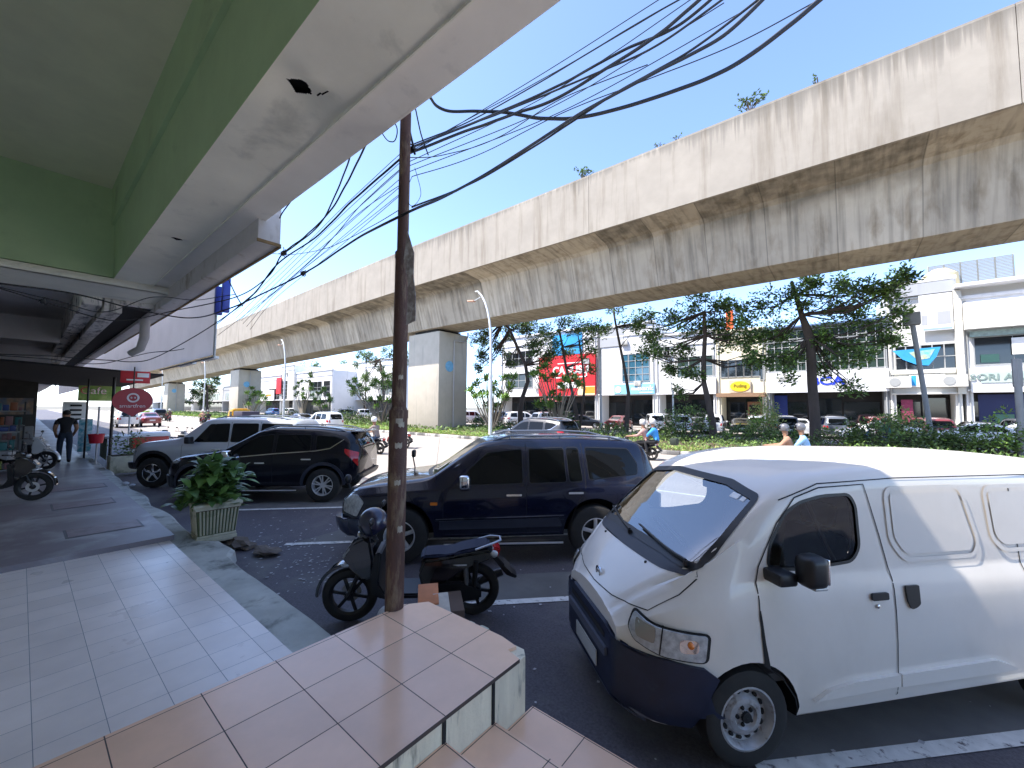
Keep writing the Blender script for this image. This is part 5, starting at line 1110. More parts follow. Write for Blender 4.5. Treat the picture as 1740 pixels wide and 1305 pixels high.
# discarded cartons behind the pole
ct = flat('carton_orange', (.55, .2, .08), .7, var=.2); cw = pm('carton_white', (.5, .45, .38), .8, var=.15, sc=12)
def carton(x, y, z, sx, sy, sz, ang, tilt, mats, lab):
    t = thing('carton', lab, 'box', (x, y, z), R(ang)); M = Matrix.Rotation(R(tilt), 4, 'Y')
    m = MB(); m.rbox(-sx, sx, -sy, sy, 0, sz, .006, M=M); m.build('box_body', mats[0], t); m = MB(); m.box(-sx*.9, sx*.9, -sy*1.02, sy*1.02, sz*.35, sz*.62, M=M); m.build('printed_band', mats[1], t); return t
carton(-2.97, 2.43, .44, .13, .09, .085, -38, 16, (ct, cw), 'crushed orange and white carton leaning behind the utility pole'); carton(-2.80, 2.44, .40, .14, .07, .07, -34, 24, (cw, cw), 'flattened pale carton beside the orange one behind the pole')
carton(-2.95, 2.62, .0, .2, .16, .38, -38, 0, (flat('carton_brown', (.12, .08, .06), .9), flat('carton_brown', (.12, .08, .06), .9)), 'dark brown carton under the two crushed cartons behind the pole')
m = MB(); m.sph((-3.13, 2.1, .33), .1, .08, .14); m.sph((-3.15, 2.12, .15), .13, .1, .15); tag(m.build('plastic_bag', flat('bag_white', (.6, .62, .66), .35, tr=.2, var=.15, sc=15)), 'white plastic bag at the left of the pole foot', 'bag')

rs = random.Random(77); m = MB()
for k in range(420):
    x = rs.uniform(-9, 1.5); y = rs.uniform(1.95, 5.2); s_ = rs.uniform(.006, .028)
    if rs.random() < .5: x = rs.gauss(-6.3, .9); y = rs.gauss(2.7, .35)
    a = rs.uniform(0, 6.28); m.add([(x+cos(a+q*1.57)*s_*(1 if q % 2 else .6), y+sin(a+q*1.57)*s_, .006+.006*rs.random()) for q in range(4)], [(0, 1, 2, 3)])
tag(m.build('litter', pap, recalc=False), 'small pale flakes and grit scattered on the parking asphalt', 'litter', kind='stuff')
# ---------------------------------------------------------------- vegetation
lfD = pm('foliage_dark', (.075, .12, .036), .55, var=.3, sc=.7, coords='World', tr=.25)
lfM = pm('foliage_mid', (.14, .23, .05), .5, var=.3, sc=.7, coords='World', tr=.3)
lfL = pm('foliage_light', (.21, .36, .07), .5, var=.25, sc=.7, coords='World', tr=.3)
lfY = pm('foliage_yellow', (.33, .36, .10), .55, var=.25, sc=.7, coords='World', tr=.25)
barkm = pm('bark', (.07, .052, .042), .9, var=.3, sc=3, st=(1, 1, .3), bump=.6, bsc=14)
def clump(m, c, r, n, L, rs, wts=(.5, .35, .15), flatten=1.0, up=.2):
    for k in range(n):
        a = rs.uniform(0, 2*pi); u = rs.uniform(-1, 1); q = (1-u*u)**.5; rr = r*rs.uniform(.15, 1)**.5
        p = c+Vector((cos(a)*q*rr, sin(a)*q*rr, u*rr*flatten)); d = Vector((cos(a)*q+rs.uniform(-.6, .6), sin(a)*q+rs.uniform(-.6, .6), u*.5+rs.uniform(-.6, .5)+up)); w = rs.random()
        mi = 0 if w < wts[0] else (1 if w < wts[0]+wts[1] else 2)
        m.leaf(p, d, Vector((rs.uniform(-1, 1), rs.uniform(-1, 1), 1)), L*rs.uniform(.6, 1.3), L*rs.uniform(.35, .6), mi)
def px_tree(label, trunk, Y, blobs, seedk, L=.29, dens=1.0, mats=(0, 0, 0), wts=(.5, .35, .15), name='tree', cat='tree', group='trees along the median', limbs=True, sub=1):
    """trunk: [(px,py,radius_m,(dY))], blobs: [(px,py,r,dY)]"""
    rs = random.Random(seedk); base = atY(trunk[0][0], trunk[0][1], Y); base.z = .12
    P = [base]+[atY(t[0], t[1], Y+(t[3] if len(t) > 3 else 0)) for t in trunk[1:]]; rad = [t[2]*.7 for t in trunk]
    t = thing(name, label, cat, base, group=group); O = base.copy()
    m = MB(); m.tube([p-O for p in P], rad, 12); top = P[-1]-O; cr = MB()
    B = [(atY(b[0], b[1], Y+(b[3] if len(b) > 3 else rs.uniform(-1.5, 2.2)))-O, b[2]) for b in blobs]
    B += [(c+Vector((rs.uniform(-1.1, 1.1), rs.uniform(-.8, .8), rs.uniform(-1.2, .5)))*r, r*.55) for c, r in list(B) for _ in (0, 1)] if limbs and len(B) > 2 else []
    for c, r in B:
        # limb from the nearest upper trunk point
        cand = [p-O for p in P[len(P)//2:]]; s0 = min(cand, key=lambda p: (p-c).length); mid = (s0+c)/2+Vector((rs.uniform(-.3, .3), rs.uniform(-.3, .3), -.12*(c-s0).length))
        if limbs:
            r0 = min(rad[-1]*.7, .02+.014*(c-s0).length); m.tube([s0, mid, c], [r0, r0*.6, .02], 7)
        k = int(18*r*r*dens)+5
        for q in range(k):
            a = rs.uniform(0, 2*pi); u = rs.uniform(-1, 1); w = (1-u*u)**.5; rr = r*rs.uniform(.2, 1.05)
            cc = c+Vector((cos(a)*w*rr, sin(a)*w*rr, u*rr*1.05))
            if limbs and q % 3 == 0: m.tube([c+(cc-c)*.1, cc], [.02, .008], 4)
            clump(cr, cc, rs.uniform(.16, .42), int(rs.uniform(9, 20)), L*.9, rs, wts)
    m.build('trunk', barkm, t); cr.build('crown', [lfD, lfM, lfL], t, recalc=False, sharp=False); return t
px_tree('large forked tree with the thickest dark trunk, its crown reaching up beside the off-white building', [(1386, 745, .46), (1384, 700, .40), (1380, 650, .38), (1378, 600, .37), (1376, 572, .40), (1362, 535, .24), (1352, 500, .18), (1345, 478, .13)], 31.4,
  [(1300, 515, 1.0), (1330, 555, 1.1), (1290, 580, .9), (1340, 505, .9), (1385, 480, .9), (1410, 520, 1.0), (1430, 485, .8), (1455, 535, 1.0), (1470, 490, .9), (1500, 500, .8), (1495, 560, .9), (1525, 530, .6), (1520, 470, .55), (1540, 462, .4), (1400, 570, .9), (1440, 590, .9), (1330, 615, .9), (1360, 600, .8), (1415, 625, .7), (1470, 600, .7), (1300, 610, .6), (1445, 650, .5), (1515, 575, .5)], 1, dens=1.1)
m = None
px_tree('tall tree with a sinuous dark trunk between the bank and the cream building', [(1213, 748, .38), (1210, 715, .33), (1203, 680, .28), (1196, 650, .24), (1196, 610, .22), (1198, 570, .2), (1196, 530, .16)], 31.0,
  [(1085, 545, .9), (1110, 575, 1.0), (1140, 540, 1.0), (1100, 600, .8), (1150, 600, 1.0), (1135, 625, .7), (1175, 560, 1.0), (1175, 635, .6), (1180, 520, .9), (1215, 545, 1.0), (1235, 580, .9), (1260, 550, .9), (1250, 525, .8), (1275, 580, .7), (1225, 520, .8), (1270, 610, .5), (1150, 660, .4)], 2, dens=1.25)
px_tree('slender leaning tree in front of the white bank building', [(1064, 738, .3), (1066, 700, .24), (1068, 668, .2), (1062, 630, .17), (1054, 590, .15), (1047, 555, .13), (1043, 532, .12)], 32.0, [(1080, 548, .5), (1025, 560, .45), (1100, 530, .5), (1045, 520, .6)], 3, dens=.6)
px_tree('forked dark tree in front of the red sign', [(981, 735, .34), (979, 700, .28), (972, 665, .2), (962, 625, .18), (956, 590, .16), (950, 560, .14)], 31.6, [(930, 565, .9), (955, 550, .9), (985, 560, .9), (1000, 590, .7), (1010, 555, .8), (935, 600, .6), (970, 600, .5), (1005, 625, .35)], 4, dens=.8)
px_tree('second stem leaning right in front of the red sign', [(984, 738, .22), (989, 700, .17), (993, 660, .15), (990, 620, .13), (984, 580, .12)], 31.9, [(1000, 560, .8), (975, 545, .8)], 14, dens=.7)
px_tree('dark bending tree right of the large pier', [(885, 738, .42), (884, 700, .36), (888, 675, .30), (897, 648, .28), (893, 620, .24), (879, 590, .22), (866, 560, .2), (856, 545, .18)], 30.9,
  [(825, 565, 1.1), (845, 590, .9), (830, 610, .8), (860, 560, 1.1), (890, 555, 1.1), (920, 565, 1.0), (905, 590, .9), (925, 610, .6), (820, 585, 1.0), (870, 620, .5), (880, 545, 1.0), (940, 585, .6), (812, 625, .6)], 5, dens=1.3, wts=(.7, .25, .05))
px_tree('dark broad tree partly hidden behind the utility pole', [(655, 720, .4), (652, 680, .3), (650, 640, .25), (645, 610, .2)], 38, [(620, 605, 1.0), (640, 615, 1.5), (665, 600, 1.4), (660, 640, 1.2), (635, 650, 1.0), (675, 625, 1.2), (625, 640, .8), (685, 600, 1.3)], 6, L=.32, dens=.8, wts=(.65, .3, .05))
px_tree('thin tall tree between the pale far buildings', [(622, 722, .25), (621, 680, .2), (622, 640, .15), (622, 600, .1)], 42, [(612, 598, .9), (628, 605, .9), (605, 620, .7), (622, 640, .8), (615, 660, .9), (600, 665, .8)], 7, L=.34, dens=.7, wts=(.5, .4, .1))
px_tree('dark tree under the viaduct beside the third pier', [(352, 708, .5), (352, 680, .4), (352, 655, .3)], 34, [(345, 650, 2.6), (360, 660, 2.2), (335, 670, 2.4), (350, 680, 2.2), (365, 640, 1.8)], 8, L=.6, dens=.45, wts=(.75, .2, .05))
for k, (px, py, r) in enumerate([(585, 622, 2.0), (515, 628, 2.5), (535, 622, 2.2), (560, 630, 1.6)]):
    px_tree(['far round tree above the roofs left of the white hall', 'far tree furthest left above the roofs', 'far tree second from left above the roofs', 'low far tree beside the white roof'][k], [(px, 690, .5), (px, 650, .3)], 70, [(px, py, r, 0), (px+5, py+6, r*.8, 0)], 20+k, L=.6, dens=.5, group='far trees above the roofs')
# frangipani shrubs: bare forked stems ending in bright rosettes
def frangi(label, px, py, Y, tips, seedk, L=.46):
    rs = random.Random(seedk); b = atY(px, py, Y); b.z = .12; t = thing('frangipani', label, 'shrub', b, group='frangipani shrubs on the median'); m = MB(); cr = MB()
    for (x, y, *q) in [(a_+rs.uniform(-7, 7)*jj, b_+rs.uniform(-6, 8)*jj) for a_, b_ in tips for jj in (0, 1)]:
        c = atY(x, y, Y+rs.uniform(-.9, .9))-b; mid = c*.5+Vector((rs.uniform(-.2, .2), rs.uniform(-.2, .2), -.1))
        m.tube([Vector((rs.uniform(-.12, .12), rs.uniform(-.12, .12), 0)), mid, c], [.06, .045, .03], 6)
        for k in range(int(40)):
            a = 2*pi*k/22*2.6+k*.3; el = rs.uniform(-.35, 1.1); d = Vector((cos(a)*cos(el), sin(a)*cos(el), sin(el))); cr.leaf(c+d*.05+Vector((rs.uniform(-.12, .12), rs.uniform(-.12, .12), rs.uniform(-.2, .05))), d, Vector((0, 0, 1)), L*rs.uniform(.8, 1.2), L*.36, 1 if rs.random() < .4 else (2 if rs.random() < .7 else 0))
    m.build('stems', pm('stem_grey', (.2, .17, .13), .8), t); cr.build('leaves', [lfD, lfM, lfL], t, recalc=False, sharp=False)
frangi('frangipani with star-like rosettes right of the large pier', 836, 735, 25, [(800, 660), (812, 650), (825, 645), (840, 652), (855, 642), (868, 655), (806, 672), (820, 672), (836, 665), (850, 668), (872, 642), (845, 690), (828, 688), (860, 678)], 31)
frangi('frangipani with pale rosettes in front of the red sign', 950, 738, 27, [(915, 628), (930, 622), (922, 640), (940, 640), (952, 655), (965, 648), (978, 645), (985, 655), (940, 668), (925, 680), (915, 690), (935, 690), (950, 675), (905, 638)], 32)
frangi('frangipani beside the lamp post left of the utility pole', 515, 722, 25, [(500, 660), (507, 652), (515, 662), (522, 648), (528, 640), (530, 655), (503, 672), (518, 678)], 33)
frangi('low frangipani at the left of the dark hedge', 560, 722, 26, [(530, 672), (540, 668), (550, 664), (558, 672), (545, 682), (535, 685), (562, 682), (552, 692)], 34)
frangi('wide frangipani just left of the utility pole', 650, 726, 26, [(592, 650), (602, 645), (612, 655), (622, 662), (632, 655), (645, 650), (655, 660), (664, 655), (615, 672), (630, 680), (645, 675), (660, 680), (672, 668), (600, 662), (640, 690), (655, 640)], 35)
frangi('frangipani clump in front of the second pier', 425, 712, 24.5, [(404, 668), (412, 662), (420, 668), (428, 660), (436, 668), (444, 672), (408, 678), (424, 680), (440, 684), (450, 678), (432, 672)], 36, .6)
# clipped light green shrubs and dark hedge masses: each bush its own thing
def bush(label, px, py, Y, r, hgt, seedk, wts, name='shrub', L=.16, dens=1, group=None):
    rs = random.Random(seedk); b = atY(px, py, Y); b.z = .12; t = thing(name, label, 'shrub', b, group=group); cr = MB(); m = MB()
    for q in range(int(26*r*hgt*dens)+8):
        a = rs.uniform(0, 2*pi); rr = r*rs.uniform(0, 1)**.5; hh_ = hgt*(1-.5*(rr/r)**2)*rs.uniform(.25, 1); c = Vector((rr*cos(a), rr*sin(a), hh_)); clump(cr, c, .22, 16, L, rs, wts)
        if q % 5 == 0: m.tube([Vector((rs.uniform(-.1, .1), rs.uniform(-.1, .1), 0)), c], [.03, .01], 5)
    m.build('stems', barkm, t); cr.build('leaves', [lfD, lfM, lfL] if wts[2] < .6 else [lfM, lfL, lfY], t, recalc=False, sharp=False)
bush('round yellow-green clipped bush in front of the cream building', 1300, 690, 34, 1.1, 3.0, 41, (.1, .3, .6), L=.2); bush('yellow-green bush in front of the building with the blue banner', 1522, 700, 33, 1.0, 2.3, 42, (.1, .3, .6), L=.2); bush('bright green bush at the right edge beside the signpost', 1705, 745, 27, .9, 2.2, 43, (.3, .4, .3))
HG = 'dark bushes on the median'
for k, (px, Y, r, h_, lab) in enumerate([(598, 26, 1.6, 1.9, 'leftmost dark bush of the hedge left of the utility pole'), (628, 26, 1.7, 1.7, 'second dark bush of the hedge left of the utility pole'), (660, 27, 1.6, 1.6, 'dark bush touching the utility pole on its left'), (575, 26.5, 1.3, 1.7, 'dark bush under the low frangipani'),
    (957, 28, 1.2, 1.8, 'dark bush below the forked tree'), (925, 28.5, 1.0, 1.2, 'low dark bush behind the black car'), (1040, 27.5, 1.2, 1.1, 'dark bush behind the two riders'), (1165, 28, 1.5, 2.6, 'tall dark bush left of the sinuous trunk'), (1125, 27, 1.3, 1.2, 'low bush right of the riders'),
    (1260, 28, 1.3, 1.2, 'low dark bush right of the sinuous trunk'), (1320, 28.5, 1.4, 1.2, 'low dark bush left of the thick trunk'), (1440, 28, 1.5, 1.4, 'dark bush right of the thick trunk'), (1495, 27.5, 1.2, 1.8, 'dark bush beside the green motorcycle'), (1560, 28, 1.3, 1.6, 'thin dark bush below the leaning lamp'), (1615, 28, 1.3, 1.5, 'dark bush left of the signpost'), (1660, 27.5, 1.2, 1.3, 'small dark bush near the right edge'), (1730, 28, 1.2, 1.6, 'dark bush at the right edge'),
    (860, 29, 1.0, 1.0, 'small dark bush left of the black car'), (820, 28.5, 1.0, 1.3, 'dark bush at the foot of the large pier'), (490, 27, 1.6, 1.6, 'dark bush behind the white hatchback')]):
    bush(lab, px, 720, Y, r, h_, 50+k, (.75, .2, .05), L=.2, dens=.8, group=HG)
# ground cover: nobody could count it
def cover(name, x0, x1, y0, y1, n, hmax, L, wts, mats, sd, label, thr=-9):
    rs = random.Random(sd); m = MB()
    for k in range(n):
        x = x1-(x1-x0)*rs.random()**1.5; y = rs.uniform(y0, y1)
        if noise.noise(Vector((x*.5, y*.5, sd))) < thr: continue
        h_ = hmax*(.5+.8*abs(noise.noise(Vector((x*.9, y*.9, sd)))))*rs.uniform(.3, 1); a = rs.uniform(0, 2*pi); w = rs.random(); mi = 0 if w < wts[0] else (1 if w < wts[0]+wts[1] else 2)
        s = 1+max(0, (-x-10))*.02
        m.leaf(Vector((x, y, .13+h_*.7)), Vector((cos(a), sin(a), rs.uniform(.1, 1.3))), Vector((rs.uniform(-1, 1), rs.uniform(-1, 1), 1)), L*s*rs.uniform(.7, 1.3), L*s*.5, mi)
    o = m.build(name, mats, recalc=False, sharp=False); tag(o, label, 'ground cover', kind='stuff')
cover('ground_cover', -150, 14, 19.9, 22.3, 26000, .30, .11, (.15, .5, .35), [lfM, lfL, lfY], 71, 'bright green low ground cover along the median kerb')
cover('hedge_planting', -120, 14, 22.0, 29.5, 26000, .75, .17, (.6, .33, .07), [lfD, lfM, lfL], 72, 'darker shrubby planting behind the bright strip', -.12)
cover('grass', -150, 14, 19.9, 30, 9000, .2, .2, (.4, .4, .2), [lfM, lfL, lfY], 73, 'rough grass between the shrubs on the median')
for k, (px, py, n) in enumerate([(1275, 186, 60), (990, 305, 45), (1150, 248, 12), (1390, 142, 14), (1120, 252, 8)]):
    rs = random.Random(80+k); c = atY(px, py, 20.62); c.z = 15.83; t = thing('parapet_weed', ['largest leggy weed growing on the viaduct parapet', 'bushy weed on the parapet further left', 'tiny weed between the two larger parapet weeds', 'tiny weed at the right on the parapet', 'small weed left of the tiny one on the parapet'][k], 'plant', c, group='weeds on the viaduct parapet'); m = MB(); st_ = MB()
    sz = {0: 1.0, 1: .75}.get(k, .35)
    for q in range(9 if k < 2 else 4):
        e = Vector((rs.uniform(-.9, .9)*sz, rs.uniform(-.15, .4)*sz, rs.uniform(.4, 1.15)*sz)); st_.tube([(0, 0, -.1), e*.6+Vector((0, 0, .1)), e], [.02, .014, .008], 5)
        for j in range(n//4): m.leaf(e*rs.uniform(.6, 1)+Vector((rs.uniform(-.1, .1), rs.uniform(-.1, .1), rs.uniform(-.1, .1))), Vector((rs.uniform(-1, 1), rs.uniform(-1, 1), rs.uniform(-.3, 1))), Vector((0, 0, 1)), .17, .09, rs.choice((0, 1)))
    m.build('leaves', [lfD, lfM], t, recalc=False, sharp=False); st_.build('stems', barkm, t)
# ---------------------------------------------------------------- street lamps on the median
galv = flat('lamp_galvanised', (.62, .63, .63), .4, metal=.2)
def lamp(x, y, label):
    t = thing('street_lamp', label, 'street lamp', (x, y, .12), group='curved street lamps on the median'); m = MB()
    m.lathe([(.2, 0), (.2, .04), (.13, .06), (.12, .06)], 16); pts = [(0, 0, 0), (0, 0, 4.2), (0, 0, 6.4)]+[(-1.9*(1-cos(a)), 0, 6.4+4.1*sin(a)) for a in [R(12*k) for k in range(1, 7)]]
    m.tube(pts, [.125, .11, .09, .085, .08, .075, .07, .06, .05], 14); m.tube([(0, 0, 4.1), (0, 0, 4.3)], .14, 14); m.build('post', galv, t)
    tx, tz = pts[-1][0], pts[-1][2]
    m = MB(); m.tube([(tx+.25, 0, tz-.45), (tx-.35, 0, tz-.62)], .03, 8); m.build('arm', galv, t)
    m = MB(); M = Matrix.Translation((tx-.62, 0, tz-.60)) @ Matrix.Rotation(R(8), 4, 'Y'); m.rbox(-.36, .3, -.13, .13, -.05, .06, .04, M=M); m.build('lamp_head', flat('lamp_rust', (.55, .3, .2), .6), t)
    m = MB(); m.rbox(tx-.25, tx+.05, -.08, .08, tz-.02, tz+.06, .03); m.build('upper_lamp_head', galv, t)
for k, (px, lab) in enumerate([(862, 'nearest curved lamp post right of the large pier'), (519, 'curved lamp post just left of the utility pole'), (373, 'curved lamp post left of the second pier'), (297, 'farthest visible curved lamp post beside the third pier')]):
    X = [-18.6, -52.6, -86.4, -120][k]; lamp(X, 20.3, lab)
def post(label, px, py0, py1, Y, r, hgt, col, box=None, lean=0, name='signpost', cat='post'):
    b = atY(px, 700, Y); t = thing(name, label, cat, (b.x, Y, .1)); m = MB(); m.tube([(0, 0, 0), (lean, 0, hgt)], r, 10); m.build('post', col, t)
    if box:
        m = MB(); m.rbox(lean-box[0], lean+box[0], -box[1], box[1], hgt-box[2], hgt+box[3], .03); m.build(box[4], col, t)
gp_ = flat('post_grey', (.22, .22, .22), .6)
post('grey leaning floodlight pole in front of the building with the blue banner', 1583, 0, 0, 32, .12, 7.3, gp_, (.35, .3, .4, .3, 'lamp_head'), -.6, 'floodlight_pole', 'lamp pole')
post('plain grey signpost near the right edge', 1733, 0, 0, 27, .12, 4.3, gp_, (.14, .1, 1.2, 0, 'upper_box'))
post('slim grey pole beside the red sign', 1021, 0, 0, 31.5, .1, 7.2, flat('post_pale', (.45, .45, .44), .6))
post('short white post in front of the white building', 1144, 0, 0, 34, .07, 3.6, white)
# ---------------------------------------------------------------- buildings across the road (each facade at its own depth)
YB = 45.2
wcol = lambda n, c, **k: pm('wall_'+n, c, .8, var=.05, sc=.6, coords='World', col2=tuple(x*.72 for x in c), sc2=.8, st2=(1.5, 1.5, .15), thr=(.58, .85), **k)
gl_d = flat('facade_glass_dark', (.012, .016, .02), .05, spec=.7, var=.1); gl_b = flat('facade_glass_blue', (.04, .13, .2), .06, spec=.8, var=.2, sc=1)
gl_g = flat('facade_glass_green', (.03, .05, .045), .05, spec=.8, var=.3, sc=.6); mull = flat('mullion', (.35, .36, .36), .5); shopd = flat('shop_dark', (.018, .016, .016), .8, var=.5, sc=1.2)
AC = flat('ac_casing', (.55, .54, .5), .6)
class Bld:
    def __init__(s, label, xa, xb, h, mat, name='shophouse', Y=YB, depth=12, openg=3.6, cat='building'):
        s.Y = Y; s.xa, s.xb = xa, xb; s.t = thing(name, label, cat, (xa, Y, .15)); s.mat = mat; s.o = Vector((xa, Y, .15))
        W_ = xb-xa; m = MB(); m.box(0, W_, 0, depth, openg, h-.15); m.box(0, W_, 2.2, depth, -.1, openg); m.box(0, .35, 0, 2.2, -.1, openg); m.box(W_-.35, W_, 0, 2.2, -.1, openg); m.build('wall', mat, s.t)
        m = MB(); m.rbox(-.02, W_+.02, -.18, .3, h-.15-.02, h+.1, .03); m.build('parapet', mat, s.t)
        m = MB(); k = max(2, int(W_/2.4))
        m.box(.35, W_-.35, 2.12, 2.19, -.1, openg); m.build('shop_front', shopd, s.t)
        for zz, o_ in ((openg+.02, .5), (h-1.3, .22)):
            m = MB(); m.rbox(.05, W_-.05, -o_*.5, .02, zz-.06, zz+.06, .01); m.build('ledge', mat, s.t)
        for q in (.18, W_-.2): m = MB(); m.tube([(q, -.08, .2), (q, -.08, h-.3)], .05, 8); m.build('downpipe', mull, s.t)
        rs_ = random.Random(int(xa*7)); 
        for q in range(2 if W_ > 5 else 0):
            ax_ = rs_.uniform(1.2, W_-1.6); az_ = rs_.choice((openg+1.0, h-2.4)); m = MB(); m.rbox(ax_-.4, ax_+.4, -.38, -.06, az_, az_+.55, .02); u_ = m.build('air_conditioner', AC, s.t); m = MB(); m.lathe([(.001, 0), (.2, 0), (.2, .012), (.001, .012)], 14, 'Y', (ax_-.1, -.395, az_+.27)); m.build('fan_grille', mull, u_)
            m = MB(); m.tube([(ax_+.3, -.1, az_), (ax_+.3, -.06, az_-.6), (ax_+.34, -.05, openg)], .015, 5); m.build('hose', mull, u_)
        for i in range(k):
            x0 = .45+(W_-.9)*i/k; m = MB(); m.box(x0+.05, x0+(W_-.9)/k-.08, 2.06, 2.115, .05, 2.7+.3*(i % 2)); m.build('shop_window', gl_d, s.t)
    def panel(s, name, x0, x1, z0, z1, mat, out=.08, d=.06, parent=None, bev=0):
        m = MB(); m.box(x0-s.xa, x1-s.xa, -out, -out+d, z0-.15, z1-.15); return m.build(name, mat, parent or s.t)
    def win(s, x0, x1, z0, z1, nx, nz, g=gl_d, name='window', out=.03):
        w = s.panel(name, x0, x1, z0, z1, g, out, .05); m = MB(); x0 -= s.xa; x1 -= s.xa; z0 -= .15; z1 -= .15
        for i in range(nx+1): x = x0+(x1-x0)*i/nx; m.box(x-.035, x+.035, -out-.06, -out-.002, z0, z1)
        for i in range(nz+1): z = z0+(z1-z0)*i/nz; m.box(x0-.04, x1+.04, -out-.055, -out-.003, z-.03, z+.03)
        m.build('window_frame', mull, w); return w
    def text(s, body, x, z, size, mat, out=.09, parent=None, xs=1, bold=.01):
        return text(body, mat, size, facing((x-s.xa, -out-.01, z-.15), (0, -1, 0)), parent or s.t, ext=.02, xs=xs, bold=bold)
def X(px, Y=YB): return atY(px, 650, Y).x
def Z(px, py, Y=YB): return atY(px, py, Y).z
red = flat('sign_red', (.55, .02, .03), .5, var=.08); whs = flat('sign_white', (.8, .8, .8), .5); yel = flat('sign_yellow', (.75, .55, .02), .5); orn = flat('sign_orange', (.75, .3, .03), .5); lbl = flat('sign_light_blue', (.25, .55, .72), .5); blu = flat('sign_blue2', (.01, .04, .5), .5); skyb = flat('banner_blue', (.03, .3, .65), .6, var=.3, sc=.5)
wh1 = wcol('white', (.72, .72, .73)); wh2 = wcol('offwhite', (.7, .69, .65)); crm = wcol('cream', (.74, .68, .52)); grw = wcol('grey', (.38, .39, .41)); brw = flat('brown_canopy', (.25, .15, .09), .7)
# red dairy shop
x0, x1 = X(852), X(1015); b = Bld('three-storey building with the big red sign seen through the trees', x0, x1, 12.2, wh1, openg=3.6)
sgn = b.panel('red_sign', X(918), x1-.1, 3.75, 9.0, red, .35, .3)
b.text('CA SUSU', (X(945)+X(1000))/2, 7.0, 1.35, whs, .36, sgn, xs=1.0, bold=.05)
b.panel('sign_line', X(950), X(990), 7.9, 8.02, whs, .37, .02, sgn); b.panel('sign_line', X(945), X(1000), 6.05, 6.2, whs, .37, .02, sgn); b.panel('sign_line', X(998), X(1000), 6.05, 7.4, whs, .37, .02, sgn)
b.panel('white_panel', X(950), X(984), 4.7, 5.5, whs, .37, .02, sgn); b.panel('cream_panel', X(984), x1-.15, 3.8, 4.9, flat('sign_cream', (.75, .68, .4), .5), .37, .02, sgn); b.panel('orange_panel', X(993), X(1013), 4.0, 4.8, orn, .375, .02, sgn); b.panel('ac_panel', X(994), X(1004), 7.7, 8.4, grw, .5, .14, sgn)
b.panel('blue_banner', X(940), X(990), 9.1, 11.8, skyb, .2, .1); b.win(X(860), X(905), 5.0, 7.0, 4, 2); b.win(X(860), X(905), 8.2, 10.2, 4, 2)
b.panel('awning', X(925), X(955), 3.0, 3.4, flat('awning_pink', (.6, .2, .2), .7), 1.0, 1.0)
# bank
x0, x1 = X(1017), X(1114); b = Bld('white bank building with a grey flank above and a pale blue sign', x0, x1, 11.9, wh1)
b.panel('grey_upper_panel', x0+.05, X(1060), 9.6, 11.8, grw, .1, .1); b.panel('corner_strip', x0, x0+.25, 3.7, 11.8, flat('strip_dark', (.08, .08, .09), .6), .14, .1)
for k in range(5): b.panel('panel_joint', x0+.3, X(1058), 4.5+k*1.02, 4.52+k*1.02, mull, .005, .012)
b.win(X(1058), X(1104), 5.3, 8.5, 4, 4, gl_b); s_ = b.panel('bank_sign', X(1045), X(1113), 3.75, 4.95, lbl, .25, .2); m = MB(); m.lathe([(.001, 0), (.38, 0), (.38, .03), (.001, .03)], 24, 'Y', (X(1052)-x0, -.29, 4.2)); m.build('round_emblem', whs, s_)
b.text('Bank', X(1098), 4.45, .75, whs, .26, s_, xs=1.25); b.panel('sign_line', X(1088), X(1110), 3.95, 4.03, whs, .26, .01, s_); b.panel('sign_line', X(1074), X(1086), 4.25, 4.55, flat('sign_pale', (.6, .75, .82), .5), .26, .01, s_)
# white building
x0, x1 = X(1115), X(1218); b = Bld('white building with a greenish window band behind the sinuous tree', x0, x1, 10.2, wh1); b.win(X(1152), X(1212), 5.6, 7.7, 3, 2, gl_g); b.panel('fascia', X(1150), x1-.05, 3.7, 5.4, wh1, .3, .25); b.win(X(1120), X(1140), 7.8, 9.2, 2, 1)
# cream building with oval sign
x0, x1 = X(1219), X(1302); b = Bld('cream building with a row of tall dark windows and a yellow oval sign', x0, x1, 9.9, crm, openg=3.4)
for k in range(5): w0 = X(1224)+k*(X(1290)-X(1224))/5; b.win(w0+.08, w0+.78, 5.35, 7.05, 1, 1)
b.win(X(1292), X(1300), 5.0, 6.9, 1, 1)
b.panel('canopy', x0+.05, x1-.05, 3.35, 3.72, brw, .9, .9); s_ = b.panel('sign_board', X(1240), X(1276), 3.78, 5.0, flat('sign_beige', (.5, .42, .33), .6), .25, .15)
m = MB(); m.v = [((X(1258)-x0)+.86*cos(2*pi*k/32), -.27-.03*q, 4.24+.5*sin(2*pi*k/32)) for q in (0, 1) for k in range(32)]; m.f = [list(range(32)), list(range(63, 31, -1))]+[[k, (k+1) % 32, 32+(k+1) % 32, 32+k] for k in range(32)]; m.m = [0]*34; m.sm = [False]*34; m.build('oval', yel, s_)
b.text('Puding', X(1258), 4.45, .42, flat('sign_olive', (.25, .2, .02), .6), .31, s_, bold=.008)
b.panel('door', X(1263), X(1288), .2, 2.9, flat('door_brown', (.3, .12, .06), .5), -2.0, .05); b.panel('door_inner', X(1266), X(1285), .2, 2.6, shopd, -1.98, .02)
m = MB(); m.box(X(1232)-x0, X(1245)-x0, 1, 1.2, 9.9, 12.2); m.build('roof_sign', flat('roof_sign_orange', (.75, .12, .03), .5), b.t); m = MB(); m.box(X(1247)-x0, X(1262)-x0, 1, 1.2, 10.3, 11.4); m.build('roof_sign', lbl, b.t)
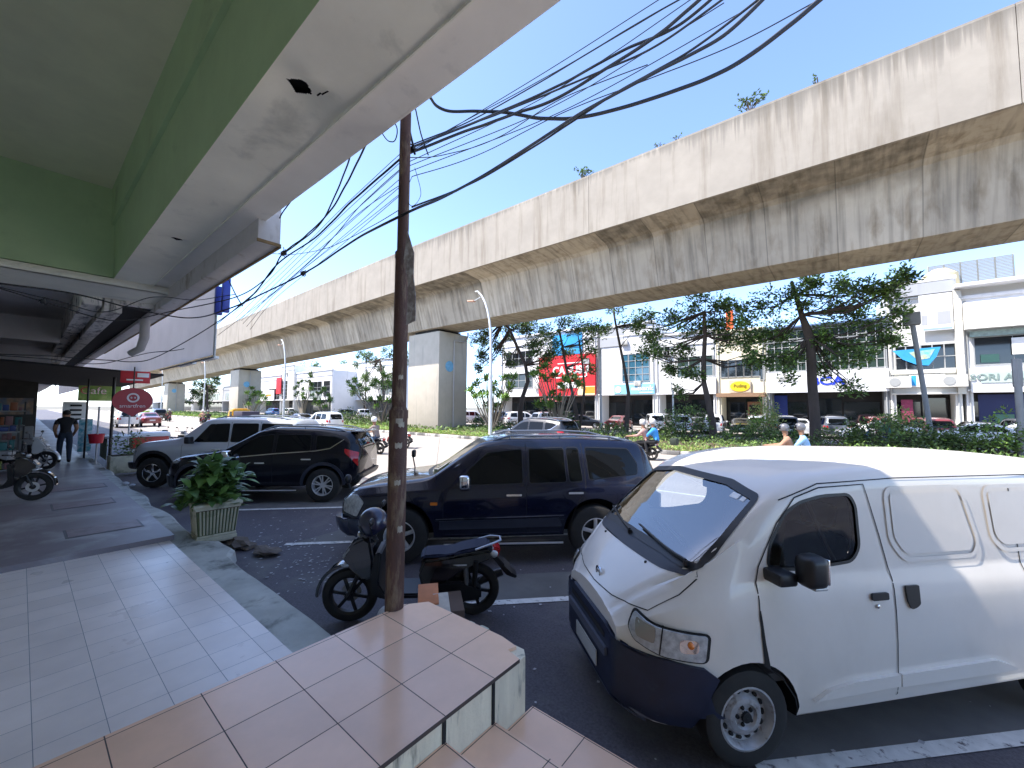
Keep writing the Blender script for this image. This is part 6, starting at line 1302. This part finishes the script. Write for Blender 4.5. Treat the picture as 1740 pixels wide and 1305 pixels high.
# glass curtain wall with white fascia
x0, x1 = X(1303), X(1511); b = Bld('wide building with dark green glass grid above a long white fascia', x0, x1, 9.6, wcol('slate', (.2, .21, .22)), openg=3.6)
b.win(x0+.1, x1-.1, 5.7, 9.4, 14, 5, gl_g, 'curtain_wall'); f_ = b.panel('fascia', x0+.02, x1-.02, 3.7, 5.6, pm('fascia_white', (.7, .71, .75), .45, var=.04), .35, .33)
b.text('BCA', X(1405), 4.65, 1.0, blu, .36, f_, xs=1.25, bold=.03); b.panel('blue_door', X(1310), X(1333), .1, 3.5, flat('door_blue', (.01, .03, .22), .4), -1.9, .1); m = MB(); m.rbox(-.1, x1-x0+.1, -.5, .2, 9.5, 9.68, .02); m.build('roof_edge', flat('roof_blue', (.1, .16, .3), .5), b.t)
# pale building with blue banner
x0, x1 = X(1512), X(1634); b = Bld('off-white building with a sagging blue banner, air conditioners and a white poster', x0, x1, 12.3, wh2, openg=3.3)
b.win(x0+.4, X(1560), 5.4, 7.3, 2, 2); b.win(X(1567), X(1628), 5.4, 7.3, 3, 2); b.panel('sill', x0+.1, x1-.3, 5.05, 5.35, wh2, .3, .3); b.panel('pillar', X(1626), X(1640), 3.4, 11.3, wcol('pillar', (.66, .64, .56)), .35, .35)
for k in range(9): b.panel('pillar_joint', X(1626)+.0, X(1640)-.0, 3.9+k*.85, 3.93+k*.85, mull, .36, .012)
b.win(X(1517), X(1540), 10.0, 10.5, 1, 1); b.panel('roof_band', x0, X(1630), 11.3, 12.2, grw, .3, .3)
po = b.panel('poster', X(1567), X(1624), 8.35, 11.2, whs, .42, .05); b.panel('poster_grey', X(1597), X(1620), 8.8, 9.8, grw, .43, .01, po); b.panel('poster_grey', X(1570), X(1580), 8.8, 9.6, grw, .43, .01, po); b.panel('poster_blue', X(1572), X(1622), 8.4, 8.55, flat('poster_blue', (.3, .4, .6), .5), .43, .01, po)
pts = [(X(1518)-x0, 6.95), (X(1600)-x0, 7.05), (X(1592)-x0, 6.3), (X(1578)-x0, 5.65), (X(1560)-x0, 5.7), (X(1535)-x0, 6.2)]
m = MB(); m.prism([(u, v-.15) for u, v in pts], .03, lambda u, v, w: (u, -.45+w, v)); m.build('blue_banner', skyb, b.t)
pts = [(X(1545)-x0, 6.75), (X(1590)-x0, 6.9), (X(1580)-x0, 6.2), (X(1560)-x0, 6.1)]
m = MB(); m.prism([(u, v-.15) for u, v in pts], .01, lambda u, v, w: (u, -.47+w, v)); m.build('banner_print', pm('banner_print', (.5, .55, .35), .6, var=.4, sc=2.5, col2=(.1, .5, .7), sc2=1.5), b.t)
b.panel('lower_board', X(1545), X(1605), 4.0, 4.95, whs, .3, .06); b.panel('lower_board_blue', X(1545), X(1556), 4.1, 4.9, skyb, .32, .03)
for px in (1525, 1617):
    u = b.panel('air_conditioner', X(px)-.75, X(px)+.75, 3.95, 4.85, flat('ac_white', (.6, .59, .55), .6), .7, .5); m = MB(); m.lathe([(.001, 0), (.33, 0), (.33, .02), (.001, .02)], 20, 'Y', (X(px)-.2-x0, -.73, 4.25)); m.build('fan_grille', mull, u)
b.panel('ground_banner', X(1530), X(1550), .3, 3.0, flat('banner_dark_red', (.25, .03, .08), .6, var=.3), -.2, .05)
# right-hand white building
x0, x1 = X(1641), X(1641)+16; b = Bld('white building at the right edge with a dark upper glazing band and lettered fascia', x0, x1, 10.6, wh1, openg=3.5)
b.panel('balcony_band', x0+.02, x1, 8.2, 10.2, pm('band_white', (.78, .78, .76), .6, var=.03), .8, .8); m = MB(); m.rbox(-.4, x1-x0, -1.0, 1.2, 11.25, 11.5, .02); m.build('roof_slab', wh1, b.t); m = MB(); m.box(0, x1-x0, .2, 9, 10.4, 11.3); m.build('attic', wh2, b.t)
b.win(x0+.5, x1, 5.55, 7.6, 4, 1, gl_d); b.panel('teal_band', x0+.3, x1, 7.65, 8.05, flat('teal_band', (.3, .4, .38), .5, var=.3), .3, .3); b.panel('railing', x0+.8, X(1700), 5.7, 6.3, flat('rail_green', (.03, .09, .08), .5), .12, .03)
b.panel('fascia', x0+.2, x1, 3.5, 5.3, wh1, .35, .3); sg2 = b.panel('sign_strip', x0+.7, x1, 4.2, 5.0, flat('sign_pale_green', (.42, .5, .47), .5), .4, .05); b.text('SORI AJUMA', X(1712), 4.6, .62, flat('sign_grey_green', (.2, .27, .25), .5), .41, sg2, xs=1.1)
pr_ = b.panel('paper_notice', X(1722), X(1722)+4, 6.2, 7.4, whs, .2, .03); 
hm_ = b.panel('blue_wall', X(1672), x1-.5, .1, 3.4, flat('wall_blue', (.02, .03, .12), .6), -2.0, .04); b.panel('green_shelf', X(1700), X(1735), 1.2, 1.9, flat('shelf_green', (.08, .2, .15), .6), -1.9, .02)  # shelf is a plain green panel before the blue wall
# rooftop screen
t = thing('roof_screen', 'grey slatted rooftop screen above the right-hand buildings', 'roof screen', (X(1588, 50), 50, 10.4)); W_ = X(1737, 50)-X(1588, 50)
m = MB(); m.box(0, W_, 0, .2, 0, 1.2); m.build('upstand', wh2, t); m = MB()
for k in range(26): m.box(0, W_, .05, .12, 1.25+k*.12, 1.33+k*.12)
m.build('slats', flat('screen_grey', (.2, .2, .18), .7), t); m = MB()
for k in range(6): m.box(W_*k/5-.04, W_*k/5+.04, .13, .25, 1.2, 4.4)
m.build('screen_posts', mull, t)
c = atY(1597, 470, 50); t = thing('water_tank', 'round cream water tank on the roof left of the slatted screen', 'water tank', (c.x, 50, 11.5)); m = MB(); m.lathe([(.001, 0), (1.1, 0), (1.15, .1), (1.1, 1.2), (1.15, 1.3), (1.1, 2.3), (.5, 2.8), (.001, 2.85)], 24); m.build('tank', flat('tank_cream', (.6, .5, .3), .6), t); m = MB(); m.box(-1, 1, -1, 1, -1.5, 0); m.build('stand', wh2, t)
# far-left buildings
def simple(label, pxa, pxb, pyt, Y, mat, wins=(), roof=None):
    x0, x1 = X(pxa, Y), X(pxb, Y); h = Z((pxa+pxb)/2, pyt, Y); b = Bld(label, x0, x1, h, mat, Y=Y)
    for (a, c, z0, z1, nx, nz, g) in wins: b.win(x0+(x1-x0)*a, x0+(x1-x0)*c, z0, z1, nx, nz, g)
    return b
b = simple('far white hall with a grey roof edge left of the utility pole', 566, 690, 615, 52, wh1, [(.02, .35, 3.9, 7, 9, 1, gl_d), (.7, .95, 5, 8, 3, 2, gl_d)])
b = simple('far white building with dark tall glazing and a flat white canopy', 500, 565, 632, 46, wh1, [(.45, .75, 3.9, 8.2, 3, 3, gl_d), (.8, .95, 4.5, 8.2, 1, 3, gl_d)])
b = simple('far white building with a white cornice behind the second pier', 478, 500, 622, 45.5, wh2, [(.1, .5, 4, 9, 3, 5, gl_d)])
b = simple('far building with a red sign beside the second pier', 440, 478, 640, 45.4, wh1, [(.5, .95, 4.0, 7.0, 4, 3, gl_d)]); b.panel('red_sign', X(470), X(478), 5.5, 10.0, red, .3, .2)
b.panel('white_panel', X(447), X(468), 3.7, 6.6, whs, .5, .2); b.panel('orange_logo', X(455), X(464), 4.9, 5.5, orn, .52, .02)
for k, (a, c, py, col, lab) in enumerate([(380, 438, 655, grw, 'far low grey building behind the second pier'), (330, 380, 662, wh2, 'far pale building left of the second pier'), (262, 328, 664, wh1, 'far pale building between the third and fourth piers'), (200, 262, 668, wh2, 'farthest pale building at the left end of the road')]):
    simple(lab, a, c, py, 45.4, col, [(.1, .9, 4.2, 6.5, 12, 2, gl_d)])
# ---------------------------------------------------------------- traffic and parked cars beyond
def protocar(name, label, sp, paint, wins, ws, rws, head, tail, rw=.31, group=None):
    root, bd, bv = car_base(name, label, sp, paint, group)
    for s, v in ((1, 'L'), (-1, 'R')):
        for q in wins: patch(bv, rc(q, .04, 2), v, .006, darkglass, 'window', root, .2)
        patch(bv, rc(head, .03, 2), v, .006, lens, 'headlight', root, .15); patch(bv, rc(tail, .03, 2), v, .006, redlens, 'tail_light', root, .15)
        for ax in sp['axles']: wheel(root, ax, s*(lerp(sp['w'], -1)-.11), sp['rw'], .2, s, 'alloy', lod=1)
        m = MB(); W_ = lerp(sp['w'], -1); ya, yb = sorted((s*(W_-.04), s*(W_+.18))); m.rbox(-.72, -.58, ya, yb, .98, 1.12, .03); m.build('wing_mirror', bd.data.materials[0], root)
    patch(bv, rc(ws, .06, 2), 'F', .006, darkglass, 'windscreen', root, .2); patch(bv, rc(rws, .06, 2), 'B', .006, darkglass, 'rear_window', root, .2)
    patch(bv, rc([(-.5, .5), (.5, .5), (.5, .66), (-.5, .66)], .03, 2), 'F', .006, seam, 'grille', root, .2)
    for s in (-1, 1): patch(bv, rc([(s*.52, .78), (s*.78, .78), (s*.78, 1.0), (s*.56, 1.0)], .02, 2), 'B', .006, redlens, 'tail_light', root, .15); patch(bv, rc([(s*.45, .62), (s*.78, .66), (s*.78, .8), (s*.5, .76)], .02, 2), 'F', .006, lens, 'headlight', root, .15)
    patch(bv, rc([(-.22, .6), (.22, .6), (.22, .72), (-.22, .72)], .01, 2), 'B', .008, flat('plate_white', (.6, .6, .6), .5), 'number_plate', root, .2)
    return root
MPV = dict(x0=-3.5, x1=.80, crown=.03, sm=2, rw=.31, ra=.37, axles=(0, -2.7), w=[(-3.5, .70), (-3.3, .82), (0, .85), (.5, .78), (.8, .58)], zs=[(-3.5, .35), (0, .22), (.8, .28)],
           zb=[(-3.5, .98), (-.4, .95), (.3, .86), (.8, .66)], zt=[(-3.5, 1.2), (-3.3, 1.58), (-2.6, 1.68), (-1.2, 1.66), (-.9, 1.6), (.1, 1.02), (.3, .98), (.65, .84), (.8, .72)], wt=[(-3.5, .6), (-1, .66), (0, .7), (.5, .62), (.8, .45)])
SED = dict(x0=-3.55, x1=.85, crown=.03, sm=2, rw=.31, ra=.37, axles=(0, -2.6), w=[(-3.55, .68), (-3.2, .82), (0, .86), (.5, .78), (.85, .58)], zs=[(-3.55, .35), (0, .22), (.85, .26)],
           zb=[(-3.55, .88), (-.4, .9), (.3, .82), (.85, .6)], zt=[(-3.55, .95), (-3.1, 1.02), (-2.75, 1.1), (-2.0, 1.40), (-1.3, 1.43), (-1.0, 1.38), (-.2, .98), (.5, .86), (.85, .66)], wt=[(-3.55, .55), (-2, .6), (-1, .6), (0, .7), (.5, .62), (.85, .45)])
MW = [[(-.35, .99), (-.85, 1.38), (-1.25, 1.54), (-1.28, 1.0)], [(-1.36, 1.55), (-2.2, 1.56), (-2.22, 1.02), (-1.36, 1.0)], [(-2.3, 1.56), (-3.05, 1.5), (-3.15, 1.08), (-2.3, 1.03)]]
SW = [[(-.45, .93), (-.95, 1.26), (-1.3, 1.34), (-1.32, .94)], [(-1.4, 1.34), (-2.0, 1.31), (-2.45, 1.08), (-2.4, .96), (-1.4, .95)]]
pw = carpaint('far_white', (.68, .68, .68), 0); pb_ = carpaint('far_black', (.01, .01, .012), .2); ps = carpaint('far_silver', (.4, .42, .44), .5); pr = carpaint('far_maroon', (.2, .03, .03), .2); pbl = carpaint('far_blue', (.05, .15, .35), .3); pg = carpaint('far_grey', (.12, .13, .15), .4)
PG = 'cars parked in front of the shops across the road'
mpv = protocar('parked_car', 'white people carrier parked below the red sign', MPV, pw, MW, [(-.6, 1.02), (.6, 1.02), (.52, 1.55), (-.52, 1.55)], [(-.56, 1.05), (.56, 1.05), (.48, 1.5), (-.48, 1.5)], [(.78, .6), (.5, .68), (.45, .8), (.74, .76)], [(-3.48, .8), (-3.2, .84), (-3.2, 1.02), (-3.48, .98)], group=PG)
sed = protocar('parked_car', 'black sedan parked in front of the cream building', SED, pb_, SW, [(-.6, .98), (.6, .98), (.5, 1.34), (-.5, 1.34)], [(-.54, 1.05), (.54, 1.05), (.46, 1.34), (-.46, 1.34)], [(.82, .55), (.55, .62), (.5, .74), (.8, .7)], [(-3.53, .75), (-3.3, .78), (-3.3, .92), (-3.53, .9)], group=PG)
suvp = copy_tree(pj); suvp.location = (0, 0, -50)
def recolor(t, mt):
    for c in S.objects:
        if c.parent == t and c.name.startswith('body'): c.material_slots[0].link = 'OBJECT'; c.material_slots[0].material = mt
used = set()
def put(proto, px, Y, head, mt, label, group=PG, x=None, z=0, name='parked_car'):
    key = proto.name
    t = proto if key not in used else copy_tree(proto)
    used.add(key); t.name = name
    t.location = (X(px, Y) if x is None else x, Y, z); t.rotation_euler.z = R(head); t['label'] = label
    if group: t['group'] = group
    elif 'group' in t: del t['group']
    recolor(t, mt); return t
E = [(mpv, 905, 40, 60, pw, 'white people carrier parked below the white part left of the red sign'), (mpv, 948, 40.5, 75, ps, 'silver people carrier half hidden behind the forked tree'), (sed, 1010, 39.5, 30, pb_, 'black hatchback standing at an angle below the pole beside the red sign'), (mpv, 1108, 40, 118, pw, 'white people carrier below the pale blue bank sign'), (mpv, 1160, 38.5, 105, pw, 'larger white people carrier right of the bank sign'),
     (mpv, 1214, 40, 100, pw, 'white car showing its red tail lamps beside the sinuous trunk'), (sed, 1258, 39, 100, pb_, 'black sedan with red tail lamps below the yellow oval sign'), (mpv, 1318, 39, 108, pb_, 'black people carrier with red tail lamps below the blue door'), (sed, 1450, 37.5, 178, pw, 'white sedan standing sideways right of the thick trunk'), (mpv, 1560, 40, 100, pr, 'maroon car below the blue banner'), (mpv, 1690, 38, 177, ps, 'silver car standing sideways below the lettered fascia'), (sed, 1600, 36.5, 178, pw, 'white car half hidden by the median shrubs right of the green motorcycle'), (mpv, 1750, 40, 100, pw, 'white car at the right edge across the road'),
     (mpv, 640, 44, 70, pw, 'white car behind the hedge left of the utility pole'), (mpv, 608, 43.5, 60, pg, 'grey car behind the left end of the hedge'), (mpv, 460, 36, 182, pbl, 'blue van-like car right of the second pier'), (mpv, 488, 41, 178, pw, 'white car behind the frangipani right of the second pier'), (sed, 668, 43, 80, pb_, 'black car behind the hedge touching the utility pole'), (mpv, 815, 42, 80, pw, 'white car behind the frangipani right of the large pier')]
E += [(mpv, 875, 41, 70, pg, 'grey car beside the bending tree'), (sed, 1060, 40.5, 95, pr, 'maroon sedan behind the slender leaning trunk'), (mpv, 1135, 41.5, 85, ps, 'silver car squeezed between the two white people carriers below the bank'), (sed, 1187, 40.5, 92, pg, 'grey sedan just left of the sinuous trunk'), (mpv, 1285, 41, 98, ps, 'silver car between the two black cars'), (sed, 1350, 41, 100, pw, 'white sedan just left of the thick trunk'), (mpv, 1405, 41, 100, pg, 'dark grey people carrier just right of the thick trunk'), (mpv, 1480, 41.5, 95, pr, 'maroon people carrier behind the sideways white sedan'), (sed, 1640, 41.5, 95, pb_, 'black sedan below the joint of the two white buildings'), (mpv, 1715, 41.5, 95, pg, 'grey people carrier behind the sideways silver car')]
for p_, px, Y, hd, mt, lab in E: put(p_, px, Y, hd, mt, lab)
RG = 'cars driving on the near carriageway'
put(suvp, 0, 16.0, 181, pb_, 'black sport utility car driving past behind the navy four-wheel-drive', None, x=-13.2, name='moving_car')
put(mpv, 0, 17.6, 181, pw, 'white hatchback driving away above the black parked car', RG, x=-38, name='moving_car'); put(sed, 0, 18.3, 181, pg, 'grey car driving just ahead of the white hatchback', RG, x=-44.5, name='moving_car')
put(sed, 0, 8.6, 180, pr, 'dark red car seen from behind near the round red sign', RG, x=-58, name='moving_car'); put(mpv, 0, 12.6, 180, pb_, 'black car seen from behind left of the third pier', RG, x=-78, name='moving_car'); put(mpv, 0, 6.7, 180, pw, 'white car seen from behind at the left end of the traffic', RG, x=-57, name='moving_car')
# yellow pickup truck
yp = flat('pickup_yellow', (.75, .42, .03), .4, coat=.5); t = thing('pickup_truck', 'yellow pickup truck with a dark canvas load left of the second pier', 'truck', (-50, 14.8, 0), R(181))
m = MB(); slab(m, [(.9, .45), (.92, .95), (.55, 1.15), (.1, 1.75), (-.9, 1.8), (-1.0, .45)], .82, .05); m.build('cab', yp, t); m = MB(); m.rbox(-3.6, -1.05, -.85, .85, .62, 1.12, .03); m.build('load_bed', yp, t)
m = MB(); m.rbox(-3.55, -1.1, -.8, .8, 1.12, 1.62, .08); m.build('canvas_load', flat('canvas_dark', (.05, .045, .07), .8), t); m = MB(); m.rbox(-.7, .1, -.6, .6, 1.8, 1.9, .03); m.build('roof_rack', yp, t)
m = MB(); m.box(-.8, -.05, -.835, -.825, 1.1, 1.6); m.box(-.8, -.05, .825, .835, 1.1, 1.6); m.build('window', darkglass, t); m = MB(); m.rbox(-3.6, .85, -.7, .7, .4, .6, .03); m.build('chassis', black, t)
for ax in (.2, -2.9):
    for s in (-1, 1): wheel(t, ax, s*.74, .32, .2, s, 'alloy', lod=1)
# parked motorcycles across the road and behind the silver car
MG = 'motorcycles parked across the road'
mc = scooter('motorcycle', 'blue motorcycle in the row right of the large pier', 'motorcycle', pbl, group=MG, lod=1)
cols = [pbl, pw, blackgloss, redp]
for k, (px, Y, hd) in enumerate([(792, 40, 60), (800, 40, 62), (808, 40, 58), (828, 40, 60), (836, 40, 64), (935, 38.5, 70), (1030, 38.5, 80), (1335, 37, 60), (1345, 37, 65), (1490, 36, 60), (1508, 36, 66), (1525, 36, 60), (1542, 36, 65), (1550, 36, 70)]):
    t = mc if k == 0 else copy_tree(mc); t.location = (X(px, Y), Y, 0); t.rotation_euler.z = R(hd)
    t['label'] = 'small motorcycle %s' % ['at the left end of the row right of the large pier', 'second in the row right of the large pier', 'third in the row right of the large pier', 'beside the lamp post right of the large pier', 'just right of the lamp post by the large pier', 'in front of the silver car by the forked tree', 'at the foot of the pole beside the red sign', 'left of the thick trunk, beside the black people carrier', 'touching the thick trunk on its left', 'left end of the row below the blue banner building', 'second in the row below the blue banner building', 'third in the row below the blue banner building', 'fourth in the row below the blue banner building', 'right end of the row below the blue banner building'][k]
    for c in S.objects:
        if c.parent == t and c.name.split('.')[0] in ('front_shield', 'side_panel', 'handlebar_cowl'): c.material_slots[0].link = 'OBJECT'; c.material_slots[0].material = cols[k % 4]
t = copy_tree(mc); t.location = (X(1515, 31.6), 31.6, 0); t.rotation_euler.z = R(182); t['label'] = 'dark green motorcycle passing behind the median shrubs'; del t['group']
person('rider in green jacket on the motorcycle behind the median shrubs', rider_pose(), dict(top=cloth('green', (.03, .12, .09)), legs=dkt, long=1), hair=False, rz=R(182), loc=t.location, helm=hg)
for k, (x, y, hd, c_, lab) in enumerate([(-24.5, 4.2, 120, pw, 'pale motorcycle parked beyond the silver car, nearest the ice box'), (-23.2, 4.6, 125, blackgloss, 'dark motorcycle parked just behind the silver car bonnet'), (-25.8, 3.7, 118, blackgloss, 'dark motorcycle parked behind the pale one at the kerb')]):
    t = copy_tree(mc); t.location = (x, y, 0); t.rotation_euler.z = R(hd); t['label'] = lab; t['group'] = 'motorcycles beyond the silver car'
    for c in S.objects:
        if c.parent == t and c.name.split('.')[0] in ('front_shield', 'side_panel', 'handlebar_cowl'): c.material_slots[0].link = 'OBJECT'; c.material_slots[0].material = c_
t = scooter('scooter', 'dark scooter parked in shadow on the pavement at the left edge', 'scooter', blackgloss); t.location = (-13.1, -.95, .27); t.rotation_euler.z = R(72)
t2 = copy_tree(t); t2.location = (-19.0, -.55, .27); t2.rotation_euler.z = R(60); t2['label'] = 'white scooter parked beside the walking man'
for c in S.objects:
    if c.parent == t2 and c.name.split('.')[0] in ('front_shield', 'side_panel', 'handlebar_cowl', 'front_mudguard'): c.material_slots[0].link = 'OBJECT'; c.material_slots[0].material = pw
# ---------------------------------------------------------------- stalls and signs at the left
def atX(x, y, X_): d = ray(x, y); return d*(X_/d.x)+Vector((0, 0, EYE))
def shelf(X_, y0, y1, z0, levels, label, sd):
    rs = random.Random(sd); t = thing('display_shelf', label, 'shelf', (X_, y0, z0)); W_ = y1-y0; m = MB()
    for yy in (0, W_): m.box(-.25, -.2, yy-.02, yy+.02, 0, levels*.48+.1); m.box(.2, .25, yy-.02, yy+.02, 0, levels*.48+.1)
    m.build('uprights', flat('shelf_dark', (.03, .03, .03), .6), t)
    for k in range(levels): m = MB(); m.box(-.26, .26, -.02, W_+.02, .25+k*.48, .28+k*.48); m.build('board', flat('shelf_grey', (.25, .25, .24), .6), t)
    return t
gc = ['orange', 'teal', 'cream', 'pink', 'blue', 'lime']; gcol = [(.6, .16, .04), (.05, .3, .3), (.6, .55, .45), (.55, .25, .25), (.04, .08, .35), (.35, .4, .05)]; gm = [flat('goods_'+n, tuple(x*.45 for x in c), .5) for n, c in zip(gc, gcol)]
k_ = 0
for (X_, y0, y1, lv, nm) in ((-16.6, -.62, .0, 3, 'low display shelf of packaged goods behind the scooter at the left edge'), (-21.5, -.9, .1, 4, 'taller display shelf further along the dark shop fronts')):
    s_ = shelf(X_, y0, y1, .27, lv, nm, 5)
    for l in range(lv):
        y = y0+.04
        while y < y1-.1:
            w = rnd(.07, .16); h = rnd(.1, .3); i = random.randrange(6); m = MB(); m.rbox(X_-.1, X_+.15, y, y+w, .27+.282+l*.48, .27+.28+l*.48+h, .012); k_ += 1
            o = m.build('goods_box', gm[i]); tag(o, 'small %s package on the %s board of the %s display shelf' % (gc[i], ['lowest', 'second', 'third', 'top'][l], 'low' if X_ > -20 else 'taller'), 'package', '%s packages on the %s board of the %s shelf' % (gc[i], ['lowest', 'second', 'third', 'top'][l], 'low' if X_ > -20 else 'taller')); y += w+rnd(.01, .05)
tag(MB().rbox(-15.3, -14.9, -.85, .25, .75, .95, .02).build('orange_crate', flat('crate_orange', (.55, .16, .04), .5)), 'long orange crate behind the seat of the scooter at the left edge', 'crate') if 0 else None
def board(name, label, px0, py0, px1, py1, Y, mat, cat, d=(1, 0, 0), th=.04, Xc=None):
    a = atX(px0, py1, Xc); b = atX(px1, py0, Xc); m = MB(); m.rbox(Xc-th, Xc, a.y, b.y, a.z, b.z, .01); o = m.build(name, mat); tag(o, label, cat); return o, a, b
o, a, b = board('teal_banner', 'tall teal standing banner beside the walking man', 131, 712, 158, 768, 0, pm('teal_print', (.08, .3, .36), .6, var=.3, sc=6, col2=(.5, .6, .62), sc2=5), 'banner', Xc=-23)
o, a, b = board('green_banner', 'green and yellow cafe banner hanging under the dark awning', 132, 657, 207, 681, 0, pm('green_print', (.25, .4, .08), .6, var=.3, sc=3, col2=(.55, .6, .2), sc2=2), 'banner', Xc=-24)
text('Cafe', redlens, .42, facing((-23.99, (a.y+b.y)/2-.2, (a.z+b.z)/2+.1), (1, 0, 0)), o, ext=.004)
o, a, b = board('white_notice_board', 'white notice board behind the walking man with short dark lines', 105, 683, 148, 712, 0, whs, 'board', Xc=-26)
for k in range(4): m = MB(); m.box(-25.99, -25.98, b.y-.5, b.y-.15, b.z-.2-k*.2, b.z-.12-k*.2); m.build('printed_line', seam, o)
# round red sign and the red banner above it
c = atX(226, 681, -14.6); t = thing('round_sign', 'round red hanging sign with a pale ring emblem near the left', 'sign', c); 
pts = [(.40*cos(a_), .34*sin(a_)) for a_ in [R(-70)+k*R(320)/30 for k in range(31)]]+[(0.0, -.42)]
m = MB(); m.prism(pts, .05, lambda u, v, w: (-w, u, v)); m.build('disc', flat('disc_red', (.38, .03, .04), .5), t)
m = MB(); m.lathe([(.085, .0), (.125, .0), (.125, .012), (.085, .012), (.085, 0)], 28, 'X', (0.0, .0, .08)); m.sph((.0, -.035, .08), .02, .02, .025); m.sph((.0, .035, .08), .02, .02, .025); m.build('emblem', flat('emblem_pale', (.7, .6, .6), .5), t)
text('smartfren', flat('emblem_pale', (.7, .6, .6), .5), .13, facing((.003, 0, -.14), (1, 0, 0)), t, ext=.003); m = MB(); m.tube([(-.03, 0, .33), (-.03, 0, .9)], .015); m.build('hanger', black, t)
o, a, b = board('red_shop_banner', 'red banner with a white strip above the round sign', 204, 632, 256, 650, 0, red, 'banner', Xc=-15.5)
for (u0, u1, v0, v1) in ((.55, .95, .5, .85), (.2, .75, .2, .32)): m = MB(); m.box(-15.498, -15.48, a.y+(b.y-a.y)*u0, a.y+(b.y-a.y)*u1, a.z+(b.z-a.z)*v0, a.z+(b.z-a.z)*v1); m.build('white_strip', whs, o)
# dark awning and shop fronts
t = thing('awning', 'dark canvas awning over the stalls at the left end of the pavement', 'awning', (-17, 0, 3.2)); m = MB(); m.add([(0, -3.4, .3), (0, 2.9, -.05), (-12, 2.9, -.25), (-12, -3.4, .3), (0, -3.4, .36), (0, 2.9, 0), (-12, 2.9, -.2), (-12, -3.4, .36)], [(0, 1, 2, 3), (7, 6, 5, 4), (0, 4, 5, 1), (1, 5, 6, 2), (2, 6, 7, 3), (3, 7, 4, 0)]); m.build('canvas', pm('canvas_black', (.02, .02, .022), .9), t)
m = MB()
for y in (2.85, 1.0, -1): m.tube([(-.02, y, .0 if y > 2 else .08), (-12, y, -.25 if y > 2 else -.1)], .025)
m.build('frame', black, t)
t = thing('shop_front', 'dark shuttered shop fronts along the left of the pavement', 'shop front', (-90, -1.1, .27)); m = MB(); m.box(0, 76, -.25, -.0, 0, 4.0); m.build('wall', pm('dark_shopwall', (.05, .05, .05), .9, var=.5, sc=.8, coords='World'), t)
for k in range(16): m = MB(); m.box(4.5*k+.4, 4.5*k+3.9, .01, .06, 0, 2.8); m.build('shutter', pm('shutter', (.07, .075, .08), .6, var=.25, sc=1, st=(1, 1, 30), coords='World'), t)
t = thing('view_blocker', 'made-up dark kiosk hiding the bright pavement beyond the walking man', 'kiosk', (-27.2, -1.1, .27)); m = MB(); m.box(-.3, 0, 0, 1.55, 0, 3.4); m.build('wall', pm('kiosk_dark', (.05, .045, .04), .8, var=.5, sc=1.2), t); m = MB(); m.box(.005, .03, .1, 1.45, 1.5, 2.2); m.build('poster', pm('kiosk_poster', (.3, .2, .13), .6, var=.6, sc=3, col2=(.1, .14, .2), sc2=2.5), t); m = MB(); m.rbox(.0, .6, .05, 1.5, .0, 1.0, .03); m.build('counter', flat('counter_grey', (.2, .2, .2), .6), t)  # dark kiosk added to block the sunlit ground from view
m = MB(); m.box(-14, -13.8, -3.6, -1.35, .27, 4.2); tag(m.build('end_wall', wallm), 'dark end wall of the shop fronts at the left edge', 'wall')
# stall by the kerb: poles, counter, red tub, stools
t = thing('street_stall', 'small street stall with thin poles and a pale counter at the kerb', 'stall', (-19.6, 1.75, .25)); gy = flat('stall_pole', (.5, .5, .5), .5)
for (x, y, h, r_) in ((0, .28, 3.0, .045), (.6, -.1, 1.9, .025), (-1.4, .9, 2.0, .025), (-1.8, -.2, 2.9, .03)): m = MB(); m.tube([(x, y, 0), (x, y, h)], r_); m.build('pole', gy if h < 2.9 else black, t)
m = MB(); m.rbox(-1.9, -.1, .15, .95, .78, .83, .01); m.build('counter', gy, t); m = MB(); m.box(-1.85, -.15, .2, .22, .05, .78); m.build('counter_front', flat('stall_green', (.18, .24, .17), .7), t)
m = MB(); m.lathe([(.001, 0), (.16, 0), (.2, .3), (.21, .3), (.2, .28), (.001, .28)], 20, 'Z', (-18.9, 1.62, .95)); tag(m.build('tub', flat('tub_red', (.5, .01, .03), .4)), 'bright red plastic tub at the stall', 'tub')
t = thing('ice_box', 'red and white cool box standing beyond the stall', 'cool box', (-21.6, 3.35, .0)); m = MB(); m.rbox(-.35, .35, -.55, .55, .5, .95, .03); m.build('box_body', flat('icebox_red', (.5, .05, .03), .5), t); m = MB(); m.rbox(-.38, .38, -.58, .58, .95, 1.12, .03); m.build('lid', whs, t); m = MB()
for x in (-.3, .3):
    for y in (-.5, .5): m.box(x-.03, x+.03, y-.03, y+.03, 0, .5)
m.build('legs', gy, t)
t = thing('planter', 'low grey planter box with a small dark shrub in front of the silver car', 'planter', (-17.6, 2.25, .0)); m = MB(); m.rbox(-.35, .35, -.45, .45, .1, .62, .03); m.build('pot', concp, t); m = MB(); m.rbox(-.3, .3, -.4, .4, .55, .63, .01); m.build('soil', earth, t)
rs = random.Random(9); m = MB(); 
for k in range(10): clump(m, Vector((rs.uniform(-.2, .2), rs.uniform(-.3, .3), rs.uniform(.05, .6))), .22, 26, .12, rs, (.7, .3, 0))
q = m.build('small_shrub', [lfD, lfM, lfL], recalc=False, sharp=False); q.location = (-17.6, 2.25, .62); tag(q, 'small dark shrub growing in the low grey planter box', 'shrub')
m = MB(); m.sph((-13.6, 1.72, .29), .12, .07, .04, n=10); m.sph((-13.3, 1.8, .28), .08, .06, .03, n=8); tag(m.build('plastic_bag', MATS['bag_white']), 'white litter bag lying on the kerb beside the silver car', 'litter')
